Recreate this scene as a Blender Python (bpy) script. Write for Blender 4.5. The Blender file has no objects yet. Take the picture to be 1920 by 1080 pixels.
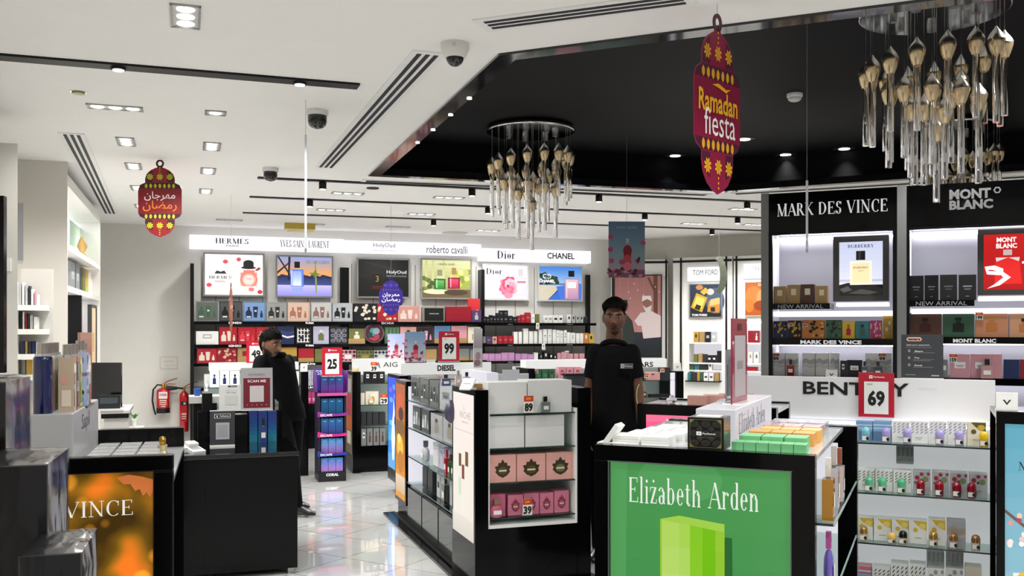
import bpy, math, random
from mathutils import Vector, Matrix, geometry
random.seed(7)
S = bpy.context.scene
COL = S.collection
# ---------------------------------------------------------------- camera, world, exposure
F = 1780.0; HY = 616.0; EYE = 1.6; CEIL = 2.95
cd = bpy.data.cameras.new('camera'); cam = bpy.data.objects.new('camera', cd); COL.objects.link(cam)
cam.location = (0, 0, EYE); cam.rotation_euler = (math.pi/2, 0, 0)
cd.sensor_width = 36; cd.lens = 36*F/1920; cd.shift_y = (HY-540)/1920; cd.clip_start = .05; cd.clip_end = 80
S.camera = cam
wd = bpy.data.worlds.new('mall_light'); S.world = wd; wd.use_nodes = True
wd.node_tree.nodes['Background'].inputs[0].default_value = (1, .985, .96, 1)
wd.node_tree.nodes['Background'].inputs[1].default_value = .38
S.view_settings.view_transform = 'Standard'; S.view_settings.look = 'None'
S.view_settings.exposure = 0.12; S.view_settings.gamma = 1.0; S.view_settings.use_curve_mapping = False
LAMPS = []; LAMPK = 6.3
def lamp(x, y, z, power, radius=.05, angle=150, blend=.6, col=(1, .985, .95)):
    l = bpy.data.lights.new('downlight_or_fill_lamp', 'SPOT'); l.energy = power*LAMPK; l.shadow_soft_size = radius
    l.spot_size = math.radians(angle); l.spot_blend = blend; l.color = col
    o = bpy.data.objects.new('downlight_or_fill_lamp', l); o.location = (x, y, z); COL.objects.link(o); LAMPS.append(o)
    return o

def strip_lamp(p, rx, rz, sx, sy, power):
    l = bpy.data.lights.new('led_strip_lamp', 'AREA'); l.shape = 'RECTANGLE'; l.size = sx; l.size_y = sy; l.energy = power; l.color = (.96, .96, 1)
    o = bpy.data.objects.new('led_strip_lamp', l); o.location = p; o.rotation_euler = (rx, 0, rz); COL.objects.link(o); return o

# ---------------------------------------------------------------- helpers
def P(px, py, d): return Vector(((px-960)/F*d, d, EYE+(HY-py)/F*d))
def XY(px, d): return Vector(((px-960)/F*d, d))
def atz(px, py, z):
    d = (EYE-z)*F/(py-HY); return Vector(((px-960)/F*d, d, z))
CR, SR = .946, .324
def RW(u, v): return Vector((u*CR-v*SR, u*SR+v*CR))          # shop axes: u along the back wall, v into the shop
RA = math.atan2(SR, CR)

def lin(h):
    h = h.lstrip('#'); c = [int(h[i:i+2], 16)/255 for i in (0, 2, 4)]
    return tuple(x/12.92 if x <= .04045 else ((x+.055)/1.055)**2.4 for x in c)
MC = {}
def M(hexc, rough=.45, metal=0., em=0., coat=0., bump=0., noise=0., scale=60., spec=.5, trans=0., ior=1.45):
    key = (hexc, rough, metal, em, coat, bump, noise, scale, spec, trans)
    if key in MC: return MC[key]
    m = bpy.data.materials.new('finish_'+hexc.lstrip('#')); m.use_nodes = True
    nt = m.node_tree; b = nt.nodes['Principled BSDF']; c = lin(hexc)
    b.inputs['Base Color'].default_value = (*c, 1); b.inputs['Roughness'].default_value = rough
    b.inputs['Metallic'].default_value = metal; b.inputs['Coat Weight'].default_value = coat
    b.inputs['Coat Roughness'].default_value = .06; b.inputs['Specular IOR Level'].default_value = spec
    b.inputs['Transmission Weight'].default_value = trans; b.inputs['IOR'].default_value = ior
    if em:
        b.inputs['Emission Color'].default_value = (*c, 1); b.inputs['Emission Strength'].default_value = em
        b.inputs['Base Color'].default_value = (*[x*.3 for x in c], 1)
    if bump or noise:
        tc = nt.nodes.new('ShaderNodeTexCoord'); n = nt.nodes.new('ShaderNodeTexNoise')
        n.inputs['Scale'].default_value = scale; n.inputs['Detail'].default_value = 3; n.inputs['Distortion'].default_value = .8
        nt.links.new(tc.outputs['Object'], n.inputs['Vector'])
        if bump:
            bp = nt.nodes.new('ShaderNodeBump'); bp.inputs['Strength'].default_value = bump; bp.inputs['Distance'].default_value = .01
            nt.links.new(n.outputs['Fac'], bp.inputs['Height']); nt.links.new(bp.outputs[0], b.inputs['Coat Normal' if coat else 'Normal'])
        if noise:
            mx = nt.nodes.new('ShaderNodeMix'); mx.data_type = 'RGBA'
            mx.inputs['A'].default_value = (*[x*(1-noise) for x in c], 1); mx.inputs['B'].default_value = (*[min(1, x*(1+noise)) for x in c], 1)
            nt.links.new(n.outputs['Fac'], mx.inputs['Factor']); nt.links.new(mx.outputs['Result'], b.inputs['Base Color'])
    MC[key] = m; return m
def glass(hexc='#f4faf8', rough=.02, alpha_mix=.0, ior=1.45):
    key = ('glass', hexc, rough, ior)
    if key in MC: return MC[key]
    m = bpy.data.materials.new('glass_'+hexc.lstrip('#')); m.use_nodes = True
    b = m.node_tree.nodes['Principled BSDF']; b.inputs['Base Color'].default_value = (*lin(hexc), 1)
    b.inputs['Roughness'].default_value = rough; b.inputs['Transmission Weight'].default_value = 1; b.inputs['IOR'].default_value = ior
    MC[key] = m; return m
def clear(hexc='#ffffff', refl=.12, rough=.03):
    """thin clear acrylic or film: lets light through and reflects a little"""
    key = ('clear', hexc, refl, rough)
    if key in MC: return MC[key]
    m = bpy.data.materials.new('clear_sheet'); m.use_nodes = True; nt = m.node_tree
    out = nt.nodes['Material Output']; nt.nodes.remove(nt.nodes['Principled BSDF'])
    t = nt.nodes.new('ShaderNodeBsdfTransparent'); t.inputs[0].default_value = (*lin(hexc), 1)
    g = nt.nodes.new('ShaderNodeBsdfGlossy'); g.inputs['Roughness'].default_value = rough
    lw = nt.nodes.new('ShaderNodeLayerWeight'); lw.inputs[0].default_value = .35
    ad = nt.nodes.new('ShaderNodeMath'); ad.operation = 'MULTIPLY_ADD'; ad.inputs[1].default_value = .45; ad.inputs[2].default_value = refl
    nt.links.new(lw.outputs['Fresnel'], ad.inputs[0])
    mx = nt.nodes.new('ShaderNodeMixShader'); nt.links.new(ad.outputs[0], mx.inputs[0]); nt.links.new(t.outputs[0], mx.inputs[1]); nt.links.new(g.outputs[0], mx.inputs[2])
    nt.links.new(mx.outputs[0], out.inputs[0]); MC[key] = m; return m

def bokeh():
    m = bpy.data.materials.new('autumn_print'); m.use_nodes = True; nt = m.node_tree; b = nt.nodes['Principled BSDF']; N = nt.nodes.new; Lk = nt.links.new
    tc = N('ShaderNodeTexCoord'); nz = N('ShaderNodeTexNoise'); nz.inputs['Scale'].default_value = 6.5; nz.inputs['Detail'].default_value = 1.5
    r1 = N('ShaderNodeValToRGB'); r1.color_ramp.elements[0].position = .34; r1.color_ramp.elements[0].color = (*lin('#33230a'), 1); r1.color_ramp.elements[1].position = .74; r1.color_ramp.elements[1].color = (*lin('#e06a1c'), 1)
    for p, c in ((.47, '#5c4210'), (.56, '#8a5a14'), (.63, '#b8641a')): e = r1.color_ramp.elements.new(p); e.color = (*lin(c), 1)
    vo = N('ShaderNodeTexVoronoi'); vo.inputs['Scale'].default_value = 11; r2 = N('ShaderNodeValToRGB'); r2.color_ramp.elements[0].position = .22; r2.color_ramp.elements[0].color = (1, 1, 1, 1); r2.color_ramp.elements[1].position = .36; r2.color_ramp.elements[1].color = (0, 0, 0, 1)
    n2 = N('ShaderNodeTexNoise'); n2.inputs['Scale'].default_value = 3; mu = N('ShaderNodeMath'); mu.operation = 'MULTIPLY'; m2 = N('ShaderNodeMath'); m2.operation = 'MULTIPLY'; m2.inputs[1].default_value = .95
    mx = N('ShaderNodeMix'); mx.data_type = 'RGBA'; mx.inputs['B'].default_value = (*lin('#f0a030'), 1)
    for a, c in ((tc.outputs['Object'], nz.inputs['Vector']), (tc.outputs['Object'], vo.inputs['Vector']), (tc.outputs['Object'], n2.inputs['Vector']), (nz.outputs['Fac'], r1.inputs[0]), (vo.outputs['Distance'], r2.inputs[0]), (r2.outputs[0], mu.inputs[0]), (n2.outputs['Fac'], m2.inputs[0]), (m2.outputs[0], mu.inputs[1]), (mu.outputs[0], mx.inputs['Factor']), (r1.outputs[0], mx.inputs['A']), (mx.outputs['Result'], b.inputs['Emission Color']), (mx.outputs['Result'], b.inputs['Base Color'])): Lk(a, c)
    b.inputs['Emission Strength'].default_value = .75; b.inputs['Roughness'].default_value = .2; return m

class MB:
    """collects shapes and links them as ONE mesh object"""
    def __init__(s): s.v = []; s.f = []; s.mi = []; s.sm = []; s.mats = []
    def mat(s, m):
        if isinstance(m, str): m = M(m)
        if m not in s.mats: s.mats.append(m)
        return s.mats.index(m)
    def add(s, vs, fs, m, smooth=False):
        b = len(s.v); s.v += [tuple(x) for x in vs]; k = s.mat(m)
        for f in fs: s.f.append([b+i for i in f]); s.mi.append(k); s.sm.append(smooth)
        return s
    def box(s, x0, x1, y0, y1, z0, z1, m, X=None):
        vs = [Vector((x, y, z)) for x in (x0, x1) for y in (y0, y1) for z in (z0, z1)]
        if X is not None: vs = [X @ p for p in vs]
        return s.add(vs, [(0, 1, 3, 2), (4, 6, 7, 5), (0, 4, 5, 1), (2, 3, 7, 6), (0, 2, 6, 4), (1, 5, 7, 3)], m)
    def lathe(s, prof, m, n=16, c=(0, 0, 0), smooth=True, sx=1, sy=1, X=None):
        vs = []; fs = []; k = len(prof)
        for r, z in prof:
            for i in range(n):
                a = 2*math.pi*i/n; vs.append(Vector((c[0]+r*sx*math.cos(a), c[1]+r*sy*math.sin(a), c[2]+z)))
        for j in range(k-1):
            for i in range(n): fs.append((j*n+i, j*n+(i+1) % n, (j+1)*n+(i+1) % n, (j+1)*n+i))
        if X is not None: vs = [X @ p for p in vs]
        s.add(vs, fs, m, smooth)
        s.add(vs[:n][::-1], [tuple(range(n))], m); s.add(vs[-n:], [tuple(range(n))], m)
        return s
    def prism(s, poly, y0, y1, m, X=None):
        n = len(poly); vs = [Vector((p[0], y0, p[1])) for p in poly]+[Vector((p[0], y1, p[1])) for p in poly]
        if X is not None: vs = [X @ p for p in vs]
        return s.add(vs, [tuple(range(n)), tuple(range(2*n-1, n-1, -1))]+[(i, i+n, (i+1) % n+n, (i+1) % n) for i in range(n)], m)
    def slab(s, poly, z0, z1, m):
        n = len(poly); vs = [(p[0], p[1], z0) for p in poly]+[(p[0], p[1], z1) for p in poly]
        return s.add(vs, [tuple(range(n-1, -1, -1)), tuple(range(n, 2*n))]+[(i, (i+1) % n, (i+1) % n+n, i+n) for i in range(n)], m)
    def tube(s, pts, r, m, n=8, smooth=True):
        pts = [Vector(p) for p in pts]; rs = r if isinstance(r, (list, tuple)) else [r]*len(pts); vs = []; fs = []
        for i, p in enumerate(pts):
            t = (pts[min(i+1, len(pts)-1)]-pts[max(i-1, 0)]).normalized()
            a = t.orthogonal().normalized() if i == 0 else (pa-t*pa.dot(t)).normalized()
            pa = a; b = t.cross(a)
            for k in range(n):
                q = 2*math.pi*k/n; vs.append(p+(a*math.cos(q)+b*math.sin(q))*rs[i])
        for i in range(len(pts)-1):
            for k in range(n): fs.append((i*n+k, i*n+(k+1) % n, (i+1)*n+(k+1) % n, (i+1)*n+k))
        s.add(vs, fs, m, smooth); s.add(vs[:n], [tuple(range(n-1, -1, -1))], m); s.add(vs[-n:], [tuple(range(n))], m)
        return s
    def art(s, shapes, x0, z0, w, h, y, em=0., rough=.5, eps=.0007, X=None, asp=None):
        """flat print on a face that looks to -y; shapes are in 0..1 of the face"""
        eps = min(eps, .005/max(1, len(shapes)))
        for i, sh in enumerate(shapes):
            k = sh[0]; yy = y-eps*(i+1)*.6-.0003
            col = sh[-1]; m = M(col, rough, em=em) if isinstance(col, str) else col
            tr = lambda a, b: Vector((x0+a*w, yy, z0+b*h))
            if k == 'r': polys = [[(sh[1], sh[2]), (sh[3], sh[2]), (sh[3], sh[4]), (sh[1], sh[4])]]
            elif k == 'e':
                n = 18; polys = [[(sh[1]+sh[3]*math.cos(2*math.pi*j/n), sh[2]+sh[4]*math.sin(2*math.pi*j/n)) for j in range(n)]]
            elif k == 'p': polys = [sh[1]]
            elif k == 'g':                       # printed vertical blend: x0, z0, x1, z1, bottom colour, top colour
                _, ga, gb, gc, gd, c0, c1 = sh; n = 10
                for j in range(n):
                    t = (j+.5)/n; ch = '#'+''.join('%02x' % int(int(c0[q:q+2], 16)*(1-t)+int(c1[q:q+2], 16)*t) for q in (1, 3, 5))
                    vs = [tr(ga, gb+(gd-gb)*j/n), tr(gc, gb+(gd-gb)*j/n), tr(gc, gb+(gd-gb)*(j+1)/n), tr(ga, gb+(gd-gb)*(j+1)/n)]
                    if X is not None: vs = [X @ p for p in vs]
                    s.add(vs, [(0, 1, 2, 3)], M(ch, rough, em=em))
                continue
            elif k == 't':                       # text, centre x, centre z, height as a share of the face, width share or None
                _, txt, cx, cz, th, tw, font, _c = sh
                vs, fs, W, Hh = textmesh(txt, font); sc = th*h/Hh; sw = (tw*w/W) if tw else sc
                pts = [Vector((x0+cx*w+(a-W/2)*sw, yy, z0+cz*h+(b-Hh/2)*sc)) for a, b in vs]
                if X is not None: pts = [X @ p for p in pts]
                s.add(pts, fs, m); continue
            else: continue
            for pl in polys:
                vs = [tr(a, b) for a, b in pl]
                if X is not None: vs = [X @ p for p in vs]
                s.add(vs, [tuple(range(len(vs)))], m)
        return s
    def build(s, name, parent=None, loc=None, rz=0., bev=0.):
        me = bpy.data.meshes.new(name); me.from_pydata(s.v, [], s.f); me.update()
        for m in s.mats: me.materials.append(m)
        me.polygons.foreach_set('material_index', s.mi); me.polygons.foreach_set('use_smooth', s.sm)
        o = bpy.data.objects.new(name, me); COL.objects.link(o)
        if parent: o.parent = parent
        if loc is not None: o.location = loc
        o.rotation_euler.z = rz
        if bev:
            b = o.modifiers.new('b', 'BEVEL'); b.width = bev; b.segments = 2; b.limit_method = 'ANGLE'
        return o
TXT = {}
def textmesh(txt, font='sans'):
    if (txt, font) in TXT: return TXT[(txt, font)]
    if font.startswith('serif'): vs, fs = serif_text(txt, 1.35 if font == 'serifb' else 1.)
    else:
        c = bpy.data.curves.new('lettering', 'FONT'); c.body = txt; c.resolution_u = 2
        c.offset = {'sans': 0., 'bold': .022, 'black': .045, 'thin': -.018, 'arab': .008}[font]
        if font == 'thin': c.space_character = 1.12
        o = bpy.data.objects.new('lettering', c); me = bpy.data.meshes.new_from_object(o)
        vs = [(v.co.x, v.co.y) for v in me.vertices]; fs = [tuple(p.vertices) for p in me.polygons]
        bpy.data.objects.remove(o); bpy.data.curves.remove(c); bpy.data.meshes.remove(me)
    xs = [a for a, b in vs]; ys = [b for a, b in vs]; x0, y0 = min(xs), min(ys)
    vs = [(a-x0, b-y0) for a, b in vs]
    TXT[(txt, font)] = (vs, fs, max(xs)-x0, max(ys)-y0); return TXT[(txt, font)]
# a small high-contrast serif alphabet drawn with strokes: L line, A arc, S serif, D dot
T_, t_ = .125, .038
GL = {
 'A': (.74, [('L', .05, 0, .37, 1, t_), ('L', .37, 1, .68, 0, T_), ('L', .16, .34, .58, .34, t_), ('S', .05, 0, .1), ('S', .68, 0, .12)]),
 'B': (.66, [('L', .14, 0, .14, 1, T_), ('A', .3, .75, .24, .25, -90, 90), ('A', .32, .26, .28, .26, -90, 90), ('S', .14, 0, .14), ('S', .14, 1, .14), ('L', .14, .52, .32, .52, t_), ('L', .1, .98, .32, .98, t_), ('L', .1, .02, .32, .02, t_)]),
 'C': (.74, [('A', .42, .5, .38, .52, 50, 310), ('L', .66, .66, .66, .98, t_)]),
 'D': (.78, [('L', .15, 0, .15, 1, T_), ('A', .3, .5, .42, .5, -90, 90), ('L', .06, .98, .32, .98, t_), ('L', .06, .02, .32, .02, t_)]),
 'E': (.64, [('L', .14, 0, .14, 1, T_), ('L', .04, .98, .56, .98, t_), ('L', .04, .02, .6, .02, t_), ('L', .14, .52, .42, .52, t_), ('L', .56, .99, .56, .8, t_), ('L', .6, 0, .6, .22, t_), ('L', .42, .42, .42, .62, t_)]),
 'H': (.8, [('L', .15, 0, .15, 1, T_), ('L', .65, 0, .65, 1, T_), ('L', .15, .52, .65, .52, t_), ('S', .15, 0, .14), ('S', .15, 1, .14), ('S', .65, 0, .14), ('S', .65, 1, .14)]),
 'I': (.36, [('L', .18, 0, .18, 1, T_), ('S', .18, 0, .14), ('S', .18, 1, .14)]),
 'K': (.76, [('L', .15, 0, .15, 1, T_), ('L', .18, .42, .6, 1, t_), ('L', .3, .58, .66, 0, T_), ('S', .15, 0, .14), ('S', .15, 1, .14), ('S', .62, 1, .12), ('S', .67, 0, .12)]),
 'L': (.62, [('L', .15, 0, .15, 1, T_), ('L', .05, .02, .58, .02, t_), ('L', .57, 0, .57, .24, t_), ('S', .15, 1, .14)]),
 'M': (.95, [('L', .12, 0, .14, 1, t_), ('L', .14, 1, .47, 0, T_), ('L', .47, 0, .78, 1, t_), ('L', .79, 0, .79, 1, T_), ('S', .12, 0, .11), ('S', .79, 0, .14), ('S', .12, 1, .1), ('S', .8, 1, .12)]),
 'N': (.82, [('L', .13, 0, .13, 1, t_), ('L', .12, 1, .68, 0, T_), ('L', .68, 0, .68, 1, t_), ('S', .13, 0, .12), ('S', .11, 1, .11), ('S', .68, 1, .12)]),
 'O': (.82, [('A', .41, .5, .38, .52, 0, 360)]),
 'P': (.62, [('L', .14, 0, .14, 1, T_), ('A', .3, .73, .26, .27, -90, 90), ('L', .06, .98, .3, .98, t_), ('L', .14, .47, .3, .47, t_), ('S', .14, 0, .14)]),
 'R': (.72, [('L', .14, 0, .14, 1, T_), ('A', .3, .74, .25, .26, -90, 90), ('L', .06, .98, .3, .98, t_), ('L', .14, .49, .3, .49, t_), ('L', .34, .48, .62, 0, T_), ('S', .14, 0, .14), ('S', .64, 0, .1)]),
 'S': (.58, [('A', .28, .75, .22, .26, 20, 262), ('A', .28, .25, .24, .27, -165, 95), ('L', .5, .74, .5, .98, t_), ('L', .05, .02, .05, .28, t_)]),
 'T': (.68, [('L', .34, 0, .34, 1, T_), ('L', .03, .98, .65, .98, t_), ('L', .04, 1, .04, .8, t_), ('L', .64, 1, .64, .8, t_), ('S', .34, 0, .14)]),
 'U': (.78, [('L', .15, .3, .15, 1, T_), ('L', .63, .3, .63, 1, t_), ('A', .39, .3, .26, .31, 180, 360), ('S', .15, 1, .13), ('S', .63, 1, .12)]),
 'V': (.74, [('L', .06, 1, .36, 0, T_), ('L', .36, 0, .68, 1, t_), ('S', .07, 1, .12), ('S', .67, 1, .1)]),
 'Y': (.7, [('L', .06, 1, .35, .46, T_), ('L', .35, .46, .64, 1, t_), ('L', .35, 0, .35, .48, T_), ('S', .07, 1, .12), ('S', .63, 1, .1), ('S', .35, 0, .14)]),
 'a': (.5, [('A', .2, .5, .17, .17, 0, 170), ('L', .36, .06, .36, .5, T_), ('A', .22, .17, .18, .18, 40, 330), ('L', .36, .03, .46, .03, t_)]),
 'b': (.54, [('L', .1, 0, .1, 1.05, T_*.9), ('A', .26, .33, .22, .34, -140, 140), ('S', .07, 1.03, .07)]),
 'd': (.54, [('L', .42, 0, .42, 1.05, T_*.9), ('A', .26, .33, .22, .34, 40, 320), ('S', .39, 1.03, .07), ('S', .45, .02, .07)]),
 'e': (.48, [('A', .24, .33, .21, .34, 0, 315), ('L', .05, .36, .44, .36, t_)]),
 'h': (.58, [('L', .12, 0, .12, 1.05, T_*.9), ('A', .29, .44, .17, .22, 0, 150), ('L', .44, 0, .44, .46, T_*.9), ('S', .12, 0, .11), ('S', .44, 0, .1), ('S', .09, 1.03, .07)]),
 'i': (.28, [('L', .14, 0, .14, .66, T_*.9), ('S', .14, 0, .11), ('S', .11, .65, .07), ('D', .14, .88, .07)]),
 'l': (.28, [('L', .14, 0, .14, 1.05, T_*.9), ('S', .14, 0, .11), ('S', .11, 1.03, .07)]),
 'n': (.58, [('L', .12, 0, .12, .66, T_*.9), ('A', .29, .44, .17, .22, 0, 150), ('L', .44, 0, .44, .46, T_*.9), ('S', .12, 0, .11), ('S', .44, 0, .1), ('S', .09, .65, .07)]),
 'o': (.52, [('A', .26, .33, .22, .34, 0, 360)]),
 'r': (.42, [('L', .12, 0, .12, .66, T_*.9), ('A', .28, .48, .14, .17, 35, 150), ('D', .36, .56, .06), ('S', .12, 0, .11), ('S', .09, .65, .07)]),
 't': (.36, [('L', .15, .08, .15, .85, T_*.9), ('L', .02, .65, .32, .65, t_), ('A', .24, .14, .11, .15, 180, 330)]),
 'z': (.46, [('L', .04, .64, .42, .64, t_), ('L', .36, .64, .1, .02, T_), ('L', .04, .02, .42, .02, t_), ('L', .42, .02, .42, .18, t_), ('L', .04, .64, .04, .5, t_), ('D', .24, .9, .06)]),
 ' ': (.34, []),
}
GL['È'] = (.64, GL['E'][1]+[('L', .2, 1.24, .38, 1.08, .06)])
def serif_text(txt, wt=1.):
    vs = []; fs = []; x = 0
    def poly(p): b = len(vs); vs.extend(p); fs.append(tuple(range(b, b+len(p))))
    for ch in txt:
        adv, st = GL[ch]
        for q in st:
            if q[0] == 'L':
                _, a, b, c, d, w = q; w *= wt
                if abs(d-b) < .03: poly([(x+a, b-w/2), (x+c, b-w/2), (x+c, b+w/2), (x+a, b+w/2)])
                else: poly([(x+a-w/2, b), (x+a+w/2, b), (x+c+w/2, d), (x+c-w/2, d)])
            elif q[0] == 'S': h = q[3]; z = q[2]; poly([(x+q[1]-h, z-.02), (x+q[1]+h, z-.02), (x+q[1]+h, z+.02), (x+q[1]-h, z+.02)])
            elif q[0] == 'D': poly([(x+q[1]+q[3]*math.cos(k*math.pi/4), q[2]+q[3]*math.sin(k*math.pi/4)) for k in range(8)])
            else:
                _, cx, cy, rx, ry, a0, a1 = q; n = max(4, int(abs(a1-a0)/18)); pr = None
                for i in range(n+1):
                    a = math.radians(a0+(a1-a0)*i/n); w = (t_+(T_*1.05-t_)*abs(math.cos(a))**1.5)*wt
                    o_ = (x+cx+rx*math.cos(a), cy+ry*math.sin(a)); i_ = (x+cx+(rx-w)*math.cos(a), cy+(ry-w*.8)*math.sin(a))
                    if pr: poly([pr[1], pr[0], o_, i_])
                    pr = (o_, i_)
        x += adv+.06
    return vs, fs

def tag(o, label, cat, group=None, kind=None):
    if label: o['label'] = label
    if cat: o['category'] = cat
    if group: o['group'] = group
    if kind: o['kind'] = kind
    return o
def struct(o): o['kind'] = 'structure'; return o
def empty(name, loc, rz, label, cat, group=None):
    o = bpy.data.objects.new(name, None); o.empty_display_size = .1; COL.objects.link(o)
    o.location = loc; o.rotation_euler.z = rz; return tag(o, label, cat, group)
def dup(root, loc, rz, label, group=None):
    r = root.copy(); COL.objects.link(r); r.location = loc; r.rotation_euler.z = rz; r['label'] = label
    if group: r['group'] = group
    for ch in list(root.children):
        c = ch.copy(); COL.objects.link(c); c.parent = r
        for g in list(ch.children):
            k = g.copy(); COL.objects.link(k); k.parent = c
    return r
ORD = 'first second third fourth fifth sixth seventh eighth ninth tenth eleventh twelfth thirteenth fourteenth fifteenth sixteenth seventeenth eighteenth nineteenth twentieth twenty-first twenty-second twenty-third twenty-fourth twenty-fifth twenty-sixth'.split()

class Face:
    """a vertical plane standing on the floor; local x runs to the right along it, local y away from the viewer"""
    def __init__(s, a, b, xy=False):
        A = Vector(a) if xy or isinstance(a, Vector) else XY(*a); B = Vector(b) if xy or isinstance(b, Vector) else XY(*b)
        s.o = A; s.ex = (B-A).normalized(); s.ey = Vector((-s.ex.y, s.ex.x)); s.L = (B-A).length; s.rz = math.atan2(s.ex.y, s.ex.x)
    def d(s, px, off=0.):
        k = (px-960)/F; o = s.o+s.ey*off           # depth where the column meets the plane
        # (k*d, d) = o + t ex
        t = (k*o.y-o.x)/(s.ex.x-k*s.ex.y); return o.y+t*s.ex.y
    def x(s, px, off=0.):
        k = (px-960)/F; o = s.o+s.ey*off; return (k*o.y-o.x)/(s.ex.x-k*s.ex.y)
    def z(s, px, py, off=0.): return EYE+(HY-py)/F*s.d(px, off)
    def w(s, x, y=0., z=0.):
        p = s.o+s.ex*x+s.ey*y; return Vector((p.x, p.y, z))
    def at(s, name, x, y, z, label, cat, group=None): return empty(name, s.w(x, y, z), s.rz, label, cat, group)
    def rect(s, p0, p1, off=0.):
        """(px0, py_top), (px1, py_bottom) -> x0, x1, z0, z1"""
        x0, x1 = s.x(p0[0], off), s.x(p1[0], off); pm = (p0[0]+p1[0])/2
        return x0, x1, s.z(pm, p1[1], off), s.z(pm, p0[1], off)
    def put(s, mb, name, x, y, z, label=None, cat=None, group=None, bev=0.):
        o = mb.build(name, None, s.w(x, y, z), s.rz, bev); return tag(o, label, cat, group)
# ---------------------------------------------------------------- the room
WHITE = M('#dedcd6', .6, noise=.03, scale=8)
CEILM = M('#efeeea', .8, noise=.02, scale=5)
BLACK = M('#050506', .14, coat=.1, spec=.18)
BLKM = M('#0a0a0b', .4, spec=.3)
WHITEG = M('#f0f0ee', .25, coat=.3)
CHROME = M('#d8d8d8', .08, metal=1)
STEEL = M('#a8a8a8', .3, metal=1)
def tile_floor():
    m = bpy.data.materials.new('polished_tiles'); m.use_nodes = True; nt = m.node_tree; b = nt.nodes['Principled BSDF']
    tc = nt.nodes.new('ShaderNodeTexCoord'); mp = nt.nodes.new('ShaderNodeMapping'); mp.inputs['Rotation'].default_value = (0, 0, math.radians(-58))
    br = nt.nodes.new('ShaderNodeTexBrick'); br.offset = 0; br.inputs['Scale'].default_value = 1
    br.inputs['Brick Width'].default_value = .5; br.inputs['Row Height'].default_value = .5; br.inputs['Mortar Size'].default_value = .004
    br.inputs['Color1'].default_value = (.80, .80, .79, 1); br.inputs['Color2'].default_value = (.76, .76, .75, 1); br.inputs['Mortar'].default_value = (.3, .3, .3, 1)
    nz = nt.nodes.new('ShaderNodeTexNoise'); nz.inputs['Scale'].default_value = 2.5; nz.inputs['Detail'].default_value = 5; nz.inputs['Distortion'].default_value = 1.5
    mx = nt.nodes.new('ShaderNodeMix'); mx.data_type = 'RGBA'; mx.blend_type = 'MULTIPLY'; mx.inputs['Factor'].default_value = .18
    nt.links.new(tc.outputs['Object'], mp.inputs[0]); nt.links.new(mp.outputs[0], br.inputs['Vector']); nt.links.new(tc.outputs['Object'], nz.inputs['Vector'])
    nt.links.new(br.outputs['Color'], mx.inputs['A']); nt.links.new(nz.outputs['Color'], mx.inputs['B']); nt.links.new(mx.outputs['Result'], b.inputs['Base Color'])
    b.inputs['Roughness'].default_value = .12; b.inputs['Coat Weight'].default_value = 1; b.inputs['Coat Roughness'].default_value = .015; b.inputs['Coat IOR'].default_value = 1.6
    return m
PW = Vector((1.686, 14.53)); PE = PW+Vector((.883, -.469))*7.0; PR = Vector((PE.x, -1.5))
room = [RW(-1.35, -3.5), RW(-1.35, 13.2), PW, PE, PR]
fl = MB(); fl.add([(p.x, p.y, 0) for p in room], [(4, 3, 2, 1, 0)], tile_floor()); struct(fl.build('floor'))
# ceiling with the dark recess cut out
A_, B_, K_ = atz(690, 328, CEIL), atz(935, 100, CEIL), atz(1345, 360, CEIL)
C_ = Vector((2.75, 3.42, CEIL)); D_ = Vector((5.2, 3.9, CEIL)); E_ = Vector((6.3, 7.1, CEIL))
hole = [A_, B_, C_, D_, E_, K_]
outer = [Vector((p.x, p.y, CEIL)) for p in room]
pts = outer+hole
tris = geometry.tessellate_polygon([outer, hole])
ce = MB(); ce.add(pts, [tuple(t) for t in tris], CEILM); struct(ce.build('ceiling'))
RZ = 3.26
rc = MB(); n = len(hole)
RECM = M('#0b0c0e', .6, noise=.25, scale=3, spec=.12); FASC = M('#0b0a0f', .1, coat=.6)
top = [Vector((p.x, p.y, RZ)) for p in hole]
rc.add(top, [tuple(range(n))], RECM)
for i in range(n):
    j = (i+1) % n; rc.add([hole[i], hole[j], top[j], top[i]], [(0, 1, 2, 3)], RECM)
struct(rc.build('ceiling_recess'))
cen = sum(hole, Vector())/n
tr = MB()
def inset(poly, w):
    out = []; m = len(poly)
    for i in range(m):
        p, q, r = poly[i-1], poly[i], poly[(i+1) % m]
        d1 = (q-p).to_2d().normalized(); d2 = (r-q).to_2d().normalized()
        n1 = Vector((d1.y, -d1.x)); n2 = Vector((d2.y, -d2.x))
        if n1.dot((cen-q).to_2d()) < 0: n1 = -n1
        if n2.dot((cen-q).to_2d()) < 0: n2 = -n2
        k = (n1+n2)/(1+n1.dot(n2)); out.append(Vector((q.x+k.x*w, q.y+k.y*w, q.z)))
    return out
inn = inset(hole, .1)
for i in range(n):
    j = (i+1) % n
    q = [hole[i], hole[j], inn[j], inn[i]]; lo = [Vector((p.x, p.y, CEIL-.012)) for p in q]; hi = [Vector((p.x, p.y, CEIL+.05)) for p in q]
    tr.add(lo+hi, [(0, 1, 2, 3), (7, 6, 5, 4), (0, 4, 5, 1), (2, 6, 7, 3)], FASC)
struct(tr.build('trim_1'))
def wall(name, a, b, h=3.3, m=WHITE, th=.12):
    f = Face(a, b, xy=True); mb = MB(); mb.box(-.0, f.L, 0, th, 0, h, m); return struct(mb.build(name, None, f.w(0, 0, 0), f.rz))
wall('wall_left', room[0], room[1], CEIL); wall('wall_back', room[1], room[2], CEIL); wall('wall_right', room[2], room[3], CEIL, M('#c9c5ba', .6, noise=.03, scale=8)); wall('wall_east', room[3], room[4], CEIL)
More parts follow.
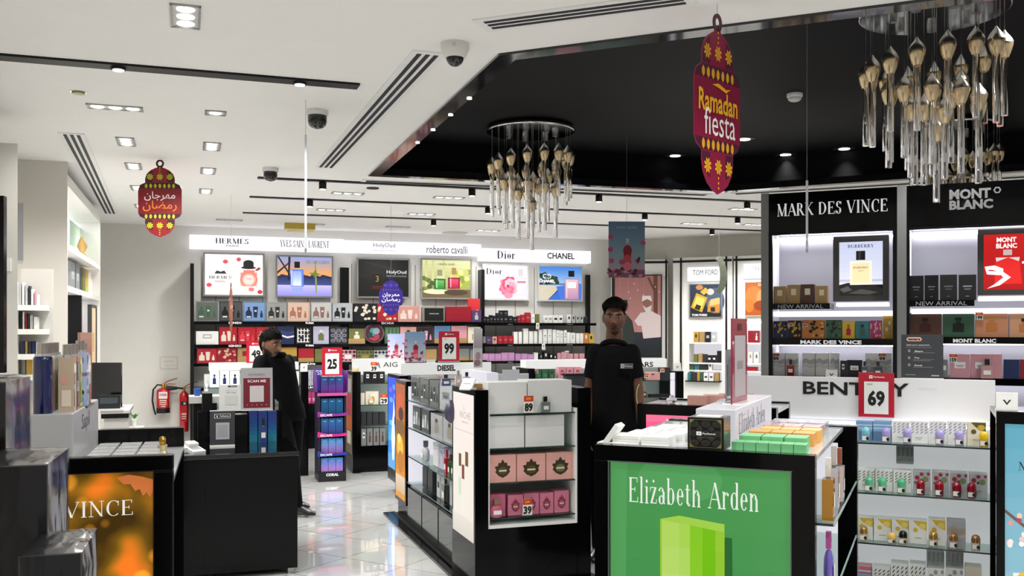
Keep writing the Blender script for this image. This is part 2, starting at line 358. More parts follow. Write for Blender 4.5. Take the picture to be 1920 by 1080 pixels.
# ---------------------------------------------------------------- ceiling fittings
LIT = M('#fffaf0', .5, em=4)
def grille(px, py, n, along, label, on=True, power=11):
    c = atz(px, py, CEIL); ang = RA if along == 'u' else RA+math.pi/2
    t = empty('ceiling_light', (c.x, c.y, CEIL), ang, label, 'ceiling light', 'recessed ceiling lights')
    L = .06+.096*n-.03; W = .062
    fr = MB(); fr.box(-L/2, L/2, -W, -W+.01, -.008, 0, STEEL); fr.box(-L/2, L/2, W-.01, W, -.008, 0, STEEL); fr.box(-L/2, -L/2+.01, -W, W, -.008, 0, STEEL); fr.box(L/2-.01, L/2, -W, W, -.008, 0, STEEL)
    fr.box(-L/2+.01, L/2-.01, -W+.01, W-.01, -.003, 0, M('#c4c4c0', .35)); fr.build('frame', t)
    for i in range(n):
        x = (i-(n-1)/2)*.1
        r = MB(); r.lathe([(.037, -.006), (.037, -.001)], LIT if on else M('#d8d6d0', .3), 20, (x, 0, 0)); r.build('spot', t)
    if on and power: lamp(c.x, c.y, CEIL-.03, power)
L3 = 'three-spot ceiling light, '
grille(348, 30, 3, 'v', L3+'closest to the camera')
grille(216, 201, 3, 'u', L3+'beside the small round gold fitting')
grille(404, 211, 1, 'u', 'square ceiling light with one round spot', power=6)
for k, (a, b) in enumerate([(236, 265), (250, 311), (258, 352), (264, 386)]):
    grille(a, b, 3, 'v', L3+f'{ORD[k]} of the row along the long left vent', power=9)
for k, (a, b) in enumerate([(397, 274), (390, 320), (386, 358)]):
    grille(a, b, 3, 'v', L3+f'{ORD[k]} of the row beyond the single square spot', power=9)
for k, (a, b) in enumerate([(652, 362), (842, 370), (1393, 392)]): grille(a, b, 3, 'u', L3+f'{ORD[k]} from the left between the two front black tracks')
for k, (a, b) in enumerate([(620, 393), (790, 401), (1300, 419), (1415, 421)]): grille(a, b, 3, 'u', L3+f'{ORD[k]} from the left between the middle and rear black tracks')
for k, (a, b) in enumerate([(430, 412), (585, 420), (746, 425), (915, 432), (1353, 450)]): grille(a, b, 3, 'u', L3+f'{ORD[k]} from the left behind the rear black track', on=(k > 2), power=8)
for px, py in [(430, 412), (585, 420), (746, 425), (1000, 432)]:
    q = atz(px, py, CEIL); lamp(q.x, q.y, CEIL-.03, 7)  # lamps added to brighten the back wall, mostly at unlit fittings
grille(1275, 451, 3, 'u', 'unlit three spot ceiling light behind the rear track', on=False)
def strip_at(a, b, w, z0, z1, mat, mb):
    d = (b-a).to_2d().normalized(); nn = Vector((-d.y, d.x))*w/2
    mb.slab([(a.x-nn.x, a.y-nn.y), (b.x-nn.x, b.y-nn.y), (b.x+nn.x, b.y+nn.y), (a.x+nn.x, a.y+nn.y)], z0, z1, mat)
def vent(p0, p1, w, label):
    a, b = atz(*p0, CEIL), atz(*p1, CEIL); t = empty('ceiling_vent', ((a.x+b.x)/2, (a.y+b.y)/2, CEIL), math.atan2(b.y-a.y, b.x-a.x), label, 'ceiling vent', 'linear ceiling vents')
    L = (b-a).length; fr = MB(); fr.box(-L/2, L/2, -w/2, w/2, -.006, 0, M('#e8e8e6', .5)); fr.build('frame', t)
    for k in range(3):
        y = (k-1)*w*.25; sl = MB(); sl.box(-L/2+.04, L/2-.04, y-w*.065, y+w*.065, -.0085, -.005, M('#17171a', .6)); sl.build('slot', t)
vent((133, 249), (207, 400), .17, 'long three slot ceiling vent along the left wall')
vent((806, 96), (609, 314), .17, 'three slot ceiling vent beside the white dome camera and recess')
vent((900, 47), (1300, -6), .17, 'three slot ceiling vent in front of the dark recess')
vent((678, 338), (1330, 365), .13, 'thin ceiling vent along the far edge of the recess')
vent((1372, 363), (1960, 328), .13, 'thin ceiling vent above the black brand cabinets')
def track(p0, p1, w, label, heads, flush=False):
    a, b = atz(*p0, CEIL), atz(*p1, CEIL); ang = math.atan2(b.y-a.y, b.x-a.x)
    t = empty('lighting_track', ((a.x+b.x)/2, (a.y+b.y)/2, CEIL), ang, label, 'track light', 'black lighting tracks'); L = (b-a).length
    r = MB(); r.box(-L/2, L/2, -w/2, w/2, -.012, 0, BLKM); r.build('rail', t)
    for hx in heads:
        # where along the rail the column falls
        k = (hx-960)/F; dd = b-a; s = (k*a.y-a.x)/(dd.x-k*dd.y); x = (s-.5)*L
        h = MB()
        if flush: h.lathe([(.036, -.024), (.04, -.012)], BLKM, 18, (x, 0, 0)); h.lathe([(.028, -.027), (.028, -.024)], LIT, 18, (x, 0, 0))
        else: h.lathe([(.034, -.082), (.034, -.018), (.018, -.014), (.018, -.01)], BLKM, 16, (x, 0, 0)); h.lathe([(.027, -.085), (.027, -.082)], LIT, 16, (x, 0, 0))
        h.build('spot_head', t)
        p = a+dd*s; lamp(p.x, p.y, CEIL-.14, 7, .04, 120)
track((-90, 97), (672, 160), .105, 'black lighting track with two bright round spots over the entrance side', [222, 562], True)
track((483, 332), (1432, 378), .07, 'black lighting track nearest to the far recess edge', [605, 885, 1123, 1401])
track((468, 368), (1432, 408), .07, 'black lighting track, middle of the three at the back', [581, 915, 1209, 1383])
track((455, 398), (1432, 432), .07, 'black lighting track closest to the back wall', [813, 1335])
def dome(px, py, z, r, label, white=True, scale=1.):
    c = atz(px, py, z); t = empty('dome_camera', (c.x, c.y, z), 0, label, 'security camera', 'ceiling dome cameras'); r *= scale
    hs = MB(); wm = M('#d9d8d4', .35)
    if white: hs.lathe([(r, 0), (r, -.42*r), (r*.95, -.5*r), (r*.78, -.95*r), (r*.66, -1.0*r)], wm, 28); hs.lathe([(r*.3, -.42*r), (r*.3, -.2*r)], M('#c4c3bf', .4), 14, (0, -r*.72, 0))
    else: hs.lathe([(r, 0), (r, -.45*r), (r*.9, -.5*r)], wm, 28)
    hs.build('housing', t)
    lens = MB(); R = r*.62 if white else r*.88; z0 = -.98*r if white else -.5*r
    prof = [(R*math.cos(a), z0-R*math.sin(a)) for a in [k*math.pi/16 for k in range(8)]] if white else [(R, z0), (R*.99, -1.05*r), (R*.88, -1.38*r), (R*.6, -1.6*r), (R*.15, -1.7*r)]
    lens.lathe(prof, M('#0a0a0c', .12, coat=.6), 24); lens.build('lens_dome', t)
dome(853, 82, CEIL, .068, 'white dome security camera with a dark lens at the recess corner')
dome(595, 207, CEIL, .056, 'black security camera on white base beside the slot vent', False, 1.2)
dome(507, 315, CEIL, .06, 'black security camera on white base at the first rear track', False, 1.1)
dome(1122, 458, CEIL-.05, .085, 'small white dome camera over the far end of the back wall')
c = atz(147, 172, CEIL); o = MB().lathe([(.045, -.004), (.045, 0)], CHROME, 20).lathe([(.034, -.012), (.036, -.004)], M('#8f8a55', .3, metal=.6), 18).build('ceiling_sensor', None, c); tag(o, 'small round gold sensor in the white ceiling', 'sensor')
c = atz(699, 352, CEIL); o = MB().lathe([(.06, -.01), (.06, 0)], M('#2c2c2c', .5), 18).build('ceiling_speaker', None, c); tag(o, 'small dark round ceiling speaker between rear tracks', 'speaker')
c = atz(853, 436, CEIL); o = MB().lathe([(.08, -.05), (.14, -.03), (.18, -.012), (.18, 0)], M('#d5d5d2', .5), 24).build('ceiling_diffuser', None, c); tag(o, 'round white air diffuser in the ceiling near the back wall', 'vent')
p = P(562, 431, 12.2); t = empty('emergency_light', (p.x, p.y, CEIL-.0), RA, 'long yellow emergency light on the ceiling above the white brand sign', 'emergency light')
MB().box(-.19, .19, -.06, .06, -.075, 0, M('#b59a3a', .4)).build('housing', t); MB().box(-.17, .17, -.065, .055, -.115, -.075, M('#e6dca8', .3)).build('diffuser', t)
c = atz(1490, 176, RZ); t = empty('smoke_detector', (c.x, c.y, RZ), 0, 'round white smoke detector on the black recess ceiling', 'smoke detector')
MB().lathe([(.055, 0), (.055, -.02), (.05, -.026)], M('#d9d9d6', .4), 24).build('base', t); MB().lathe([(.044, -.026), (.046, -.04), (.03, -.052), (.012, -.055)], M('#c9c9c6', .4), 24).build('sensor_cap', t)
for k, (a, b) in enumerate([(1266, 291), (1473, 289), (1583, 278), (1396, 260)]):
    c = atz(a, b, RZ); t = empty('recess_downlight', (c.x, c.y, RZ), RA, ['square downlight in the black recess, closest to the hanging fiesta lantern', 'square downlight in the black recess, between lantern and chandeliers', 'square downlight in the black recess, beside the large chandelier', 'square downlight in the black recess, just behind the fiesta lantern'][k], 'ceiling light', 'recessed ceiling lights')
    MB().box(-.075, .075, -.075, .075, -.006, 0, M('#3a3a3c', .4)).build('frame', t); MB().lathe([(.05, -.01), (.05, -.004)], LIT, 18).build('spot', t); lamp(c.x, c.y, RZ-.04, 3, .05, 75)
for k, (a, b) in enumerate([(880, 184), (845, 215), (812, 243), (783, 267)]):
    c = atz(a, b, CEIL-.012); o = MB().lathe([(.015, -.006), (.015, 0)], M('#fffaf0', .5, em=3), 14).build('spot_reflection', None, c); tag(o, f'tiny painted downlight reflection on the glossy recess edge, {ORD[k]} from the dome camera', 'ceiling light', 'painted reflections on the recess edge')  # glowing discs imitate downlights mirrored in the glossy lip

# ---------------------------------------------------------------- chandeliers
SMOKE = M('#d6c09c', .16, metal=.9); CAPM = M('#dcd8d0', .3, metal=1); CRY = glass('#ffffff', .06)
pr_ = [(.004, 0), (.007, -.006), (.013, -.016), (.023, -.029), (.033, -.043), (.039, -.056), (.041, -.066)]
db = MB(); db.lathe(pr_, CAPM, 14); drop_cap = db
def chandelier(px, py, label, spin=0.):
    c = atz(px, py, 3.215); t = empty('chandelier', (c.x, c.y, 3.215), spin, label, 'chandelier', 'crystal drop chandeliers')
    MB().lathe([(.3, .045), (.345, .04), (.362, .02), (.364, .002), (.355, 0)], CHROME, 40).build('canopy', t)
    for k in range(7):
        a = k*2*math.pi/7; MB().lathe([(.022, -.035), (.024, -.004), (.024, 0)], STEEL, 12, (.2*math.cos(a), .2*math.sin(a), 0)).build('lamp_socket', t)
    N = 32
    for k in range(N):
        if k < 15: a = k*2*math.pi/15; r = .325; zt = -.13-.09*(.5+.5*math.sin(a*1-1.2))
        elif k < 25: a = (k-15)*2*math.pi/10+.2; r = .22; zt = -.25-.16*((k-15)/9)
        else: a = (k-25)*2*math.pi/7; r = .11; zt = -.34-.13*((k-25)/6)
        if k == N-1: r = .015; zt = -.52
        x, y = r*math.cos(a), r*math.sin(a)
        if k == 0:
            w0 = MB().tube([(0, 0, 0), (0, 0, 1)], .0016, STEEL, 5); 
        L = (.3 if k < 15 else .31)*(.9+.2*((k*7) % 5)/4)
        d = MB(); d.tube([(x, y, zt), (x, y, 0)], .0017, STEEL, 5)
        d.lathe(pr_, CAPM, 14, (x, y, zt)); d.lathe([(.0405, -.066), (.0395, -.078), (.035, -.096), (.028, -.118), (.022, -.131), (.0195, -.138)], SMOKE, 14, (x, y, zt))
        ch = d.build('drop', t)
        g = MB(); g.lathe([(.017, -.13), (.017, -.135-L), (.0155, -.14-L)], CRY, 12, (x, y, zt)); g.build('crystal_tube', ch)
chandelier.n = 0
chandelier(995, 248, 'crystal chandelier of gold capped glass tubes over the shop middle')
chandelier(1750, 26, 'large near crystal chandelier of gold capped glass tubes', .3)
chandelier(1790, 243, 'chandelier mostly hidden behind the black cabinet header', .7)

# ---------------------------------------------------------------- hanging lantern signs and posters
def lantern_half():
    o = [(0, -.52)]
    for x, z in [(.06, -.5), (.13, -.46), (.18, -.40), (.2, -.33), (.2, -.27), (.265, -.24), (.295, -.19), (.295, .14), (.265, .2), (.2, .23), (.2, .29), (.18, .35), (.13, .4), (.07, .43), (.035, .44), (.035, .46)]: o.append((x, z))
    return o
def ring(cx, cz, r0, r1, n=18): return [[(cx+r0*math.cos(a), cz+r0*math.sin(a)), (cx+r1*math.cos(a), cz+r1*math.sin(a)), (cx+r1*math.cos(b), cz+r1*math.sin(b)), (cx+r0*math.cos(b), cz+r0*math.sin(b))] for a, b in [(2*math.pi*k/n, 2*math.pi*(k+1)/n) for k in range(n)]]
AR1, AR2 = '\ufee5\ufe8e\ufe9f\ufeae\ufeec\ufee3', '\ufee5\ufe8e\ufec0\ufee3\ufead'
def lantern(px, py, d, h, rot, body, dark, gold, label, text, wscale=1.):
    p = P(px, py, d); t = empty('lantern_sign', p, rot, label, 'hanging sign', 'hanging paper lantern signs')
    sc = h/1.06; X = Matrix.Diagonal((sc*wscale, 1, sc, 1))
    half = lantern_half(); poly = half+[(-x, z) for x, z in half[::-1][:-1]]
    mb = MB(); mb.prism(poly, -.003, .003, M(body, .4), X)
    for q in ring(0, .495, .03, .055): mb.prism(q, -.003, .003, M(dark, .4), X)
    bd = mb.build('lantern_card', t)
    pm = MB(); sh = []
    R = lambda x, z, w, hh, c: ('p', [(x, z-hh), (x+w, z-hh*.4), (x+w, z+hh*.4), (x, z+hh), (x-w, z+hh*.4), (x-w, z-hh*.4)], c)
    sh.append(('p', [(-.2, .23), (.2, .23), (.265, .2), (.29, .15), (-.29, .15), (-.265, .2)], dark)); sh.append(('p', [(-.2, -.27), (.2, -.27), (.265, -.24), (.29, -.2), (-.29, -.2), (-.265, -.24)], dark))
    for s in (1, -1):
        for lo, hi in ((.24, .4), (-.46, -.28)):
            sh.append(('p', [(s*.2, lo if lo > 0 else hi), (s*.1, lo if lo > 0 else hi), (s*.1, hi if lo > 0 else lo+.03), (s*.15, (hi-.03) if lo > 0 else lo+.06), (s*.2, (hi-.11) if lo > 0 else lo+.14)], dark))
    for zz in (.185, -.235):
        for k in range(-4, 5): 
            if abs(k) != 4: sh.append(R(k*.062, zz, .018, .034, gold))
    for zz, sg in ((.31, 1), (-.36, -1)):
        for xx in (-.135, 0, .135):
            for a in range(8):
                q = a*math.pi/4+.39; sh.append(('p', [(xx, zz), (xx+.035*math.cos(q-.3), zz+.035*math.sin(q-.3)), (xx+.05*math.cos(q), zz+.05*math.sin(q)), (xx+.035*math.cos(q+.3), zz+.035*math.sin(q+.3))], gold))
            for k in range(3 if xx == 0 else 0): sh.append(('e', xx, zz+sg*(.065+.03*k), .008, .008, gold))
    for x in text: sh.append(x)
    pm.art(sh, 0, 0, 1, 1, -.003, X=X, eps=.0004); pm.build('print', t)
    st = MB(); st.tube([(0, 0, h*.52), (0, 0, CEIL-p.z)], .0012, M('#8a8a8a', .5), 5); st.build('string', t)
lantern(1345, 200, 3.95, .745, .78, '#86103a', '#4a0c2c', '#e0a41e', 'large crimson lantern sign reading Ramadan fiesta, hung by the recess', [('t', 'Ramadan', 0, .02, .13, .5, 'bold', '#f0b322'), ('t', 'fiesta', .02, -.1, .16, .4, 'sans', '#f6f0ea'), ('p', [(-.08, .12), (.0, .135), (.1, .11), (.16, .12), (.1, .09), (0, .11)], '#f0b322')], .82)
lantern(300, 374, 7.6, .615, .05, '#861522', '#38101a', '#b8bc2a', 'small red lantern sign with Arabic lettering over the left aisle', [('t', AR1, 0, .045, .13, .42, 'arab', '#f4efe8'), ('t', AR2, 0, -.09, .15, .46, 'arab', '#f08a28')])
lantern(733, 556, 10.4, .42, .1, '#2c1c74', '#20145a', '#4a3a96', 'small purple lantern sign with Arabic lettering before the dark poster', [('t', AR1, 0, .045, .13, .42, 'arab', '#f0eef8'), ('t', AR2, 0, -.09, .15, .46, 'arab', '#f0eef8')], 1.1)
lantern(433, 578, 9.6, .5, 1.74, '#8a4a35', '#5a2a22', '#c08a60', 'brown lantern sign seen edge-on before the pink bottle poster', [('t', AR1, 0, .045, .13, .42, 'arab', '#f0e0d0')])
def flower_shapes(txt=True):
    s = [('r', 0, 0, 1, 1, '#63809c'), ('g', 0, .4, 1, 1, '#8fa8b4', '#5f7c9c'), ('g', 0, .14, 1, .42, '#a8a4ac', '#90a8b4'), ('r', 0, 0, 1, .05, '#7a5868'), ('r', 0, 0, 1, .14, '#8a6474')]
    rd = random.Random(3)
    for k in range(26): x = rd.random(); z = .02+rd.random()*.16; s.append(('e', x, z, .05+rd.random()*.04, .03, rd.choice(['#c9587a', '#e08aa4', '#8a3450', '#d9a7b4', '#5a3044'])))
    for x, z in [(.06, .72), (.08, .3), (.95, .62), (.36, .28), (.8, .3), (.05, .5)]: s.append(('e', x, z, .07, .045, '#c24c70'))
    s += [('r', .42, .14, .62, .46, '#b02338'), ('e', .52, .48, .12, .1, '#8f1828'), ('e', .52, .32, .1, .09, '#d04a5c'), ('e', .52, .2, .12, .08, '#e07888'), ('r', .46, .58, .58, .62, '#9aa4ac'), ('r', .48, .62, .56, .7, '#b9c4ca'), ('p', [(.78, .3), (.83, .37), (.88, .36), (.84, .31), (.8, .24)], '#221a22')]
    if txt: s += [('t', 'mon éclat', .5, .9, .05, .55, 'sans', '#b6c2d0')]
    return s
def hung_poster(px, py, d, w, h, rot, label, shapes, top=RZ):
    p = P(px, py, d); t = empty('hanging_poster', p, rot, label, 'hanging poster', 'posters hung from the ceiling')
    MB().box(-w/2, w/2, -.004, .004, -h/2, h/2, M('#c9ccd0', .4)).build('board', t)
    MB().art(shapes, -w/2, -h/2, w, h, -.004).build('print', t)
    MB().tube([(0, 0, h/2), (0, 0, top-p.z)], .0012, M('#8a8a8a', .5), 5).build('string', t)
hung_poster(1175, 468, 8.2, .315, .485, .03, 'hanging poster of a red perfume bottle among pink flowers', flower_shapes())
def edge_banner(px, y0, y1, d, label, rot, w, top=CEIL):
    p = P(px, (y0+y1)/2, d); h = (y1-y0)/F*d; t = empty('hanging_banner', p, rot, label, 'hanging banner', 'banners seen edge-on')
    MB().box(-w/2, w/2, -.006, .006, -h/2, h/2, M('#c9cdd2', .25, coat=.4)).build('board', t)
    MB().tube([(0, 0, h/2), (0, 0, top-p.z)], .0012, M('#8a8a8a', .5), 5).build('string', t)
edge_banner(573, 262, 470, 5.6, 'clear hanging banner seen edge-on below the black camera', math.pi/2+.22, .3)
edge_banner(1513, 345, 470, 5.0, 'clear hanging banner seen edge-on before the black cabinet header', math.pi/2-.3, .25, RZ)

for u, v, pw in [(.3, .6, 12), (1.9, .8, 14), (3.4, 1.0, 14), (.2, 2.4, 10), (2.0, 2.3, 14), (5.2, 1.2, 14), (4.6, 2.6, 12)]:
    q = RW(u, v); lamp(q.x, q.y, CEIL-.03, pw)  # added fill lamps over the entrance side, out of view and without fittings
for x, y in [(2.6, 4.6), (4.1, 5.2), (1.2, 5.4), (3.2, 6.6)]: lamp(x, y, RZ-.04, 12, .06, 110)  # added fill lamps under the recess ceiling, no fitting belongs to them
# ---------------------------------------------------------------- colours and little builders
K = dict(black='#15151a', charcoal='#2b2c30', grey='#7b7f80', silver='#b4b6b8', white='#ebebe8', cream='#e2d8c4', red='#a51c2a', crimson='#8e1526', navy='#1d2a55',
         blue='#5d80a8', teal='#36757a', green='#3b6049', olive='#6d7040', kraft='#a98a58', gold='#b8923c', peach='#d6b39c', pink='#d0959f', rose='#cf9a92', lilac='#c08cbc',
         purple='#503c66', orange='#c4793e', yellow='#cda93a', brown='#5a3a2c', magenta='#a03266', lavender='#b9b6cf')
def hx(c): return K.get(c, c)
def art_of(kind, c='black', a='white'):
    c, a = hx(c), hx(a)
    if kind == 'set': return [('r', .04, .05, .96, .95, c), ('p', [(.1, .18), (.38, .18), (.38, .48), (.3, .58), (.18, .58), (.1, .48)], a), ('r', .2, .58, .29, .74, a), ('p', [(.47, .2), (.62, .2), (.66, .76), (.43, .76)], a), ('r', .76, .2, .88, .42, a), ('r', .79, .42, .85, .54, a), ('r', .14, .2, .34, .27, '#d8dcd8'), ('r', .5, .5, .6, .58, '#d8dcd8')]
    if kind == 'bot': return [('r', .32, .2, .68, .56, c), ('r', .42, .56, .58, .64, c), ('r', .4, .66, .6, .8, a)]
    if kind == 'lab': return [('r', .22, .4, .78, .66, c), ('r', .3, .5, .7, .53, a), ('r', .36, .45, .64, .47, a)]
    if kind == 'txt': return [('r', .25, .52, .75, .57, c), ('r', .32, .42, .68, .45, c), ('r', .4, .14, .6, .17, c)]
    if kind == 'sq': return [('r', .3, .45, .7, .78, c), ('r', .36, .56, .64, .68, a)]
    if kind == 'crown': return [('p', [(.5, .84), (.58, .7), (.66, .72), (.68, .6), (.8, .58), (.74, .44), (.78, .38), (.66, .24), (.5, .16), (.34, .24), (.22, .38), (.26, .44), (.2, .58), (.32, .6), (.34, .72), (.42, .7)], c), ('e', .5, .42, .17, .15, a), ('r', .36, .39, .64, .45, '#d8cfa8')]
    if kind == 'dam': return [('e', x, z, .13, .1, c) for x in (.18, .5, .82) for z in (.2, .5, .8)]+[('e', x, z, .06, .05, a) for x in (.18, .5, .82) for z in (.2, .5, .8)]+[('p', [(x-.1, z), (x, z+.12), (x+.1, z), (x, z-.12)], c) for x in (.34, .66) for z in (.35, .65)]
    if kind == 'dia': return [('p', [(x-.12, z), (x, z+.14), (x+.12, z), (x, z-.14)], c) for x in (.13, .38, .63, .88) for z in (.2, .5, .82)]+[('r', .3, .22, .72, .6, a)]
    if kind == 'spot':
        rd = random.Random(len(c)+5); return [('e', rd.uniform(.07, .93), rd.uniform(.08, .92), .07, .07, rd.choice([c, a, c])) for _ in range(22)]
    if kind == 'maze': return [('r', .1+.2*i, .1, .17+.2*i, .9, a) for i in range(4)]+[('r', .1, .1+.22*j, .85, .15+.22*j, a) for j in range(4)]+[('r', .25, .3, .5, .45, c), ('r', .55, .55, .75, .7, c)]
    if kind == 'base': return [('r', 0, 0, 1, .3, c)]
    if kind == 'fern':
        s = []
        for i in range(4):
            x = .08+.25*i
            for j in range(4): s.append(('p', [(x, .42+.13*j), (x+.13, .5+.13*j), (x+.15, .56+.13*j), (x+.02, .48+.13*j)], c))
        return s+[('r', .3, .24, .7, .27, '#9a9a98'), ('r', .38, .17, .62, .19, '#b0b0ae')]
    if kind == 'lemon': return [('p', [(.2, 1), (1, 1), (1, .6), (.7, .68), (.45, .8)], c), ('e', .75, .78, .2, .12, a), ('e', .35, .6, .14, .1, c), ('r', .3, .24, .7, .27, '#9a9a98')]
    if kind == 'berry': return [('e', .25, .72, .14, .1, c), ('e', .72, .66, .17, .13, a), ('e', .5, .88, .12, .08, c), ('e', .16, .5, .08, .06, c), ('e', .88, .9, .08, .07, c), ('e', .48, .62, .07, .06, '#5a2030'), ('r', .3, .24, .7, .27, '#9a9a98')]
    if kind == 'sea': return [('r', 0, .5, 1, 1, c), ('r', 0, .62, 1, .72, a), ('r', 0, .8, 1, .86, '#cfe0ea'), ('r', .3, .24, .7, .27, '#9a9a98')]
    if kind == 'wave': return [('p', [(0, .7), (.3, .78), (.6, .68), (1, .76), (1, .56), (.6, .48), (.3, .58), (0, .5)], c), ('p', [(0, .45), (.3, .53), (.6, .43), (1, .5), (1, .4), (.6, .33), (.3, .43), (0, .35)], a)]
    if kind == 'grad': return [('r', 0, .12*i, 1, .12*i+.13, m) for i, m in enumerate(c.split(',') if ',' in c else [])]
    return []
FILM = dict(rough=.22, coat=.7, bump=.35, scale=28)
def boxmesh(w, d, h, col, shapes=(), film=False, em=0., asp=1.):
    mb = MB(); c = hx(col); m = M(c, **FILM) if film else M(c, .42)
    mb.box(-w/2, w/2, 0, d, 0, h, m)
    if shapes: mb.art(list(shapes), -w/2, 0, w, h, 0, rough=.4)
    return mb
def row(f, off, z, items, where, depth=.07, noun='perfume box', name='perfume_box', cat='box', group=None, film=False, only=None):
    """items: (px0, px1, py_top, colour, [art kind, colour, colour])"""
    cwf = lambda q: (only or '') if q.startswith('#') else q
    seen = {}
    for it in items: seen[cwf(it[3])] = seen.get(cwf(it[3]), 0)+1
    cnt = {}
    for it in items:
        px0, px1, pt, c = it[:4]; cw = cwf(c); cnt[cw] = cnt.get(cw, 0)+1
        x0, x1 = f.x(px0+.4, off), f.x(px1-.4, off); zt = f.z((px0+px1)/2, pt, off); zb = z
        sh = art_of(*it[4]) if len(it) > 4 and it[4] else []
        lab = f"{cw} {noun} {where}" if seen[cw] == 1 else f"{ORD[cnt[cw]-1]} {cw} {noun} from the left {where}"
        lab = ' '.join(lab.split())
        f.put(boxmesh(x1-x0, depth, zt-zb, c, sh, film), name, (x0+x1)/2, off, zb, lab.strip(), cat, group)
def poster(f, p0, p1, off, label, shapes, em=1.0, fr='#8d8d8a', fw=.022, th=.04, name='lightbox_poster', cat='poster', group=None):
    x0, x1, z0, z1 = f.rect(p0, p1, off); w, h = x1-x0, z1-z0
    t = f.at(name, (x0+x1)/2, off, z0, label, cat, group)
    b = MB(); b.box(-w/2, w/2, 0, th, 0, fw, M(fr, .35)); b.box(-w/2, w/2, 0, th, h-fw, h, M(fr, .35)); b.box(-w/2, -w/2+fw, 0, th, fw, h-fw, M(fr, .35)); b.box(w/2-fw, w/2, 0, th, fw, h-fw, M(fr, .35)); b.box(-w/2+fw, w/2-fw, .012, th, fw, h-fw, M('#202020', .5)); b.build('frame', t)
    q = MB(); q.art(shapes, -w/2+fw, fw, w-2*fw, h-2*fw, .012, em=em); q.build('print', t)
    return t
def letters(parent, txt, x, z, h, w, y, col='#141414', font='sans', em=0., name='lettering', metal=0., X=None):
    mb = MB(); vs, fs, W, Hh = textmesh(txt, font); sx = (w/W) if w else h/Hh
    pts = [Vector((x+(a-W/2)*sx, y, z+(b/Hh-.5)*h)) for a, b in vs]
    if X is not None: pts = [X @ p for p in pts]
    mb.add(pts, fs, M(col, .35, em=em, metal=metal)); return mb.build(name, parent)
def price_sign(loc, rz, num, label, w=.21, h=.3):
    t = empty('price_sign', loc, rz, label, 'price sign', 'red price signs')
    MB().box(-w/2, w/2, -.003, .003, .0, h, M('#b3172e', .35, coat=.4)).box(-w/2, w/2, -.03, .03, -.0, .004, M('#dfe4e6', .1, coat=.5)).build('holder', t)
    sh = [('r', .16, .08, .84, .8, '#e9e9e6'), ('t', 'NOW', .32, .74, .04, .16, 'sans', '#333333'), ('t', num, .5, .43, .36, .48, 'black', '#141414'), ('r', .3, .87, .4, .94, '#f2e8e8'), ('p', [(.315, .93), (.35, .885), (.385, .93), (.35, .91)], '#b3172e'), ('t', 'Perfumes', .58, .905, .04, .3, 'bold', '#f2e8e8')]
    MB().art(sh, -w/2, 0, w, h, -.003).build('print', t); return t
def ticket(f, px, py0, py1, off, num, label, w=.055):
    z1, z0 = f.z(px, py0, off), f.z(px, py1, off); h = z1-z0
    mb = MB(); mb.box(-w/2, w/2, -.002, .002, 0, h, M('#eae8e2', .4)); mb.box(-w/2, w/2, .002, .03, 0, .003, M('#dfe4e6', .1))
    mb.art([('r', 0, .66, 1, 1, '#c8381c'), ('t', 'NOW', .5, .83, .16, .5, 'bold', '#f0c030'), ('t', num, .5, .32, .5, .86, 'black', '#141414')], -w/2, 0, w, h, -.002)
    f.put(mb, 'price_ticket', f.x(px, off), off, z0, label, 'price ticket', 'small price tickets')
def bottle(f, px, off, z, w, h, label, glassc='#e8e0d8', cap='#202022', liquid=None, shape='rect', group=None, d=None):
    """a perfume bottle of body, neck and cap"""
    t = f.at('perfume_bottle', f.x(px, off), off, z, label, 'bottle', group); d = d or w*.6
    gm = M(glassc, .06, coat=.8, trans=.35)
    b = MB()
    if shape == 'round': b.lathe([(w*.3, 0), (w*.47, h*.04), (w*.5, h*.3), (w*.46, h*.52), (w*.3, h*.64), (w*.14, h*.68)], gm, 18, (0, d/2, 0), sy=d/w)
    elif shape == 'dome': b.lathe([(w*.42, 0), (w*.48, h*.03), (w*.5, h*.5)], gm, 18, (0, d/2, 0))
    else: b.box(-w/2, w/2, 0, d, 0, h*.66, gm); b.box(-w*.14, w*.14, d*.3, d*.7, h*.66, h*.7, STEEL)
    b.build('body', t)
    c = MB()
    if shape == 'dome': c.lathe([(w*.5, h*.5), (w*.5, h*.72), (w*.44, h*.86), (w*.3, h*.96), (w*.1, h)], M(cap, .2, coat=.5, metal=.7 if cap in ('#b98a5a', '#c9a05a') else 0), 18, (0, d/2, 0))
    else: c.box(-w*.2, w*.2, d*.25, d*.75, h*.7, h, M(cap, .2, coat=.4))
    c.build('cap', t)
    if liquid: MB().box(-w*.42, w*.42, d*.12, d*.88, h*.03, h*.45, M(liquid, .1)).build('perfume', t) if shape == 'x' else None
    l = MB(); l.art([('r', .2, .2, .8, .42, '#e6e2da')] if shape != 'dome' else [('r', .1, .12, .75, .42, '#ece8e4'), ('e', .72, .26, .17, .12, '#161616')], -w/2, 0, w, h, -.001 if shape == 'rect' else -d*.02 if shape == 'round' else -.006*w/.05); l.build('label', t)
    return t
LED = M('#f6f4ff', .4, em=14)
GLS = clear('#e6f2ee', .1); GEDGE = M('#1c2e2b', .15, coat=.5)
def glass_shelf(parent, x0, x1, y0, y1, z, name='glass_shelf'):
    mb = MB(); mb.box(x0, x1, y0+.003, y1, z-.008, z, GLS); mb.box(x0, x1, y0, y0+.003, z-.008, z, GEDGE); return mb.build(name, parent)

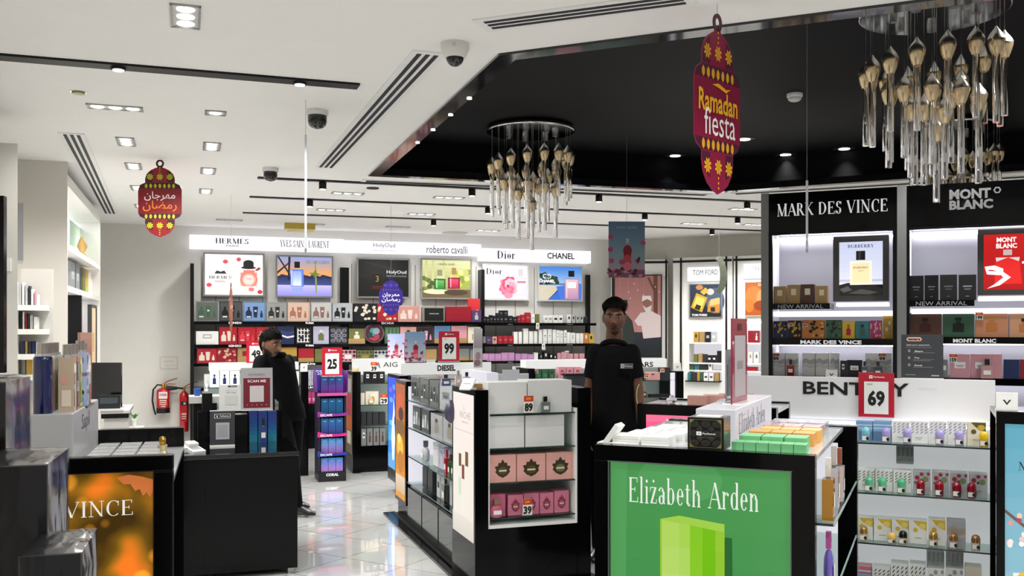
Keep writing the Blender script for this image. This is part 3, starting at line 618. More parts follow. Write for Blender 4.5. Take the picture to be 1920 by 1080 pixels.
# ---------------------------------------------------------------- back wall: brand signs, posters, shelving
WB = Face(RW(-1.35, 13.2), RW(6.1, 13.2), xy=True)
def brand_sign(p0, p1, label, words):
    off = -.16; x0, x1, z0, z1 = WB.rect(p0, p1, off); t = WB.at('brand_sign', (x0+x1)/2, off, z0, label, 'sign', 'white lit brand signs'); w = x1-x0
    MB().box(-w/2, w/2, 0, .155, 0, z1-z0, M('#f4f2fa', .4, em=1.0)).build('light_box', t)
    for txt, pa, pb, py, h, font, col in words:
        xa, xb = WB.x(pa, off)-(x0+x1)/2, WB.x(pb, off)-(x0+x1)/2
        letters(t, txt, (xa+xb)/2, WB.z((pa+pb)/2, py, off)-z0, h, xb-xa, -.002, col, font)
brand_sign((355, 444), (644, 469), 'white lit wall sign above the hat-capped bottle poster and the sunset poster', [('HERMÈS', 404, 466, 451, .085, 'serifb', '#2a2430'), ('PARIS', 424, 448, 461, .03, 'sans', '#55505a'), ('YVES SAINT LAURENT', 525, 617, 457.5, .095, 'serifb', '#3a3440')])
brand_sign((644, 454), (902, 476), 'white lit wall sign above the dark poster and the greenery poster', [('HolyOud', 700, 741, 461, .075, 'sans', '#77727c'), ('PERFUMES INCENSE', 700, 741, 470, .018, 'sans', '#9a96a0'), ('roberto cavalli', 800, 876, 468, .11, 'sans', '#1c1a20')])
brand_sign((901, 468), (1108, 491), 'white lit wall sign, hung slightly lower, above the peony and river posters', [('Dior', 933, 966, 478, .115, 'serifb', '#2a2628'), ('CHANEL', 1026, 1077, 480, .09, 'bold', '#141414')])
WOFF = -.1
G6 = 'lit posters on the back wall'
poster(WB, (381, 474), (496, 556), WOFF, 'lit poster of a pink round bottle with black hat cap', [('r', 0, 0, 1, 1, '#efe8e6'), ('r', 0, 0, 1, .3, '#e8dedb'), ('t', 'HERMÈS', .26, .44, .09, .38, 'serifb', '#1c1a1c'), ('t', 'PARIS', .26, .33, .05, .16, 'sans', '#2c2a2c'), ('p', [(.16, .52), (.2, .6), (.27, .57), (.33, .6), (.36, .54), (.38, .52)], '#2c2a2c'), ('g', .61, .2, .9, .56, '#f8c0b0', '#ea8474'), ('e', .755, .38, .155, .2, '#e8786c'), ('e', .755, .38, .125, .165, '#f09c8e'), ('e', .755, .38, .095, .125, '#f8d0c6'), ('t', 'Twilly', .755, .4, .05, .1, 'sans', '#7a4038'), ('r', .6, .16, .92, .22, '#f6ded8'), ('r', .66, .56, .86, .62, '#e07a70'), ('e', .75, .68, .13, .035, '#161214'), ('r', .66, .68, .84, .8, '#1a1618'), ('e', .75, .8, .09, .07, '#1a1618'), ('p', [(.86, .62), (.93, .7), (.97, .66), (.9, .6)], '#8a3a3c'), ('e', .58, .88, .04, .05, '#c84a58'), ('e', .35, .82, .045, .05, '#d04a50'), ('e', .07, .24, .045, .05, '#d8485a'), ('e', .95, .08, .045, .05, '#c03a44'), ('e', .8, .14, .05, .05, '#e87a78')], group=G6)
poster(WB, (517, 479), (625, 558), WOFF, 'lit poster of a blue bottle against a sunset sky', [('g', 0, .5, 1, 1, '#ee9e4c', '#8f9cd4'), ('g', 0, .26, 1, .5, '#44508c', '#25305c'), ('g', 0, 0, 1, .28, '#8c8ae4', '#c4bcf4')]+[('e', .03+.94*k/15, .48+.02*((k*5) % 3), .05, .03, '#1f294c') for k in range(16)]+[ ('p', [(.0, 1), (.03, 1), (.24, .55), (.22, .52)], '#1c2030'), ('p', [(.2, 1), (.24, 1), (.22, .4), (.19, .4)], '#1c2030'), ('p', [(0, .62), (.24, .9), (.24, .86), (0, .56)], '#1c2030'), ('r', .24, .24, .48, .68, '#5f7cd4'), ('g', .28, .26, .44, .64, '#dfe8fc', '#8ca8f0'), ('r', .25, .26, .27, .66, '#c8d8fc'), ('r', .27, .05, .46, .22, '#98a0f4'), ('r', .31, .72, .41, .88, '#14161e'), ('p', [(.68, .9), (.71, .9), (.73, .06), (.7, .06)], '#8a9a50'), ('p', [(.58, .6), (.66, .52), (.7, .44), (.72, .54), (.8, .56), (.72, .6), (.7, .7), (.66, .6)], '#6a7a2c'), ('t', 'YVES SAINT LAURENT', .74, .875, .085, .44, 'serif', '#2c3440')], group=G6)
poster(WB, (669, 484), (769, 559), WOFF, 'dark lit poster of a black bottle numbered three', [('r', 0, 0, 1, 1, '#121212'), ('r', 0, .5, 1, .6, '#1c1c1c'), ('p', [(0, .95), (1, .6), (1, .68), (0, 1)], '#232323'), ('r', .25, .2, .5, .68, '#241c10'), ('r', .27, .24, .48, .62, '#0c0a08'), ('t', '3', .375, .47, .18, None, 'serif3', '#c0a050') if 0 else ('t', '3', .375, .48, .16, None, 'sans', '#c0a050'), ('r', .28, .2, .48, .3, '#5a1c10'), ('t', 'HolyOud', .76, .66, .12, .4, 'bold', '#e8e8e8'), ('t', 'PERFUMES & INCENSE', .76, .56, .04, .4, 'sans', '#c0c0c0')], em=.5, group=G6)
poster(WB, (789, 485), (885, 561), WOFF, 'lit poster of a green bottle and a red bottle in greenery', [('g', 0, 0, 1, 1, '#8c8c50', '#d4d4a0')]+[('r', x, .3, x+.05, 1, '#c0c488') for x in (.06, .2, .42)]+[('e', .8+.17*math.cos(k*1.9), .5+.2*math.sin(k*2.7), .06, .07, ['#98a444', '#b8bc60', '#808c38', '#ccd07c'][k % 4]) for k in range(22)]+[('e', .1+.1*math.cos(k*1.7), .36+.16*math.sin(k*2.3), .05, .06, ['#5c6a34', '#78863e', '#48562c'][k % 3]) for k in range(12)]+[ ('r', 0, 0, 1, .22, '#6a5c3c'), ('e', .3, .16, .28, .07, '#d8d4b0'), ('e', .7, .14, .25, .08, '#4a3a2c'), ('r', .24, .22, .48, .5, '#1f5a28'), ('g', .27, .24, .45, .46, '#2c7a34', '#6cb45c'), ('r', .29, .26, .31, .48, '#a8d8a0'), ('r', .3, .52, .42, .58, '#c8c8a0'), ('r', .31, .58, .41, .74, '#8a8a68'), ('r', .53, .24, .78, .54, '#7c0c2a'), ('g', .56, .26, .75, .5, '#a8123a', '#e0486c'), ('r', .58, .28, .6, .52, '#f0a0b0'), ('r', .6, .56, .71, .62, '#d0b080'), ('r', .61, .62, .7, .8, '#a07a3c'), ('t', 'roberto cavalli', .5, .9, .07, .34, 'sans', '#3a3a20')], group=G6)
poster(WB, (905, 495), (992, 563), WOFF, 'lit poster of a pink peony beside a pale bottle', [('r', 0, 0, 1, 1, '#f4ecf2'), ('r', .0, 0, 1, .2, '#f0e0ea'), ('r', .72, .1, .98, .66, '#f4c8d4'), ('r', .75, .14, .95, .6, '#f8dce4'), ('r', .78, .68, .9, .9, '#c8c0c4'), ('r', .76, .48, .96, .54, '#b87888')]+[('e', .56+.17*math.cos(k*2.4)*(k/26)**.5, .37+.27*math.sin(k*2.4)*(k/26)**.5, .062, .075, ['#d8607c', '#ee94a8', '#f4b4c0', '#cc4c6c', '#e87a90'][k*7 % 5]) for k in range(26, 0, -1)]+[('e', .55, .38, .04, .05, '#b83c58'), ('e', .5, .18, .06, .07, '#dc7890'), ('e', .56, .1, .1, .09, '#e88aa0'), ('t', 'Dior', .24, .82, .18, .36, 'serifb', '#201c20')], fr='#c8c8c6', group=G6)
poster(WB, (1009, 497), (1093, 565), WOFF, 'lit poster of a pale bottle beside a blue river', [('g', 0, .4, 1, 1, '#a8c4e4', '#3f7ccc'), ('r', 0, .44, 1, .5, '#5a7a8c')]+[('e', .04+.4*((k*37) % 23)/23, .5+.34*((k*53) % 17)/17*(1-.6*((k*37) % 23)/23), .05, .05, ['#26362a', '#3c4c38', '#1c2a22'][k % 3]) for k in range(26)]+[ ('p', [(0, .0), (0, .44), (.5, .4), (.36, .2), (.2, 0)], '#c8bca8'), ('p', [(.3, .1), (.6, .46), (.62, .3), (.5, 0), (.2, 0)], '#3468c8'), ('p', [(.4, .4), (1, .5), (1, 0), (.5, 0)], '#4470cc'), ('r', .6, .02, .94, .64, '#a87c98'), ('g', .62, .04, .92, .62, '#b48aa8', '#e4b8bc'), ('r', .64, .06, .66, .6, '#f0d0d4'), ('r', .67, .36, .87, .54, '#f4ece8'), ('r', .69, .7, .83, .88, '#101014'), ('t', 'CHANEL', .18, .56, .09, .38, 'black', '#f4f4f4')]+[('p', q, '#f4f4f4') for c0 in (.14, .22) for q in [[(c0+.06*math.cos(a), .7+.07*math.sin(a)), (c0+.042*math.cos(a), .7+.05*math.sin(a)), (c0+.042*math.cos(a+.4), .7+.05*math.sin(a+.4)), (c0+.06*math.cos(a+.4), .7+.07*math.sin(a+.4))] for a in [((math.pi if c0 > .2 else 0)+.9+i*.4) for i in range(11)]]], fr='#c8c8c6', group=G6)
# the two-bay shelving
xL, xM, xR = WB.x(360, -.1), WB.x(646, -.05), WB.x(1104, -.1); xM2 = WB.x(900, -.05)
ws = WB.at('display_shelving', 0, 0, 0, 'black shelving unit along the back wall with three long shelves of boxes', 'shelving')
bp = MB(); bp.box(xL, xR, -.02, -.003, .1, 2.5, M('#dddcd8', .5, noise=.04, scale=3))
xx = xL+.3
while xx < xR: bp.box(xx-.004, xx+.004, -.022, -.02, .1, 2.5, M('#5a5a58', .5)); xx += .3
bp.build('back_panel', ws)
SD = .38
for x, w, y0, ztop in ((xL, .045, -SD-.04, WB.z(360, 494, -.4)), (xM, .12, -.06, WB.z(646, 502)), (xM2, .05, -.2, WB.z(900, 507)), (xR, .05, -.1, WB.z(1104, 516))):
    MB().box(x-w/2, x+w/2, y0, -.022, 0, ztop, BLKM).build('upright', ws)
zs = [WB.z(600, 603, -SD), WB.z(600, 645, -SD), WB.z(600, 679, -SD), WB.z(600, 723, -SD), WB.z(600, 763, -SD)]
xE = WB.x(1118, -SD)
for k, z in enumerate(zs):
    s1 = MB().box(xL+.02, xM2, -SD, -.023, z-.038, z, BLACK).build('shelf', ws)
    s2 = MB().box(xM2+.001, xE, -SD, -.023, z-.05, z-.012, BLACK).build('shelf', ws)
    if k in (2, 3): letters(s1, 'Live', WB.x(584, -SD), z-.019, .028, .1, -SD-.002, '#f2f2f2', 'black', em=.8)
    if k < 2:
        for txt, px, w, fo in (('KENZO', 441, .16, 'black'), ('PUMA', 581, .11, 'black'), ('ESCADA', 727 if k == 0 else 739, .17, 'sans')): letters(s1, txt, WB.x(px, -SD), z-.019, .026, w, -SD-.002, '#f2f2f2', fo, em=.8)
    letters(s2, 'miss', WB.x(957, -SD), z-.031, .02, .07, -SD-.002, '#a8a8a8', 'sans'); letters(s2, 'CHANCE', WB.x(1068, -SD), z-.031, .016, .1, -SD-.002, '#a8a8a8', 'sans')
O1 = -SD+.03
GB = 'boxes on the back wall shelves'
W1, W2, W3 = 'on the top back wall shelf', 'on the middle back wall shelf', 'on the lowest back wall shelf'
row(WB, O1, zs[0], [(367, 410, 565, 'grey', ('set', '#5f645f', 'green')), (411, 455, 565, 'charcoal', ('set', '#4a4d4e', 'black')), (456, 498, 566, 'blue', ('set', '#7c9cc8', 'navy')), (499, 538, 567, '#8f918e', ('set', '#9b9d9a', 'charcoal')), (539, 580, 567, 'peach', ('set', '#dcc0ac', '#b0705a')), (583, 622, 567, 'silver', ('set', '#c6c6c4', '#8a6a60')), (623, 661, 568, '#a9aeb4', ('set', '#b4b9be', 'black'))], W1, .1, 'window gift set', 'gift_set', 'gift set', GB, only='grey')
row(WB, O1, zs[0], [(663, 707, 569, 'black', ('spot', 'cream', '#d8d0c0')), (707, 745, 569, 'red', ('spot', 'cream', '#c8b080')), (746, 788, 574, 'rose', ('set', '#c48d84', '#e8c8be')), (792, 834, 576, '#8f8f80', None), (836, 884, 575, 'crimson', None), (884, 903, 582, 'purple', ('bot', 'silver', 'pink'))], W1+' under the dark posters', .1, 'gift box', 'gift_box', 'gift box', GB, only='grey fur-covered')
xa, xb = WB.x(796, O1-.003), WB.x(831, O1-.003); h_ = .11
f_ = MB(); f_.box(-(xb-xa)/2, (xb-xa)/2, -.02, -.001, .02, .19, M('#10120f', .9, bump=1., scale=200)); f_.art([('t', 'MICHAEL KORS', .5, .55, .08, .5, 'bold', '#c8c8c0')], -(xb-xa)/2, .02, xb-xa, .17, -.02)
WB.put(f_, 'fur_pouch', (xa+xb)/2, O1, zs[0], 'black furry pouch panel leaning on its grey gift box', 'pouch')
xa = WB.x(860, O1); letters_o = MB().art([('t', 'Calvin Klein', 0, .5, .2, .5, 'bold', '#f0e0e0')], -.1, 0, .3, .14, 0)
xa, xb = WB.x(877, O1+.11), WB.x(900, O1+.11)
WB.put(MB().box(-(xb-xa)/2, (xb-xa)/2, 0, .01, 0, WB.z(888, 560, O1+.11)-zs[0], M('#c83236', .4)).art([('p', [(.4, .3), (.5, .28), (.9, .6), (.8, .66)], '#1c1418'), ('p', [(.46, .34), (.52, .33), (.84, .58), (.79, .62)], '#e8e0e0')], -(xb-xa)/2, 0, xb-xa, .3, 0), 'display_card', (xa+xb)/2, O1+.11, zs[0], 'tall red display card behind the purple box at the shelf end', 'display card')
row(WB, O1, zs[1], [(367, 410, 621, 'white', ('sq', 'silver', 'white')), (411, 445, 613, 'red', ('set', '#a81828', 'cream')), (446, 480, 613, 'red', ('set', '#b01c2a', '#d8404a')), (480, 518, 613, 'red', ('set', '#bf2430', '#e0a080')), (519, 552, 612, 'navy', ('wave', '#33406c', '#dfe2ea')), (554, 585, 613, 'black', ('maze', 'black', 'white')), (587, 617, 612, 'lavender', ('bot', 'olive', '#d8d8e0')), (618, 652, 613, 'charcoal', ('dam', '#85858f', '#3c3c44')), (654, 684, 616, 'olive', ('bot', 'cream', 'cream'))], W2, .1, 'gift box', 'gift_box', 'gift box', GB)
row(WB, O1-.012, zs[1], [(653, 685, 635, 'kraft', None)], W2+' before the olive box', .01, 'box front', 'box_sleeve', 'box sleeve', GB)
c = WB.x(701.5, O1); t = WB.at('gift_tin', c, O1, zs[1], 'round gift tin with a red and teal lid print standing on edge', 'tin')
X90 = Matrix.Translation((0, 0, .143)) @ Matrix.Rotation(math.pi/2, 4, 'X')
MB().lathe([(.143, -.05), (.143, .0), (.13, .006)], M('#75666a', .3, metal=.4), 36, X=X90).build('tin_body', t)
MB().art([('e', .5, .5, .42, .42, '#48141f'), ('e', .42, .56, .14, .2, '#3f8f92'), ('e', .6, .6, .16, .16, '#8a9aa4'), ('e', .3, .42, .12, .14, '#2a3a40'), ('e', .62, .36, .14, .1, '#9a3c50'), ('p', [(.2, .25), (.5, .12), (.8, .25), (.6, .3), (.4, .3)], '#a83848')], -.143, 0, .286, .286, -.007).build('lid_print', t)
row(WB, O1, zs[1], [(721, 749, 613, 'green', ('fern', '#8aa864', 'white')), (750, 781, 613, 'rose', ('bot', 'black', 'black')), (782, 813, 613, 'brown', ('set', '#2c2026', '#c88aa0')), (814, 845, 611, 'blue', ('base', 'kraft', 'white')), (846, 876, 611, 'pink', ('base', 'kraft', 'white')), (877, 902, 613, 'cream', ('bot', 'kraft', 'brown'))], W2+' under the dark posters', .1, 'gift box', 'gift_box', 'gift box', GB)
row(WB, O1, zs[2], [(369, 407, 653, 'red', ('set', '#b02030', 'cream')), (407, 444, 652, 'crimson', ('spot', 'peach', '#c04040')), (445, 476, 652, 'kraft', ('sq', 'crimson', 'crimson')), (522, 557, 651, 'gold', None), (559, 589, 653, 'red', ('base', 'kraft', 'black')), (590, 634, 654, 'olive', None), (637, 668, 656, 'pink', ('dia', '#2c1c20', '#e6d8d4')), (669, 700, 657, 'olive', ('dia', '#4a4420', '#8c8440')), (701, 729, 657, 'silver', ('dia', '#17171a', '#c8c8ca')), (798, 819, 655, 'kraft', None), (860, 880, 654, 'grey', ('base', 'kraft', 'white')), (881, 893, 655, 'grey', ('base', 'kraft', 'white'))], W3, .1, 'gift box', 'gift_box', 'gift box', GB)
row(WB, O1-.006, zs[2], [(522, 557, 668, 'black', ('txt', 'gold', 'gold'))], W3+' wrapped round the gold box', .005, 'band', 'box_band', 'box band', GB)
zt = [z-.012 for z in zs]; D1 = 'on the top shelf under the peony poster'; D2, D3 = 'on the middle shelf under the peony poster', 'on the lowest shelf under the peony poster'
T = ('txt', 'silver', 'white')
row(WB, O1, zt[0], [(907, 912, 593, 'black', T), (912, 918, 594, 'black', T), (918, 925, 591, 'black', T), (925, 931, 592, 'black', T), (931, 937, 592, 'black', T), (937, 944, 592, 'black', T), (944, 953, 592, 'black', T), (953, 962, 592, 'black', T), (962, 970, 594, 'black', T), (970, 977, 592, 'crimson', T), (977, 985, 590, 'red', T), (985, 995, 586, 'red', T), (996, 1003, 589, 'white', ('lab', 'silver', 'white')), (1004, 1012, 589, 'olive', None)], D1, .06, group='small perfume boxes on the right bay')
row(WB, O1+.01, WB.z(940, 592, O1), [(930, 936, 587, 'black', T), (936, 944, 582, 'black', T), (944, 953, 582, 'black', T)], 'stacked on the black row under the peony poster', .05, group='small perfume boxes on the right bay')
row(WB, O1, zt[0], [(1020, 1028, 591, 'white', ('lab', 'grey', 'white')), (1028, 1036, 591, 'white', ('lab', 'grey', 'white')), (1037, 1047, 591, 'white', ('lab', 'black', 'black')), (1047, 1056, 591, 'white', ('lab', 'black', 'black')), (1056, 1063, 591, 'silver', None), (1063, 1071, 590, 'white', ('sq', 'black', 'black')), (1072, 1079, 590, 'silver', ('sq', 'black', 'black')), (1080, 1087, 591, 'silver', ('sq', 'black', 'black')), (1087, 1094, 591, 'silver', ('sq', 'black', 'black')), (1095, 1102, 594, 'charcoal', None)], 'on the top shelf under the river poster', .06, group='small perfume boxes on the right bay')
row(WB, O1, zt[1], [(906, 911, 631, 'grey', None), (911, 922, 631, 'purple', T), (923, 932, 631, 'rose', ('sq', 'purple', 'purple')), (933, 943, 630, 'red', T), (943, 953, 630, 'red', T), (953, 963, 630, 'red', T)]+[(a, b, t_y, 'white', ar) for a, b, t_y, ar in [(963, 971, 622, None), (972, 979, 622, None), (981, 991, 616, None), (992, 1000, 621, None), (1001, 1008, 621, None), (1010, 1017, 618, None), (1018, 1026, 617, ('txt', 'black', 'white')), (1027, 1035, 617, ('txt', 'grey', 'white')), (1036, 1043, 618, None), (1043, 1050, 619, ('sq', 'silver', 'white')), (1050, 1056, 620, ('sq', 'silver', 'white')), (1057, 1063, 619, ('sq', 'grey', 'white')), (1063, 1069, 623, None), (1069, 1079, 624, ('sq', 'silver', 'cream')), (1080, 1087, 625, None), (1087, 1094, 625, None)]]+[(1094, 1104, 624, 'orange', ('sq', 'cream', 'cream')), (1104, 1113, 626, 'yellow', ('sq', 'black', 'black'))], 'on the middle shelf of the wall bay', .06, group='small perfume boxes on the right bay')
row(WB, O1, zt[2], [(905, 916, 663, 'lilac', T), (916, 928, 663, 'lilac', T), (928, 940, 663, 'lilac', T), (940, 953, 661, 'lilac', T), (953, 965, 661, 'lilac', T), (966, 977, 663, 'lilac', T), (977, 989, 663, 'lilac', T), (989, 1001, 664, 'lilac', T), (1001, 1009, 661, 'white', None), (1011, 1018, 664, 'black', ('sq', 'silver', 'black')), (1019, 1028, 659, 'black', ('sq', 'white', 'white')), (1030, 1037, 663, 'black', ('sq', 'white', 'white')), (1038, 1044, 666, 'black', ('sq', 'white', 'white')), (1045, 1052, 662, 'pink', T), (1052, 1059, 660, 'pink', T), (1059, 1067, 658, 'white', ('dam', 'magenta', 'pink')), (1067, 1075, 663, 'pink', T), (1076, 1085, 663, 'pink', T), (1086, 1096, 663, 'pink', T)], 'on the lowest shelf of the wall bay', .06, group='small perfume boxes on the right bay')
for k, (px, z) in enumerate([(1008, zt[0]), (1019, zt[1])]):
    WB.put(MB().box(-.025, .025, -.003, 0, -.09, 0, M('#e6e4de', .4)).art([('e', .5, .6, .25, .2, '#8a8a88'), ('r', .25, .15, .75, .22, '#8a8a88')], -.025, -.09, .05, .09, -.003), 'shelf_tag', WB.x(px, -SD), -SD-.002, z, ['white tag hanging from the upper black shelf edge', 'white tag hanging from the middle black shelf edge'][k], 'tag')
f2 = MB(); f2.box(-.035, .035, -.004, 0, 0, .16, M('#e8e6e2', .4)); f2.art([('r', 0, .6, 1, 1, '#b01824'), ('e', .5, .3, .3, .15, '#b01824')], -.035, 0, .07, .16, -.004)
WB.put(f2, 'safety_notice', WB.x(995.5), -.005, WB.z(995, 563), 'small red and white safety notice on the wall between lit posters', 'notice')
row(WB, O1, zs[3], [(577, 584, 694, 'silver', ('maze', 'grey', 'lavender')), (584, 592, 694, 'silver', ('maze', 'grey', 'lavender'))], 'on the fourth wall shelf beside the black post', .08, group=GB)
row(WB, O1, zs[4], [(577, 584, 735, 'magenta', ('txt', 'white', 'white')), (584, 593, 735, 'magenta', ('txt', 'white', 'white'))], 'on the fifth wall shelf beside the black post', .08, group=GB)
MB().box(xL+.03, xR-.03, -SD+.02, -.03, 0, .6, BLACK).build('base_cabinet', ws)
# ---------------------------------------------------------------- gondolas and cabinets in the middle and back of the shop
XL = Matrix.Rotation(-math.pi/2, 4, 'Z')      # a face that looks to -x: local x runs to -y
def side_art(parent, shapes, y_far, y_near, z0, z1, x, em, name='print'):
    w = y_far-y_near; mb = MB(); X = Matrix.Translation((x, y_far, 0)) @ XL; mb.art(shapes, 0, z0, w, z1-z0, 0, em=em, X=X); return mb.build(name, parent)
FC = Face(RW(-1.35, 10.5), RW(6.1, 10.5), xy=True)
def zc(f, px, py, off=0.): return f.z(px, py, off)
def cabinet(f, pxl, pxr, label, header, post, shelves, ztop, name='display_cabinet', depth=.45, base_z=.45, panel='#cfd1d0', postz=1.13, wall_w=.02):
    """header: (px0, px1, y_top, y_bot); post: (px0, px1, y_top); shelves: list of z"""
    x0, x1 = f.x(pxl), f.x(pxr); t = f.at(name, x0, 0, 0, label, 'display cabinet', 'shop display gondolas')
    w = x1-x0; MB().box(0, w, .02, depth, .04, base_z, BLACK).box(.02, w-.02, .04, depth-.02, 0, .04, BLKM).build('base', t)
    MB().box(0, w, depth-.03, depth, base_z, ztop, M(panel, .45)).build('back_panel', t)
    for z in shelves: glass_shelf(t, .0, w, .02, depth-.03, z)
    if header:
        a, b = f.x(header[0], depth*.5)-x0, f.x(header[1], depth*.5)-x0; pm = (header[0]+header[1])/2
        z1, z0 = f.z(pm, header[2], depth*.5), f.z(pm, header[3], depth*.5)
        h = MB().box(a, b, depth*.5, depth-.031, z0, z1, M('#f4f4f2', .35, em=.6)).build('header', t); t['hz'] = (z0+z1)/2
    for p in post:
        a, b = f.x(p[0])-x0, f.x(p[1])-x0; MB().box(a, b, -.01, depth, 0, f.z((p[0]+p[1])/2, p[2]), BLACK).build('end_post', t)
    MB().box(.01, .03, .02, depth-.031, base_z, ztop-.1, M('#e9e9e8', .4)).build('side_panel', t)
    return t, x0
z1_, z2_, z3_ = FC.z(545, 724), FC.z(545, 762), FC.z(545, 801)
C1, x0 = cabinet(FC, 384, 578, 'black cabinet with white header and glass shelves behind the man at the till', (392, 560, 680, 694), [(564, 578, 697)], [z1_, z2_, z3_], 1.1)
GC = 'boxes on the cabinet by the till'
row(FC, .03, z1_, [(393, 411, 696, 'white', ('bot', 'navy', 'navy')), (412, 430, 696, 'white', ('bot', 'navy', 'navy')), (431, 450, 696, 'white', ('bot', 'navy', 'black'))], 'with a dark bottle print behind the till signs', .08, group=GC)
row(FC, .03, z1_, [(522, 541, 697, 'white', ('bot', 'red', 'red')), (542, 561, 697, 'white', ('bot', 'red', 'red'))], 'with a red bottle print beside the black post', .08, group=GC)
bottle(FC, 537, .0, z1_, .06, .1, 'red perfume bottle before the white boxes beside the black post', '#d0404c', '#b0202c')
row(FC, .05, z2_, [(532, 545, 740, 'navy', ('lab', 'white', 'white')), (546, 558, 740, 'navy', None)], 'on the cabinet shelf behind the green bottle', .08, group=GC)
bottle(FC, 546, .0, z2_, .07, .13, 'green perfume bottle with copper cap on the cabinet shelf', '#0e5a4c', '#a8653a')
row(FC, .03, z3_, [(548, 562, 765, 'crimson', None)], 'on the lower shelf with a price ticket', .08, group=GC)
bottle(FC, 545, .01, z3_, .06, .19, 'dark red perfume bottle beside the crimson box', '#7c1420', '#5a0e18')
ticket(FC, 554, 767, 779, .02, '59', 'small price ticket on the crimson box by the till')
row(FC, .03, .45, [(551, 561, 814, 'blue', ('lab', 'white', 'white'))], 'on the base of the cabinet beside the black post', .08, group=GC)
def card(f, px, off, z, w, h, label, col='#ececea', shapes=(), lean=0., name='card_holder', rz=0.):
    mb = MB(); X = Matrix.Rotation(-lean, 4, 'X'); mb.box(-w/2, w/2, 0, .012, 0, h, M(col, .3, coat=.3), X); mb.art(list(shapes), -w/2, 0, w, h, 0, X=X)
    mb.box(-w/2, w/2, .0, .07, 0, .006, M(col, .3)); o = mb.build(name, None, f.w(f.x(px, off), off, z), f.rz+rz); return tag(o, label, 'card holder', 'white card holders')
VSH = [('p', [(.3, .62), (.5, .34), (.7, .62), (.6, .62), (.5, .46), (.4, .62)], '#2a2a2a')]
card(FC, 570, .02, FC.z(570, 697), .075, .09, 'white card holder on the black cabinet post behind the till', shapes=VSH)
# cabinet with the AIG header
zA = [FC.z(700, 719), FC.z(700, 759), FC.z(700, 797), FC.z(700, 836)]
CA, xa0 = cabinet(FC, 661, 770, 'black cabinet with white header and two price tickets, right beside the purple tower', (665, 760, 673, 702), [(661, 676, 697)], zA[:3], 1.12, base_z=zA[3])
hz = CA['hz']; del CA['hz']; del C1['hz']
letters(CA.children[0] if 0 else [c for c in CA.children if c.name.startswith('header')][0], 'AIG', FC.x(732, .22)-xa0, FC.z(732, 683.5, .22), .055, .165, .22, '#1c1c1c', 'sans')
letters([c for c in CA.children if c.name.startswith('header')][0], '\u0391', FC.x(709, .22)-xa0, FC.z(709, 684.5, .22), .065, .05, .22, '#1c1c1c', 'bold')
GA = 'boxes on the cabinet right of the purple tower'
side_art([c for c in CA.children if c.name.startswith('end_post')][0], [('g', 0, 0, 1, 1, '#6a5a40', '#8a7a68'), ('r', .1, .5, .9, .75, '#b83c54'), ('r', .1, .3, .9, .48, '#c8662c'), ('r', .2, .12, .8, .28, '#d8ccb8'), ('r', .15, .78, .85, .95, '#b8b0a8')], .43, .02, .2, 1.08, -.002, .45)
row(FC, .03, zA[0], [(683, 696, 697, 'black', ('sq', 'white', 'brown')), (696, 709, 697, 'black', ('sq', 'white', 'black')), (709, 722, 697, 'black', ('sq', 'white', 'brown'))], 'with white front on the top cabinet shelf', .08, group=GA)
ticket(FC, 701, 679, 697, .0, '39', 'price ticket reading 39 on the white cabinet header', .07)
row(FC, .05, zA[1], [(675, 684, 737, 'cream', None), (685, 710, 734, 'cream', ('bot', 'gold', 'white'))], 'on the second cabinet shelf beside the ticket', .08, group=GA)
bottle(FC, 696, .02, zA[1], .06, .11, 'clear gold perfume bottle before the cream box', '#e6d9a8', '#d8d0c0', shape='round')
ticket(FC, 720, 739, 758, .0, '29', 'price ticket reading 29 on the glass cabinet shelf', .08)
row(FC, .03, zA[2], [(677, 687, 773, 'charcoal', None), (688, 698, 773, 'charcoal', None), (699, 710, 773, 'charcoal', None), (711, 723, 773, 'charcoal', None)], 'on the third cabinet shelf', .1, group=GA)
row(FC, .03, zA[3], [(677, 687, 804, 'grey', ('sq', 'white', 'black')), (688, 699, 803, 'grey', ('bot', 'brown', 'brown')), (700, 711, 803, 'grey', ('bot', 'brown', 'brown')), (712, 723, 803, 'grey', ('bot', 'brown', 'brown'))], 'on the lowest cabinet shelf', .1, group=GA)
FC.put(MB().lathe([(.035, 0), (.035, .04), (.03, .05)], M('#c9b48a', .4), 16), 'small_jar', FC.x(667, .05), .05, FC.z(668, 697), 'small cream jar on top of the black cabinet post', 'jar')

# purple display tower
FE = Face(RW(0.8, 10.0), RW(1.8, 10.0), xy=True)
xe0, xe1 = FE.x(597), FE.x(649); we = xe1-xe0
te = FE.at('display_tower', xe0, 0, 0, 'tall black and purple cardboard display tower of blue boxes', 'display stand')
zE = [FE.z(623, y) for y in (740, 776, 814, 850, 883)]
MB().box(0, we, .0, .3, 0, FE.z(623, 884), M('#17171a', .4)).build('base', te)
letters([c for c in te.children][0], 'CORAL', we/2, FE.z(623, 890), .03, .13, -.002, '#f0f0f0', 'black')
bd = MB().box(0, .018, 0, .3, zE[4], FE.z(623, 735), M('#1f1c2c', .4)).box(we-.018, we, 0, .3, zE[4], FE.z(623, 735), M('#1f1c2c', .4)).box(.018, we-.018, .28, .3, zE[4], FE.z(623, 735), M('#241c38', .4)).build('tray_frame', te)
hd = MB(); hz0, hz1 = FE.z(623, 735), FE.z(623, 693); hd.box(-.01, we+.01, .27, .29, hz0, hz1, M('#4a3a9a', .4)).box(-.02, -.01, .0, .29, hz0, hz1-.02, M('#5a2a80', .4)).box(we+.01, we+.02, 0, .29, hz0, hz1-.02, M('#6a2a88', .4))
hd.art([('t', 'ESCAPE', .5, .83, .2, .9, 'bold', '#d8e4f4')], -.01, hz0, we+.02, hz1-hz0, .27); hd.build('header_panel', te)
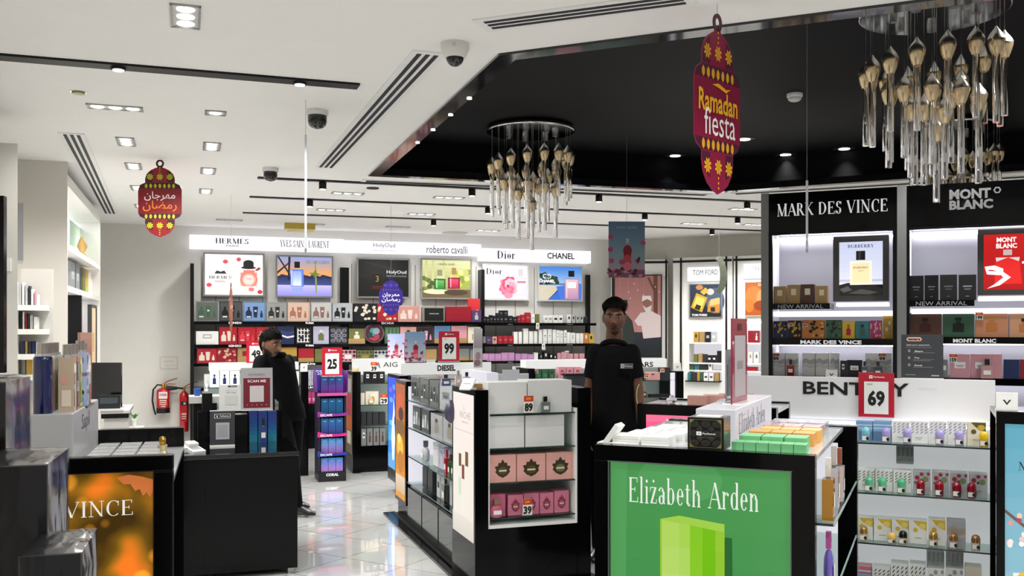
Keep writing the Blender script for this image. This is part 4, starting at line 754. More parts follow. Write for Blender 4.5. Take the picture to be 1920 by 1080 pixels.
lipc = ['#a8246c', '#8a2a8c', '#c8287c', '#28358c']
for k in range(4):
    z = zE[k]
    MB().box(.018, we-.018, 0, .28, z-.012, z, M('#2a2438', .4)).build('tray', te)
    if k: 
        l = MB().prism([(-.01, z-.03), (we+.01, z-.022), (we+.01, z+.014), (we*.75, z+.0), (we*.3, z+.004), (-.01, z+.03)], -.012, -.004, M(lipc[k], .4)).build('tray_lip', te)
        letters(l, 'ESCAPE', we*.28, z-.012, .024, we*.42, -.014, '#f0e8f4', 'bold')
    else: MB().box(-.012, we+.012, -.01, 0, z-.012, z+.018, M('#c05090', .4)).build('tray_lip', te)
cl = [('#14406c', '#2a6aa0', '#7a2080'), ('#123a60', '#1f6090', '#184a70'), ('#14406a', '#2a78a8', '#3a3a80'), ('#2a70b0', '#4aa4d4', '#a060b0'), ('#4ab0e0', '#4a80d0', '#c080d0')]
for k, zb in enumerate([zE[0], zE[1], zE[2], zE[3], FE.z(623, 884)]):
    hgt = FE.z(623, [705, 747, 784, 822, 859][k])-zb
    for j in range(3):
        x = .028+(we-.056)*(j+.5)/3; w = (we-.056)/3-.004
        mb = MB(); mb.box(-w/2, w/2, 0, .1, 0, hgt, M(cl[k][0], .3, coat=.5)); mb.art([('g', 0, 0, 1, .98, cl[k][2], cl[k][1]), ('r', 0, .93, 1, .98, cl[k][0]), ('r', .3, .78, .7, .82, '#a8c8e0'), ('p', [(.1, 1), (.5, .8), (.9, 1), (.8, 1), (.5, .86), (.2, 1)], cl[k][1])], -w/2, 0, w, hgt, 0, rough=.25)
        o = mb.build('perfume_box', None, FE.w(xe0+x, .02, zb), FE.rz); tag(o, f"blue perfume box on the display tower, {ORD[k]} tier from the top, {['left', 'middle', 'right'][j]}", 'box', 'blue boxes on the display tower')
p = FE.w(xe0+we/2-.005, -.02, hz0+.165); price_sign(p, FE.rz, '25', 'red price sign reading 25 on top of the purple display tower')
p = FC.w(FC.x(480, -.05), -.05, FC.z(480, 681, -.05)); price_sign(p, FC.rz, '49', 'red price sign reading 49 half hidden behind the man at the till', .2, .23)

# gondola with the DIESEL header and the blue lit end panel
GD0 = RW(1.89, 8.78); FD = Face(GD0, RW(3.3, 8.78), xy=True)
td = FD.at('display_gondola', 0, 0, 0, 'black gondola with a white header and a blue lit end panel', 'display gondola', 'shop display gondolas')
MB().box(.09, 1.4, .02, .55, .0, .3, BLACK).build('base', td)
pn = MB().box(0, .085, 0, .55, .12, 1.155, BLACK).build('end_panel', td)
side_art(pn, [('g', 0, 0, 1, 1, '#2f8fd0', '#2f4fd8'), ('g', 0, .3, 1, .62, '#4ab0d8', '#2f62d0'), ('r', 0, .0, 1, .16, '#5a9ad0')]+[('e', x, z, .16, .03, c) for x, z, c in [(.3, .75, '#6a9af0'), (.7, .8, '#8a70e0'), (.5, .42, '#c070d0'), (.3, .5, '#50c0c0'), (.8, .3, '#9ab0f0'), (.6, .9, '#5a8af0'), (.25, .86, '#7a5ad8')]]+[('p', [(.42, .12), (.6, .12), (.7, .34), (.62, .5), (.66, .62), (.54, .78), (.5, .62), (.4, .5), (.34, .34)], '#dfe4f4'), ('r', .62, .5, .7, .58, '#141c50'), ('p', [(.45, .3), (.58, .3), (.56, .1), (.44, .1)], '#f2f2f8')], .52, .03, .24, 1.125, -.001, .9)
hb = MB().box(FD.x(752, .3), FD.x(921, .3), .3, .34, FD.z(840, 702, .3), FD.z(840, 680, .3), M('#f4f4f2', .35, em=.55)).build('header', td)
MB().box(.086, 1.4, .3, .34, .3, FD.z(840, 703, .3), M('#d0d2d2', .4)).build('back_panel', td)
letters(hb, 'DIESEL', FD.x(837, .3), FD.z(837, 690, .3), .058, .185, .297, '#141414', 'black')
for z in (.9, .62): glass_shelf(td, .086, 1.4, .03, .3, z)
row(FD, .05, .9, [(766, 776, 704, 'navy', ('lab', 'white', 'white')), (777, 789, 704, 'navy', None)], 'on the gondola beside the blue lit panel', .08)
p = FD.w(FD.x(842, .32), .32, FD.z(840, 678, .32)); price_sign(p, FD.rz, '99', 'red price sign reading 99 on the white header')
def sheet(f, p0, p1, off, label, shapes):
    x0, x1, z0, z1 = f.rect(p0, p1, off); w = x1-x0; mb = MB(); mb.box(-w/2, w/2, 0, .004, 0, z1-z0, M('#dfe6ea', .2, coat=.5)).box(-w/2, w/2, 0, .05, 0, .004, M('#e4eaee', .15)); mb.art(shapes, -w/2, 0, w, z1-z0, 0)
    f.put(mb, 'counter_card', (x0+x1)/2, off, z0, label, 'counter card', 'flower bottle cards on the headers')
FS = flower_shapes(False); PALE = [('g', 0, 0, 1, 1, '#e4dce4', '#a4b4e4')]+FS[5:]
sheet(FC, (727, 626), (758, 673), .27, 'paler counter card of a red bottle among flowers, standing left of the darker one', PALE)
sheet(FD, (759, 622), (798, 679), .31, 'darker counter card of a red bottle among flowers, on the white header', [('g', 0, 0, 1, 1, '#d0ccd4', '#6f90b0')]+FS[5:])
FD.put(MB().box(-.045, .045, 0, .003, 0, .03, M('#f0f0ee', .4)), 'header_tag', FD.x(808, .305), .305, FD.z(808, 680, .305), 'small white tag on the header beside the red 99 sign', 'tag')
# clear tall card, nearly edge-on
x_ = FD.x(896, .2); o = MB().box(-.05, .05, -.004, .004, 0, .385, M('#cfd0d2', .15, coat=.6)).art([('g', 0, .5, 1, 1, '#a89aa0', '#c8ccd0'), ('e', .5, .3, .3, .1, '#b890a0'), ('e', .4, .12, .4, .08, '#9a7884')], -.05, 0, .1, .385, -.004).build('counter_card', None, FD.w(x_, .2, FD.z(896, 689, .2)), FD.rz+.25); tag(o, 'tall narrow clear card standing beside the white header', 'counter card', 'flower bottle cards on the headers')

# ---------------------------------------------------------------- centre gondola
FU = Face(RW(1.70, 5.53), RW(2.42, 5.53), xy=True)
tu = FU.at('display_gondola', 0, 0, 0, 'large black centre gondola with glass shelves and a white lit bottle panel', 'display gondola', 'shop display gondolas')
Wd, Dp = .72, 2.42
MB().box(-.03, .78, -.12, Dp+.1, 0, .02, BLKM).box(.0, Wd, .02, Dp, .02, .33, BLACK).box(.04, .64, .0, .5, .02, .375, BLACK).build('base', tu)
MB().box(.0, .34, 2.012, 2.03, .34, 1.13, M('#f2f0fa', .4, em=.7)).build('lit_side', tu)
for k in range(3): MB().box(-.012, .0, .53+k*.5, 1.0+k*.5, .06, .32, M('#101013', .12, coat=.6)).build('drawer', tu)
MB().box(-.1, -.0, .2, Dp+.15, 0, .018, BLACK).build('floor_plinth', tu)
bx = MB().box(-.045, .04, -.005, .52, .0, 1.225, BLACK).build('end_panel', tu)
side_art(bx, [('g', 0, 0, 1, 1, '#ded8cc', '#e6dad6'), ('t', 'L', .55, .9, .03, None, 'sans', '#8a7a80'), ('t', 'NICHE', .6, .85, .045, .5, 'thin', '#7a6a74'), ('t', 'PARFUM', .6, .8, .012, .3, 'sans', '#9a8a90'), ('r', .0, .735, 1, .74, '#c8bcb4'), ('r', .3, .48, .42, .57, '#5a4420'), ('r', .27, .2, .45, .48, '#d6dccc'), ('r', .3, .28, .42, .4, '#bcd0b8'), ('r', .62, .5, .76, .6, '#6a4a20'), ('r', .58, .16, .8, .5, '#e0dad0'), ('r', .46, .4, .58, .5, '#7a2c1c'), ('r', .44, .14, .6, .4, '#e6d8d0'), ('g', 0, .0, 1, .14, '#c8c4bc', '#d8d2ca')], .49, .02, .29, 1.19, -.046, .8)
ba = MB().box(-.02, .06, 2.03, Dp+.03, .16, 1.17, BLACK).build('end_panel', tu)
side_art(ba, [('g', 0, 0, 1, 1, '#d8902c', '#a85a34'), ('g', 0, .05, 1, .2, '#c8a888', '#d8c8b0'), ('g', 0, .2, 1, .66, '#d88a20', '#8a5a20'), ('e', .5, .82, .3, .1, '#c85a3c'), ('e', .6, .74, .26, .06, '#4a2c24'), ('r', .1, .56, .9, .68, '#7c5a34'), ('e', .5, .45, .34, .1, '#f0b83c'), ('e', .55, .32, .3, .1, '#b87420'), ('e', .4, .52, .2, .04, '#f8d878')], Dp+.0, 2.06, .19, 1.14, -.021, .8)
MB().box(.63, .72, -.005, .5, 0, 1.225, BLACK).box(.66, .72, .5, Dp, .02, 1.15, BLACK).build('end_post', tu)
MB().box(.041, .63, .42, .45, .375, 1.18, M('#dcdddb', .45)).box(.041, .05, .0, .42, .375, 1.1, M('#e2e3e1', .45)).box(.615, .629, .0, .42, .375, 1.1, M('#e6e7e5', .45)).box(.05, .615, .0, .42, .375, .395, M('#e0e1df', .3)).build('back_panel', tu)
MB().box(.34, .36, .52, 2.03, .33, 1.15, M('#f2f0fa', .4, em=.35)).build('spine_panel', tu)
zU = [1.075, .864, .652, .437]; zS = [1.025, .805, .575, .362]
for z in zU: glass_shelf(tu, .051, .614, .0, .42, z)
for z in zS:
    mb = MB(); mb.box(-.01, .34, .525, 2.025, z-.008, z, GLS).box(-.014, -.01, .525, 2.025, z-.008, z, GEDGE); mb.build('glass_shelf', tu)
sg = MB().box(.22, .3, .6, 1.22, 1.15, 1.3, M('#f2f0fb', .35, em=.5)).build('header', tu)
MB().box(.1, .6, .55, 1.98, 1.14, 1.15, BLACK).build('top_board', tu)
UF = 'on the front shelves of the centre gondola'
row(FU, .03, zU[0], [(915, 988, 717, '#d9dad8', None), (989, 1072, 713, '#d9dad8', None)], 'on the top shelf of the centre gondola', .2, 'big pale grey box', 'gift_box', 'gift box', 'grey boxes on the centre gondola', only='')
row(FU, .03, zU[1], [(917, 983, 780, '#dededc', None), (985, 1058, 778, '#dededc', None)], 'on the second shelf of the centre gondola', .2, 'big white box', 'gift_box', 'gift box', 'grey boxes on the centre gondola', only='')
row(FU, .03, zU[2], [(917, 968, 853, '#dda59c', ('crown', '#3c3420', '#55492a')), (969, 1023, 851, '#dda59c', ('crown', '#3c3420', '#55492a')), (1024, 1077, 848, '#dda59c', ('crown', '#3c3420', '#6a6a48'))], 'with a dark crest', .2, 'peach pink box', 'perfume_box', 'box', 'pink crest boxes on the centre gondola', only='')
row(FU, .06, zU[3], [(919, 948, 927, '#c86a86', ('bot', '#b04a6a', '#8a6a50')), (952, 981, 928, '#cf7a92', ('crown', '#8a3450', '#a85a6a')), (982, 1011, 925, '#cf7a92', ('crown', '#8a3450', '#a85a6a')), (1012, 1038, 924, '#cf7a92', ('crown', '#8a3450', '#a85a6a')), (1039, 1067, 920, '#cf7a92', ('crown', '#8a3450', '#a85a6a'))], 'on the lowest centre gondola shelf', .1, 'deep pink box', 'perfume_box', 'box', 'deep pink boxes on the centre gondola', only='')
bottle(FU, 933, .0, zU[3], .085, .115, 'pink round perfume bottle before the deep pink boxes', '#d86a90', '#8a6a50', shape='round')
bottle(FU, 1024, .005, zU[0], .055, .1, 'clear dark perfume bottle with black cap on the top shelf', '#7c8a88', '#101012')
ticket(FU, 991, 742, 774, .005, '89', 'price ticket reading 89 on the centre gondola', .062)
ticket(FU, 989, 936, 966, .02, '39', 'price ticket reading 39 before the deep pink boxes', .062)
# left side bay: things face the aisle to the left
FL = Face(RW(1.69, 7.56), RW(1.69, 6.05), xy=True)
def side_items(items, z, where, depth, film, noun, group, off=.02):
    seen = {}
    for (ya, yb, h, c, ar) in items:
        seen[c] = seen.get(c, 0)+1; w = ya-yb
        sh = art_of(*ar) if ar else []
        mb = boxmesh(w-.004, depth, h, c, sh, film); o = mb.build('gift_box' if film else 'perfume_box', None, FU.w(off, (ya+yb)/2, z), FU.rz-math.pi/2)
        tag(o, f"{c if not c.startswith('#') else 'dark'} {noun}, {ORD[seen[c]-1]} from far end {where}", 'box', group)
GSB = 'boxes on the side shelves of the centre gondola'
side_items([(2.02, 1.72, .195, 'grey', ('set', '#5a5e5c', 'black')), (1.7, 1.42, .195, '#55595a', ('set', '#666a68', '#303434')), (1.4, 1.12, .19, '#55595a', ('set', '#666a68', '#2a3030')), (1.1, .76, .19, 'silver', ('lab', 'grey', 'black'))], zS[0], 'on the top side shelf', .22, True, 'film-wrapped gift box', GSB)
side_items([(1.96, 1.68, .18, 'charcoal', ('set', '#4a4e4e', 'silver')), (1.66, 1.4, .18, 'charcoal', ('set', '#4a4e4e', 'silver')), (1.36, 1.02, .17, 'silver', ('bot', '#8a8478', 'brown')), (1.0, .66, .17, 'silver', ('bot', '#8a8478', 'brown'))], zS[1], 'on the second side shelf', .22, True, 'film-wrapped gift box', GSB)
side_items([(1.45, 1.3, .17, 'white', None), (1.28, 1.12, .17, 'lavender', ('bot', 'silver', 'grey')), (1.1, .95, .16, 'lavender', ('bot', 'silver', 'grey'))], zS[2], 'on the third side shelf', .1, True, 'clear-wrapped box', GSB, .06)
side_items([(1.75, 1.6, .16, 'charcoal', None), (1.58, 1.43, .16, 'charcoal', None), (1.3, 1.2, .17, 'silver', ('lab', 'black', 'black')), (1.18, 1.08, .17, 'silver', ('lab', 'black', 'black')), (1.06, .96, .17, 'silver', ('lab', 'black', 'black')), (.94, .84, .17, 'silver', None)], zS[3], 'on the lowest side shelf', .1, False, 'perfume box', GSB, .05)
def sbottle(y, x, z, w, h, label, g, cap, shape='rect'):
    o = bottle(FU, 900, 0, 0, w, h, label, g, cap, shape=shape, group='bottles on the centre gondola side'); p = FU.w(x, y, z); o.location = p; o.rotation_euler.z = FU.rz-math.pi/2
sbottle(1.62, .015, zS[2], .1, .16, 'clear round perfume bottle with dark cap on the lit side shelf', '#d8dade', '#5a5a60', 'round')
sbottle(.95, .02, zS[2], .05, .17, 'tall red perfume bottle on the lit side shelf', '#c02434', '#b01828')
sbottle(.85, .02, zS[2], .05, .15, 'olive green perfume bottle on the lit side shelf, before the red one', '#5a6a40', '#3c4a2c')
sbottle(.76, .02, zS[2], .055, .16, 'bright green perfume bottle on the lit side shelf', '#3a8a5a', '#2a6a44')
sbottle(.98, .015, zS[3], .06, .2, 'tall black perfume bottle on the lowest side shelf', '#141416', '#0c0c0e')
# things on top
FT2 = Face(RW(1.70, 6.9), RW(2.42, 6.9), xy=True)
bottle(FU, 837, .6, zS[0]+.192, .06, .075, 'small blue patterned perfume bottle on the wrapped boxes', '#5a6a9c', '#20202c')
bottle(FU, 860, .62, zS[0]+.192, .04, .1, 'slim pinkish clear perfume bottle on the centre gondola', '#e6d4cc', '#a09a94')
bottle(FU, 876, .58, zS[0]+.192, .045, .09, 'square clear perfume bottle with black cap on the centre gondola', '#dfe2e4', '#0e0e10')
card(FU, 872, .12, 1.225, .085, .085, 'white card holder leaning back on the white lit panel', lean=.7, rz=-.8, shapes=[('t', 'Perfumes', .5, .5, .1, .6, 'bold', '#4a4a4a')])
FU.put(boxmesh(.09, .06, .03, '#b08a5a'), 'small_box', FU.x(897, .15), .15, 1.225, 'small flat kraft box on top of the lit panel', 'box')
bag = MB(); bag.lathe([(.01, 0), (.04, .03), (.045, .08), (.03, .13), (.008, .15)], M('#3a3450', .4, coat=.4, noise=.5, scale=60), 12); o = bag.build('gift_ribbon', None, FU.w(-.06, .5, .98), FU.rz); tag(o, 'dark violet ribbon bow hanging at the corner of the lit panel', 'ribbon')
FU.put(MB().box(-.06, .06, 0, .004, 0, .095, M('#f2f2fa', .4, em=.2)), 'blank_sheet', FU.x(958, .5), .5, 1.23, 'blank white sheet standing behind the grey gift boxes', 'paper sheet')

# ---------------------------------------------------------------- gondola behind the standing man
FR = Face(RW(4.0, 10.2), RW(7.0, 10.2), xy=True)
zr = [FR.z(1020, 712), FR.z(1240, 726)-.0, .62]
tr_, xr0 = cabinet(FR, 985, 1281, 'long gondola with a plain white header running behind the standing man', (986, 1250, 674, 690), [(990, 1002, 691), (1267, 1281, 696)], [.98, .78], 1.15, name='display_gondola'); del tr_['hz']
hh = [c for c in tr_.children if c.name.startswith('header')][0]
letters(hh, 'CARS', FR.x(1206, .22)-xr0, FR.z(1206, 683.5, .22), .062, FR.x(1225, .22)-FR.x(1187, .22), .222, '#161616', 'bold')
GR = 'boxes on the gondola behind the standing man'
row(FR, .03, .98, [(1003, 1015, 692, 'green', ('lab', '#3f8a58', 'olive')), (1016, 1028, 692, 'green', ('lab', '#3f8a58', 'olive')), (1029, 1041, 692, 'green', ('bot', 'olive', 'black'))], 'beside the black gondola post', .08, group=GR)
ticket(FR, 1005, 692, 700, .02, '45', 'tiny price ticket on the green boxes')
row(FR, .03, .98, [(1047, 1061, 688, 'pink', ('sq', 'red', 'pink')), (1062, 1075, 688, 'pink', ('sq', 'red', 'pink')), (1076, 1090, 688, 'pink', ('sq', 'red', 'pink'))], 'just left of the standing man', .08, group=GR)
row(FR, .03, .98, [(1196, 1208, 699, '#16241c', None), (1210, 1238, 698, 'rose', ('bot', 'pink', 'charcoal')), (1239, 1257, 689, 'charcoal', None)], 'on the gondola at the standing man’s elbow', .08, group=GR, only='dark green')
row(FR, .03, .78, [(1203, 1213, 735, 'brown', ('lab', 'cream', 'cream')), (1220, 1258, 739, 'black', None)], 'on the lower shelf at the man’s elbow', .08, group=GR)
ticket(FR, 1212, 701, 709, .02, '79', 'tiny price ticket on the rose box at the man’s elbow'); ticket(FR, 1242, 690, 698, .02, '99', 'tiny price ticket on the charcoal box at the man’s elbow')
MB().box(FR.x(1258, .02)-xr0, FR.x(1266, .02)-xr0, .02, .04, .5, FR.z(1262, 699), M('#f2f0fb', .4, em=.7)).build('light_strip', tr_)
card(FR, 1271, .05, FR.z(1274, 696), .1, .1, 'white card holder on the black post beside the lit perfume niches', lean=.2, shapes=VSH)
# dark bag-like stand left of the man
FR.put(MB().box(-.13, .13, 0, .1, 0, .2, M('#2b2d34', .5)).box(-.14, .14, -.005, .1, .2, .22, M('#101012', .3)), 'counter_bin', FR.x(1083, -.55), -.55, FR.z(1083, 738, -.55), 'dark grey open bin on the small counter left of the standing man', 'bin')
FR.put(MB().box(-.2, .25, -.05, .25, 0, FR.z(1083, 738, -.55), BLACK), 'side_counter', FR.x(1083, -.55), -.55, 0, 'small black side counter left of the standing man', 'counter')
# ---------------------------------------------------------------- tall black brand cabinets on the right
MD = Face(XY(1427, 7.53), XY(1427, 7.53)+Vector((.909, -.4165))*3.0, xy=True)
GREYP = M('#8f9090', .4, coat=.2)
mt = MD.at('brand_cabinet', 0, 0, 0, 'tall black lit cabinet holding the framed poster of a cream bottle', 'display cabinet', 'tall lit brand cabinets')
def tall(t, f, px0, px1, pxa, pxb):
    """posts px0..pxa, header and lit niche pxa..pxb, post pxb..px1"""
    zt, zb = 2.665, 2.355
    x0, x1, xa, xb = [f.x(p) for p in (px0, px1, pxa, pxb)]
    MB().box(x0, xa, 0, .43, 0, zt+.005, GREYP).build('side_post', t)
    hd_ = MB().box(xa, xb, .01, .43, zb, zt, BLACK).build('header_panel', t)
    MB().box(xa, xa+.03, .0, .03, .6, zb, BLKM).box(xb-.03, xb, .0, .03, .6, zb, BLKM).box(xa+.03, xb-.03, 0, .03, zb-.02, zb, BLKM).build('niche_frame', t)
    MB().box(xa+.001, xb-.001, .4, .425, .6, zb, M('#d9d8e2', .5, em=.12)).box(xa+.001, xa+.02, .03, .4, .6, zb, M('#d9d8e2', .5)).box(xb-.02, xb-.001, .03, .4, .6, zb, M('#d9d8e2', .5)).build('back_panel', t)
    MB().box(xa, xb, .02, .43, 0, .6, BLACK).build('base', t)
    MB().box(xa+.03, xb-.03, .34, .39, zb-.035, zb-.02, LED).build('light_strip', t)
    return x0, x1, xa, xb, hd_
x0, x1, xa, xb, h1 = tall(mt, MD, 1427, 1700, 1441, 1682)
MB().box(xb, MD.x(1700)-.001, 0, .43, 0, 2.672, GREYP).build('side_post', mt)
letters(h1, 'MARK DES VINCE', (MD.x(1457)+MD.x(1664))/2, MD.z(1560, 389), .098, MD.x(1664)-MD.x(1457), .006, '#f4f4f4', 'serifb', em=.5)
def led_shelf(t, f, xa, xb, z, txt=None, pa=0, pb=0, th=.05, font='black'):
    s_ = MB().box(xa+.03, xb-.03, .02, .4, z-th, z, BLACK).build('shelf', t)
    MB().box(xa+.04, xb-.04, .3, .34, z-th-.012, z-th, LED).build('light_strip', t)
    if txt: letters(s_, txt, (f.x(pa)+f.x(pb))/2, z-th/2-.002, .03, f.x(pb)-f.x(pa), .018, '#f0f0f0', font, em=.5)
    return s_
sz2, sz3 = MD.z(1560, 635, .03), MD.z(1560, 706, .03)
led_shelf(mt, MD, xa, xb, sz2, 'MARK DES VINCE', 1500, 1615); led_shelf(mt, MD, xa, xb, sz3)
ntz = MD.z(1500, 569)
MB().box(xa+.03, xb-.03, .03, .4, ntz-.1, ntz-.06, M('#f2f0fb', .4, em=1.1)).build('lit_ledge', mt)
def tray(t, f, pa, pb, z):
    s_ = MB().box(f.x(pa), f.x(pb), -.0, .3, z-.045, z, BLACK).build('tray', t); letters(s_, 'NEW ARRIVAL', (f.x(pa)+f.x(pb))/2, z-.023, .03, (f.x(pb)-f.x(pa))*.78, -.002, '#b9b9b9', 'sans'); return s_
tray(mt, MD, 1447, 1556, ntz)
GV = 'boxes in the tall brand cabinets'
row(MD, .03, ntz, [(1450, 1474, 537, 'kraft', ('sq', 'cream', 'cream')), (1476, 1500, 534, 'kraft', ('sq', 'cream', 'cream')), (1501, 1527, 533, 'brown', ('sq', 'cream', 'cream')), (1529, 1552, 536, 'kraft', ('sq', 'cream', 'cream'))], 'on the tray beside the Burberry poster'.replace('Burberry', 'cream bottle'), .08, group=GV)
row(MD, .04, sz2, [(1450, 1475, 602, 'navy', ('spot', 'yellow', 'black')), (1477, 1502, 601, 'black', ('spot', 'yellow', 'orange')), (1504, 1546, 600, 'orange', ('spot', 'black', 'yellow')), (1548, 1578, 600, 'green', ('spot', 'black', 'olive')), (1579, 1603, 602, 'yellow', ('bot', 'red', 'olive')), (1604, 1630, 602, 'teal', ('bot', 'green', 'black')), (1631, 1653, 601, 'magenta', ('spot', 'pink', 'yellow'))], 'in the middle of the black cabinet', .08, group=GV)
row(MD, .06, sz2, [(1655, 1675, 588, 'yellow', ('maze', 'cream', 'gold'))], 'with stripes at the cabinet corner', .08, group=GV)
for a_, b_2 in ((xa, xb),):
    strip_lamp(MD.w((a_+b_2)/2, .12, 2.33), -.35, MD.rz, .8, .05, 9)
for k, px in enumerate((1482, 1510)): ticket(MD, px, 604, 612, .03, ['79', '69'][k], ['tiny price ticket on the black box in the black cabinet', 'tiny price ticket on the orange box in the black cabinet'][k], .04)
row(MD, .12, sz3, [(1448, 1472, 662, 'white', ('wave', 'silver', '#d4d4d2')), (1473, 1497, 662, 'white', ('wave', 'silver', '#d4d4d2')), (1504, 1528, 662, 'white', ('wave', 'silver', '#d4d4d2')), (1529, 1554, 662, 'white', ('wave', 'silver', '#d4d4d2')), (1556, 1574, 662, 'white', ('wave', 'silver', '#d4d4d2')), (1622, 1645, 662, 'white', ('wave', 'silver', '#d4d4d2')), (1646, 1672, 662, 'white', ('wave', 'silver', '#d4d4d2'))], 'on the lower cabinet shelf', .08, group=GV)
bottle(MD, 1482, .05, sz3, .055, .125, 'red perfume bottle with dark cap before the white boxes', '#a8201c', '#16161a')
bottle(MD, 1621, .05, sz3, .045, .12, 'small black and silver bottle beside the black boxes', '#5a5c64', '#141420'); bottle(MD, 1646, .05, sz3, .06, .12, 'squat black bottle at the end of the white boxes', '#1c1c22', '#101014')
row(MD, .06, sz3, [(1575, 1587, 676, 'charcoal', ('sq', 'white', 'black')), (1588, 1616, 675, 'black', ('lab', 'white', 'black'))], 'before the white boxes', .08, group=GV)
card(MD, 1559, -.02, sz3-.02, .085, .075, 'small white card before the black boxes in the cabinet', shapes=VSH)
ticket(MD, 1455, 663, 677, .11, '99', 'price ticket on the first white box of the black cabinet', .05); ticket(MD, 1654, 663, 677, .11, '99', 'price ticket on the last white box of the black cabinet', .05)
poster(MD, (1562, 442), (1667, 565), .1, 'framed lit poster of a cream square bottle on dark rock', [('g', 0, .2, 1, 1, '#dfe0ee', '#c4cbe6'), ('r', 0, .26, 1, .3, '#b9bfd0'), ('p', [(0, 0), (1, 0), (1, .12), (.8, .2), (.6, .16), (.4, .22), (.2, .24), (0, .2)], '#23211f'), ('p', [(.2, .04), (.5, .12), (.9, .06), (.7, .02)], '#4c4844'), ('p', [(.0, .12), (.2, .18), (.3, .1), (.1, .06)], '#565250'), ('r', .25, .2, .75, .64, '#f2ecd8'), ('r', .3, .24, .7, .6, '#f0dfae'), ('r', .39, .66, .6, .83, '#15130f'), ('r', .44, .66, .5, .83, '#34302a'), ('t', 'BURBERRY', .5, .92, .06, .6, 'serifb', '#2a2c38'), ('t', 'BURBERRY', .5, .52, .035, .34, 'serifb', '#3a3020'), ('t', 'HERO', .5, .46, .02, .12, 'sans', '#5a4c30')], em=1.0, fr='#4c4a48', fw=.045)
MB().box(MD.x(1565), MD.x(1664), .1, .3, MD.z(1615, 574, .1), MD.z(1615, 567, .1), M('#f2f0fb', .4, em=1.2)).build('lit_ledge', mt)
# second cabinet
m2 = MD.at('brand_cabinet', 0, 0, 0, 'tall black lit cabinet holding the framed red poster', 'display cabinet', 'tall lit brand cabinets')
xa2, xb2 = MD.x(1700)+.001, MD.x(1990)
def tall2(t):
    zt, zb = 2.665, 2.355
    hd_ = MB().box(xa2, xb2, .01, .43, zb, zt, BLACK).build('header_panel', t)
    MB().box(xa2, xa2+.02, .0, .03, .6, zb, BLKM).box(xa2+.02, xb2, 0, .03, zb-.02, zb, BLKM).build('niche_frame', t)
    MB().box(xa2+.001, xb2, .4, .425, .6, zb, M('#d9d8e2', .5, em=.12)).box(xa2+.001, xa2+.02, .03, .4, .6, zb, M('#d9d8e2', .5)).build('back_panel', t)
    MB().box(xa2, xb2, .02, .43, 0, .6, BLACK).build('base', t); MB().box(xa2+.03, xb2-.03, .34, .39, zb-.035, zb-.02, LED).build('light_strip', t)
    MB().box(xb2, xb2+.08, 0, .43, 0, 2.672, GREYP).build('side_post', t); return hd_
h2 = tall2(m2)
letters(h2, 'MONT', (MD.x(1780)+MD.x(1858))/2, MD.z(1820, 363), .075, MD.x(1858)-MD.x(1780), .006, '#a9a9a9', 'black', em=.25); letters(h2, 'BLANC', (MD.x(1780)+MD.x(1862))/2, MD.z(1820, 383), .07, MD.x(1862)-MD.x(1780), .006, '#a9a9a9', 'black', em=.25)
hx_ = [(MD.x(1870)+.026*r*math.cos(a), MD.z(1870, 356)+.026*r*math.sin(a)) for r, a in [(1, 0), (1, math.pi/3), (1, 2*math.pi/3), (1, math.pi), (1, 4*math.pi/3), (1, 5*math.pi/3)]]
hi_ = [(MD.x(1870)+(a-MD.x(1870))*.6, MD.z(1870, 356)+(b-MD.z(1870, 356))*.6) for a, b in hx_]
mb = MB()
for k in range(6): j = (k+1) % 6; mb.add([(hx_[k][0], .006, hx_[k][1]), (hx_[j][0], .006, hx_[j][1]), (hi_[j][0], .006, hi_[j][1]), (hi_[k][0], .006, hi_[k][1])], [(0, 1, 2, 3)], M('#a9a9a9', .35, em=.25))
mb.build('emblem', h2)
sy2, sy3 = MD.z(1820, 632, .03), MD.z(1830, 709, .03)
led_shelf(m2, MD, xa2-.01, xb2, sy2, 'MONT BLANC', 1787, 1868); led_shelf(m2, MD, xa2-.01, xb2, sy3)
strip_lamp(MD.w((xa2+xb2)/2, .12, 2.33), -.35, MD.rz, .9, .05, 9); nz2 = MD.z(1765, 563); tray(m2, MD, 1704, 1827, nz2)
MB().box(xa2+.03, xb2-.03, .03, .4, nz2-.1, nz2-.06, M('#f2f0fb', .4, em=1.1)).build('lit_ledge', m2)
LG = [('r', 0, .0, 1, 1, '#1b1c20'), ('r', .1, .64, .9, .67, '#3c3e44')]
row(MD, .03, nz2, [(1704, 1732, 517, 'black', ('txt', 'grey', 'grey')), (1733, 1760, 516, 'black', ('txt', 'grey', 'grey')), (1762, 1795, 515, 'charcoal', ('txt', 'grey', 'grey')), (1797, 1831, 515, 'charcoal', ('txt', 'silver', 'grey'))], 'on the tray beside the red poster', .08, group=GV)
row(MD, .04, sy2, [(1704, 1766, 587, 'brown', ('bot', '#4a1c18', 'black')), (1767, 1827, 586, 'green', ('bot', '#0c1c16', 'black')), (1829, 1890, 584, '#c98a68', ('bot', 'orange', 'gold')), (1892, 1950, 588, '#cf9a78', ('bot', 'orange', 'black'))], 'under the red poster', .08, 'gift set box', group=GV, only='orange')
ticket(MD, 1836, 586, 600, .03, '199', 'price ticket on the orange gift set box', .05)
row(MD, .06, sy3, [(1764, 1777, 674, 'grey', ('lab', 'white', 'white')), (1781, 1819, 664, 'pink', ('lab', 'white', 'grey')), (1820, 1858, 664, 'pink', ('lab', 'white', 'grey')), (1859, 1879, 664, 'pink', None), (1882, 1912, 674, 'navy', None), (1913, 1945, 674, 'crimson', None)], 'on the lower shelf under the red poster', .08, group=GV)
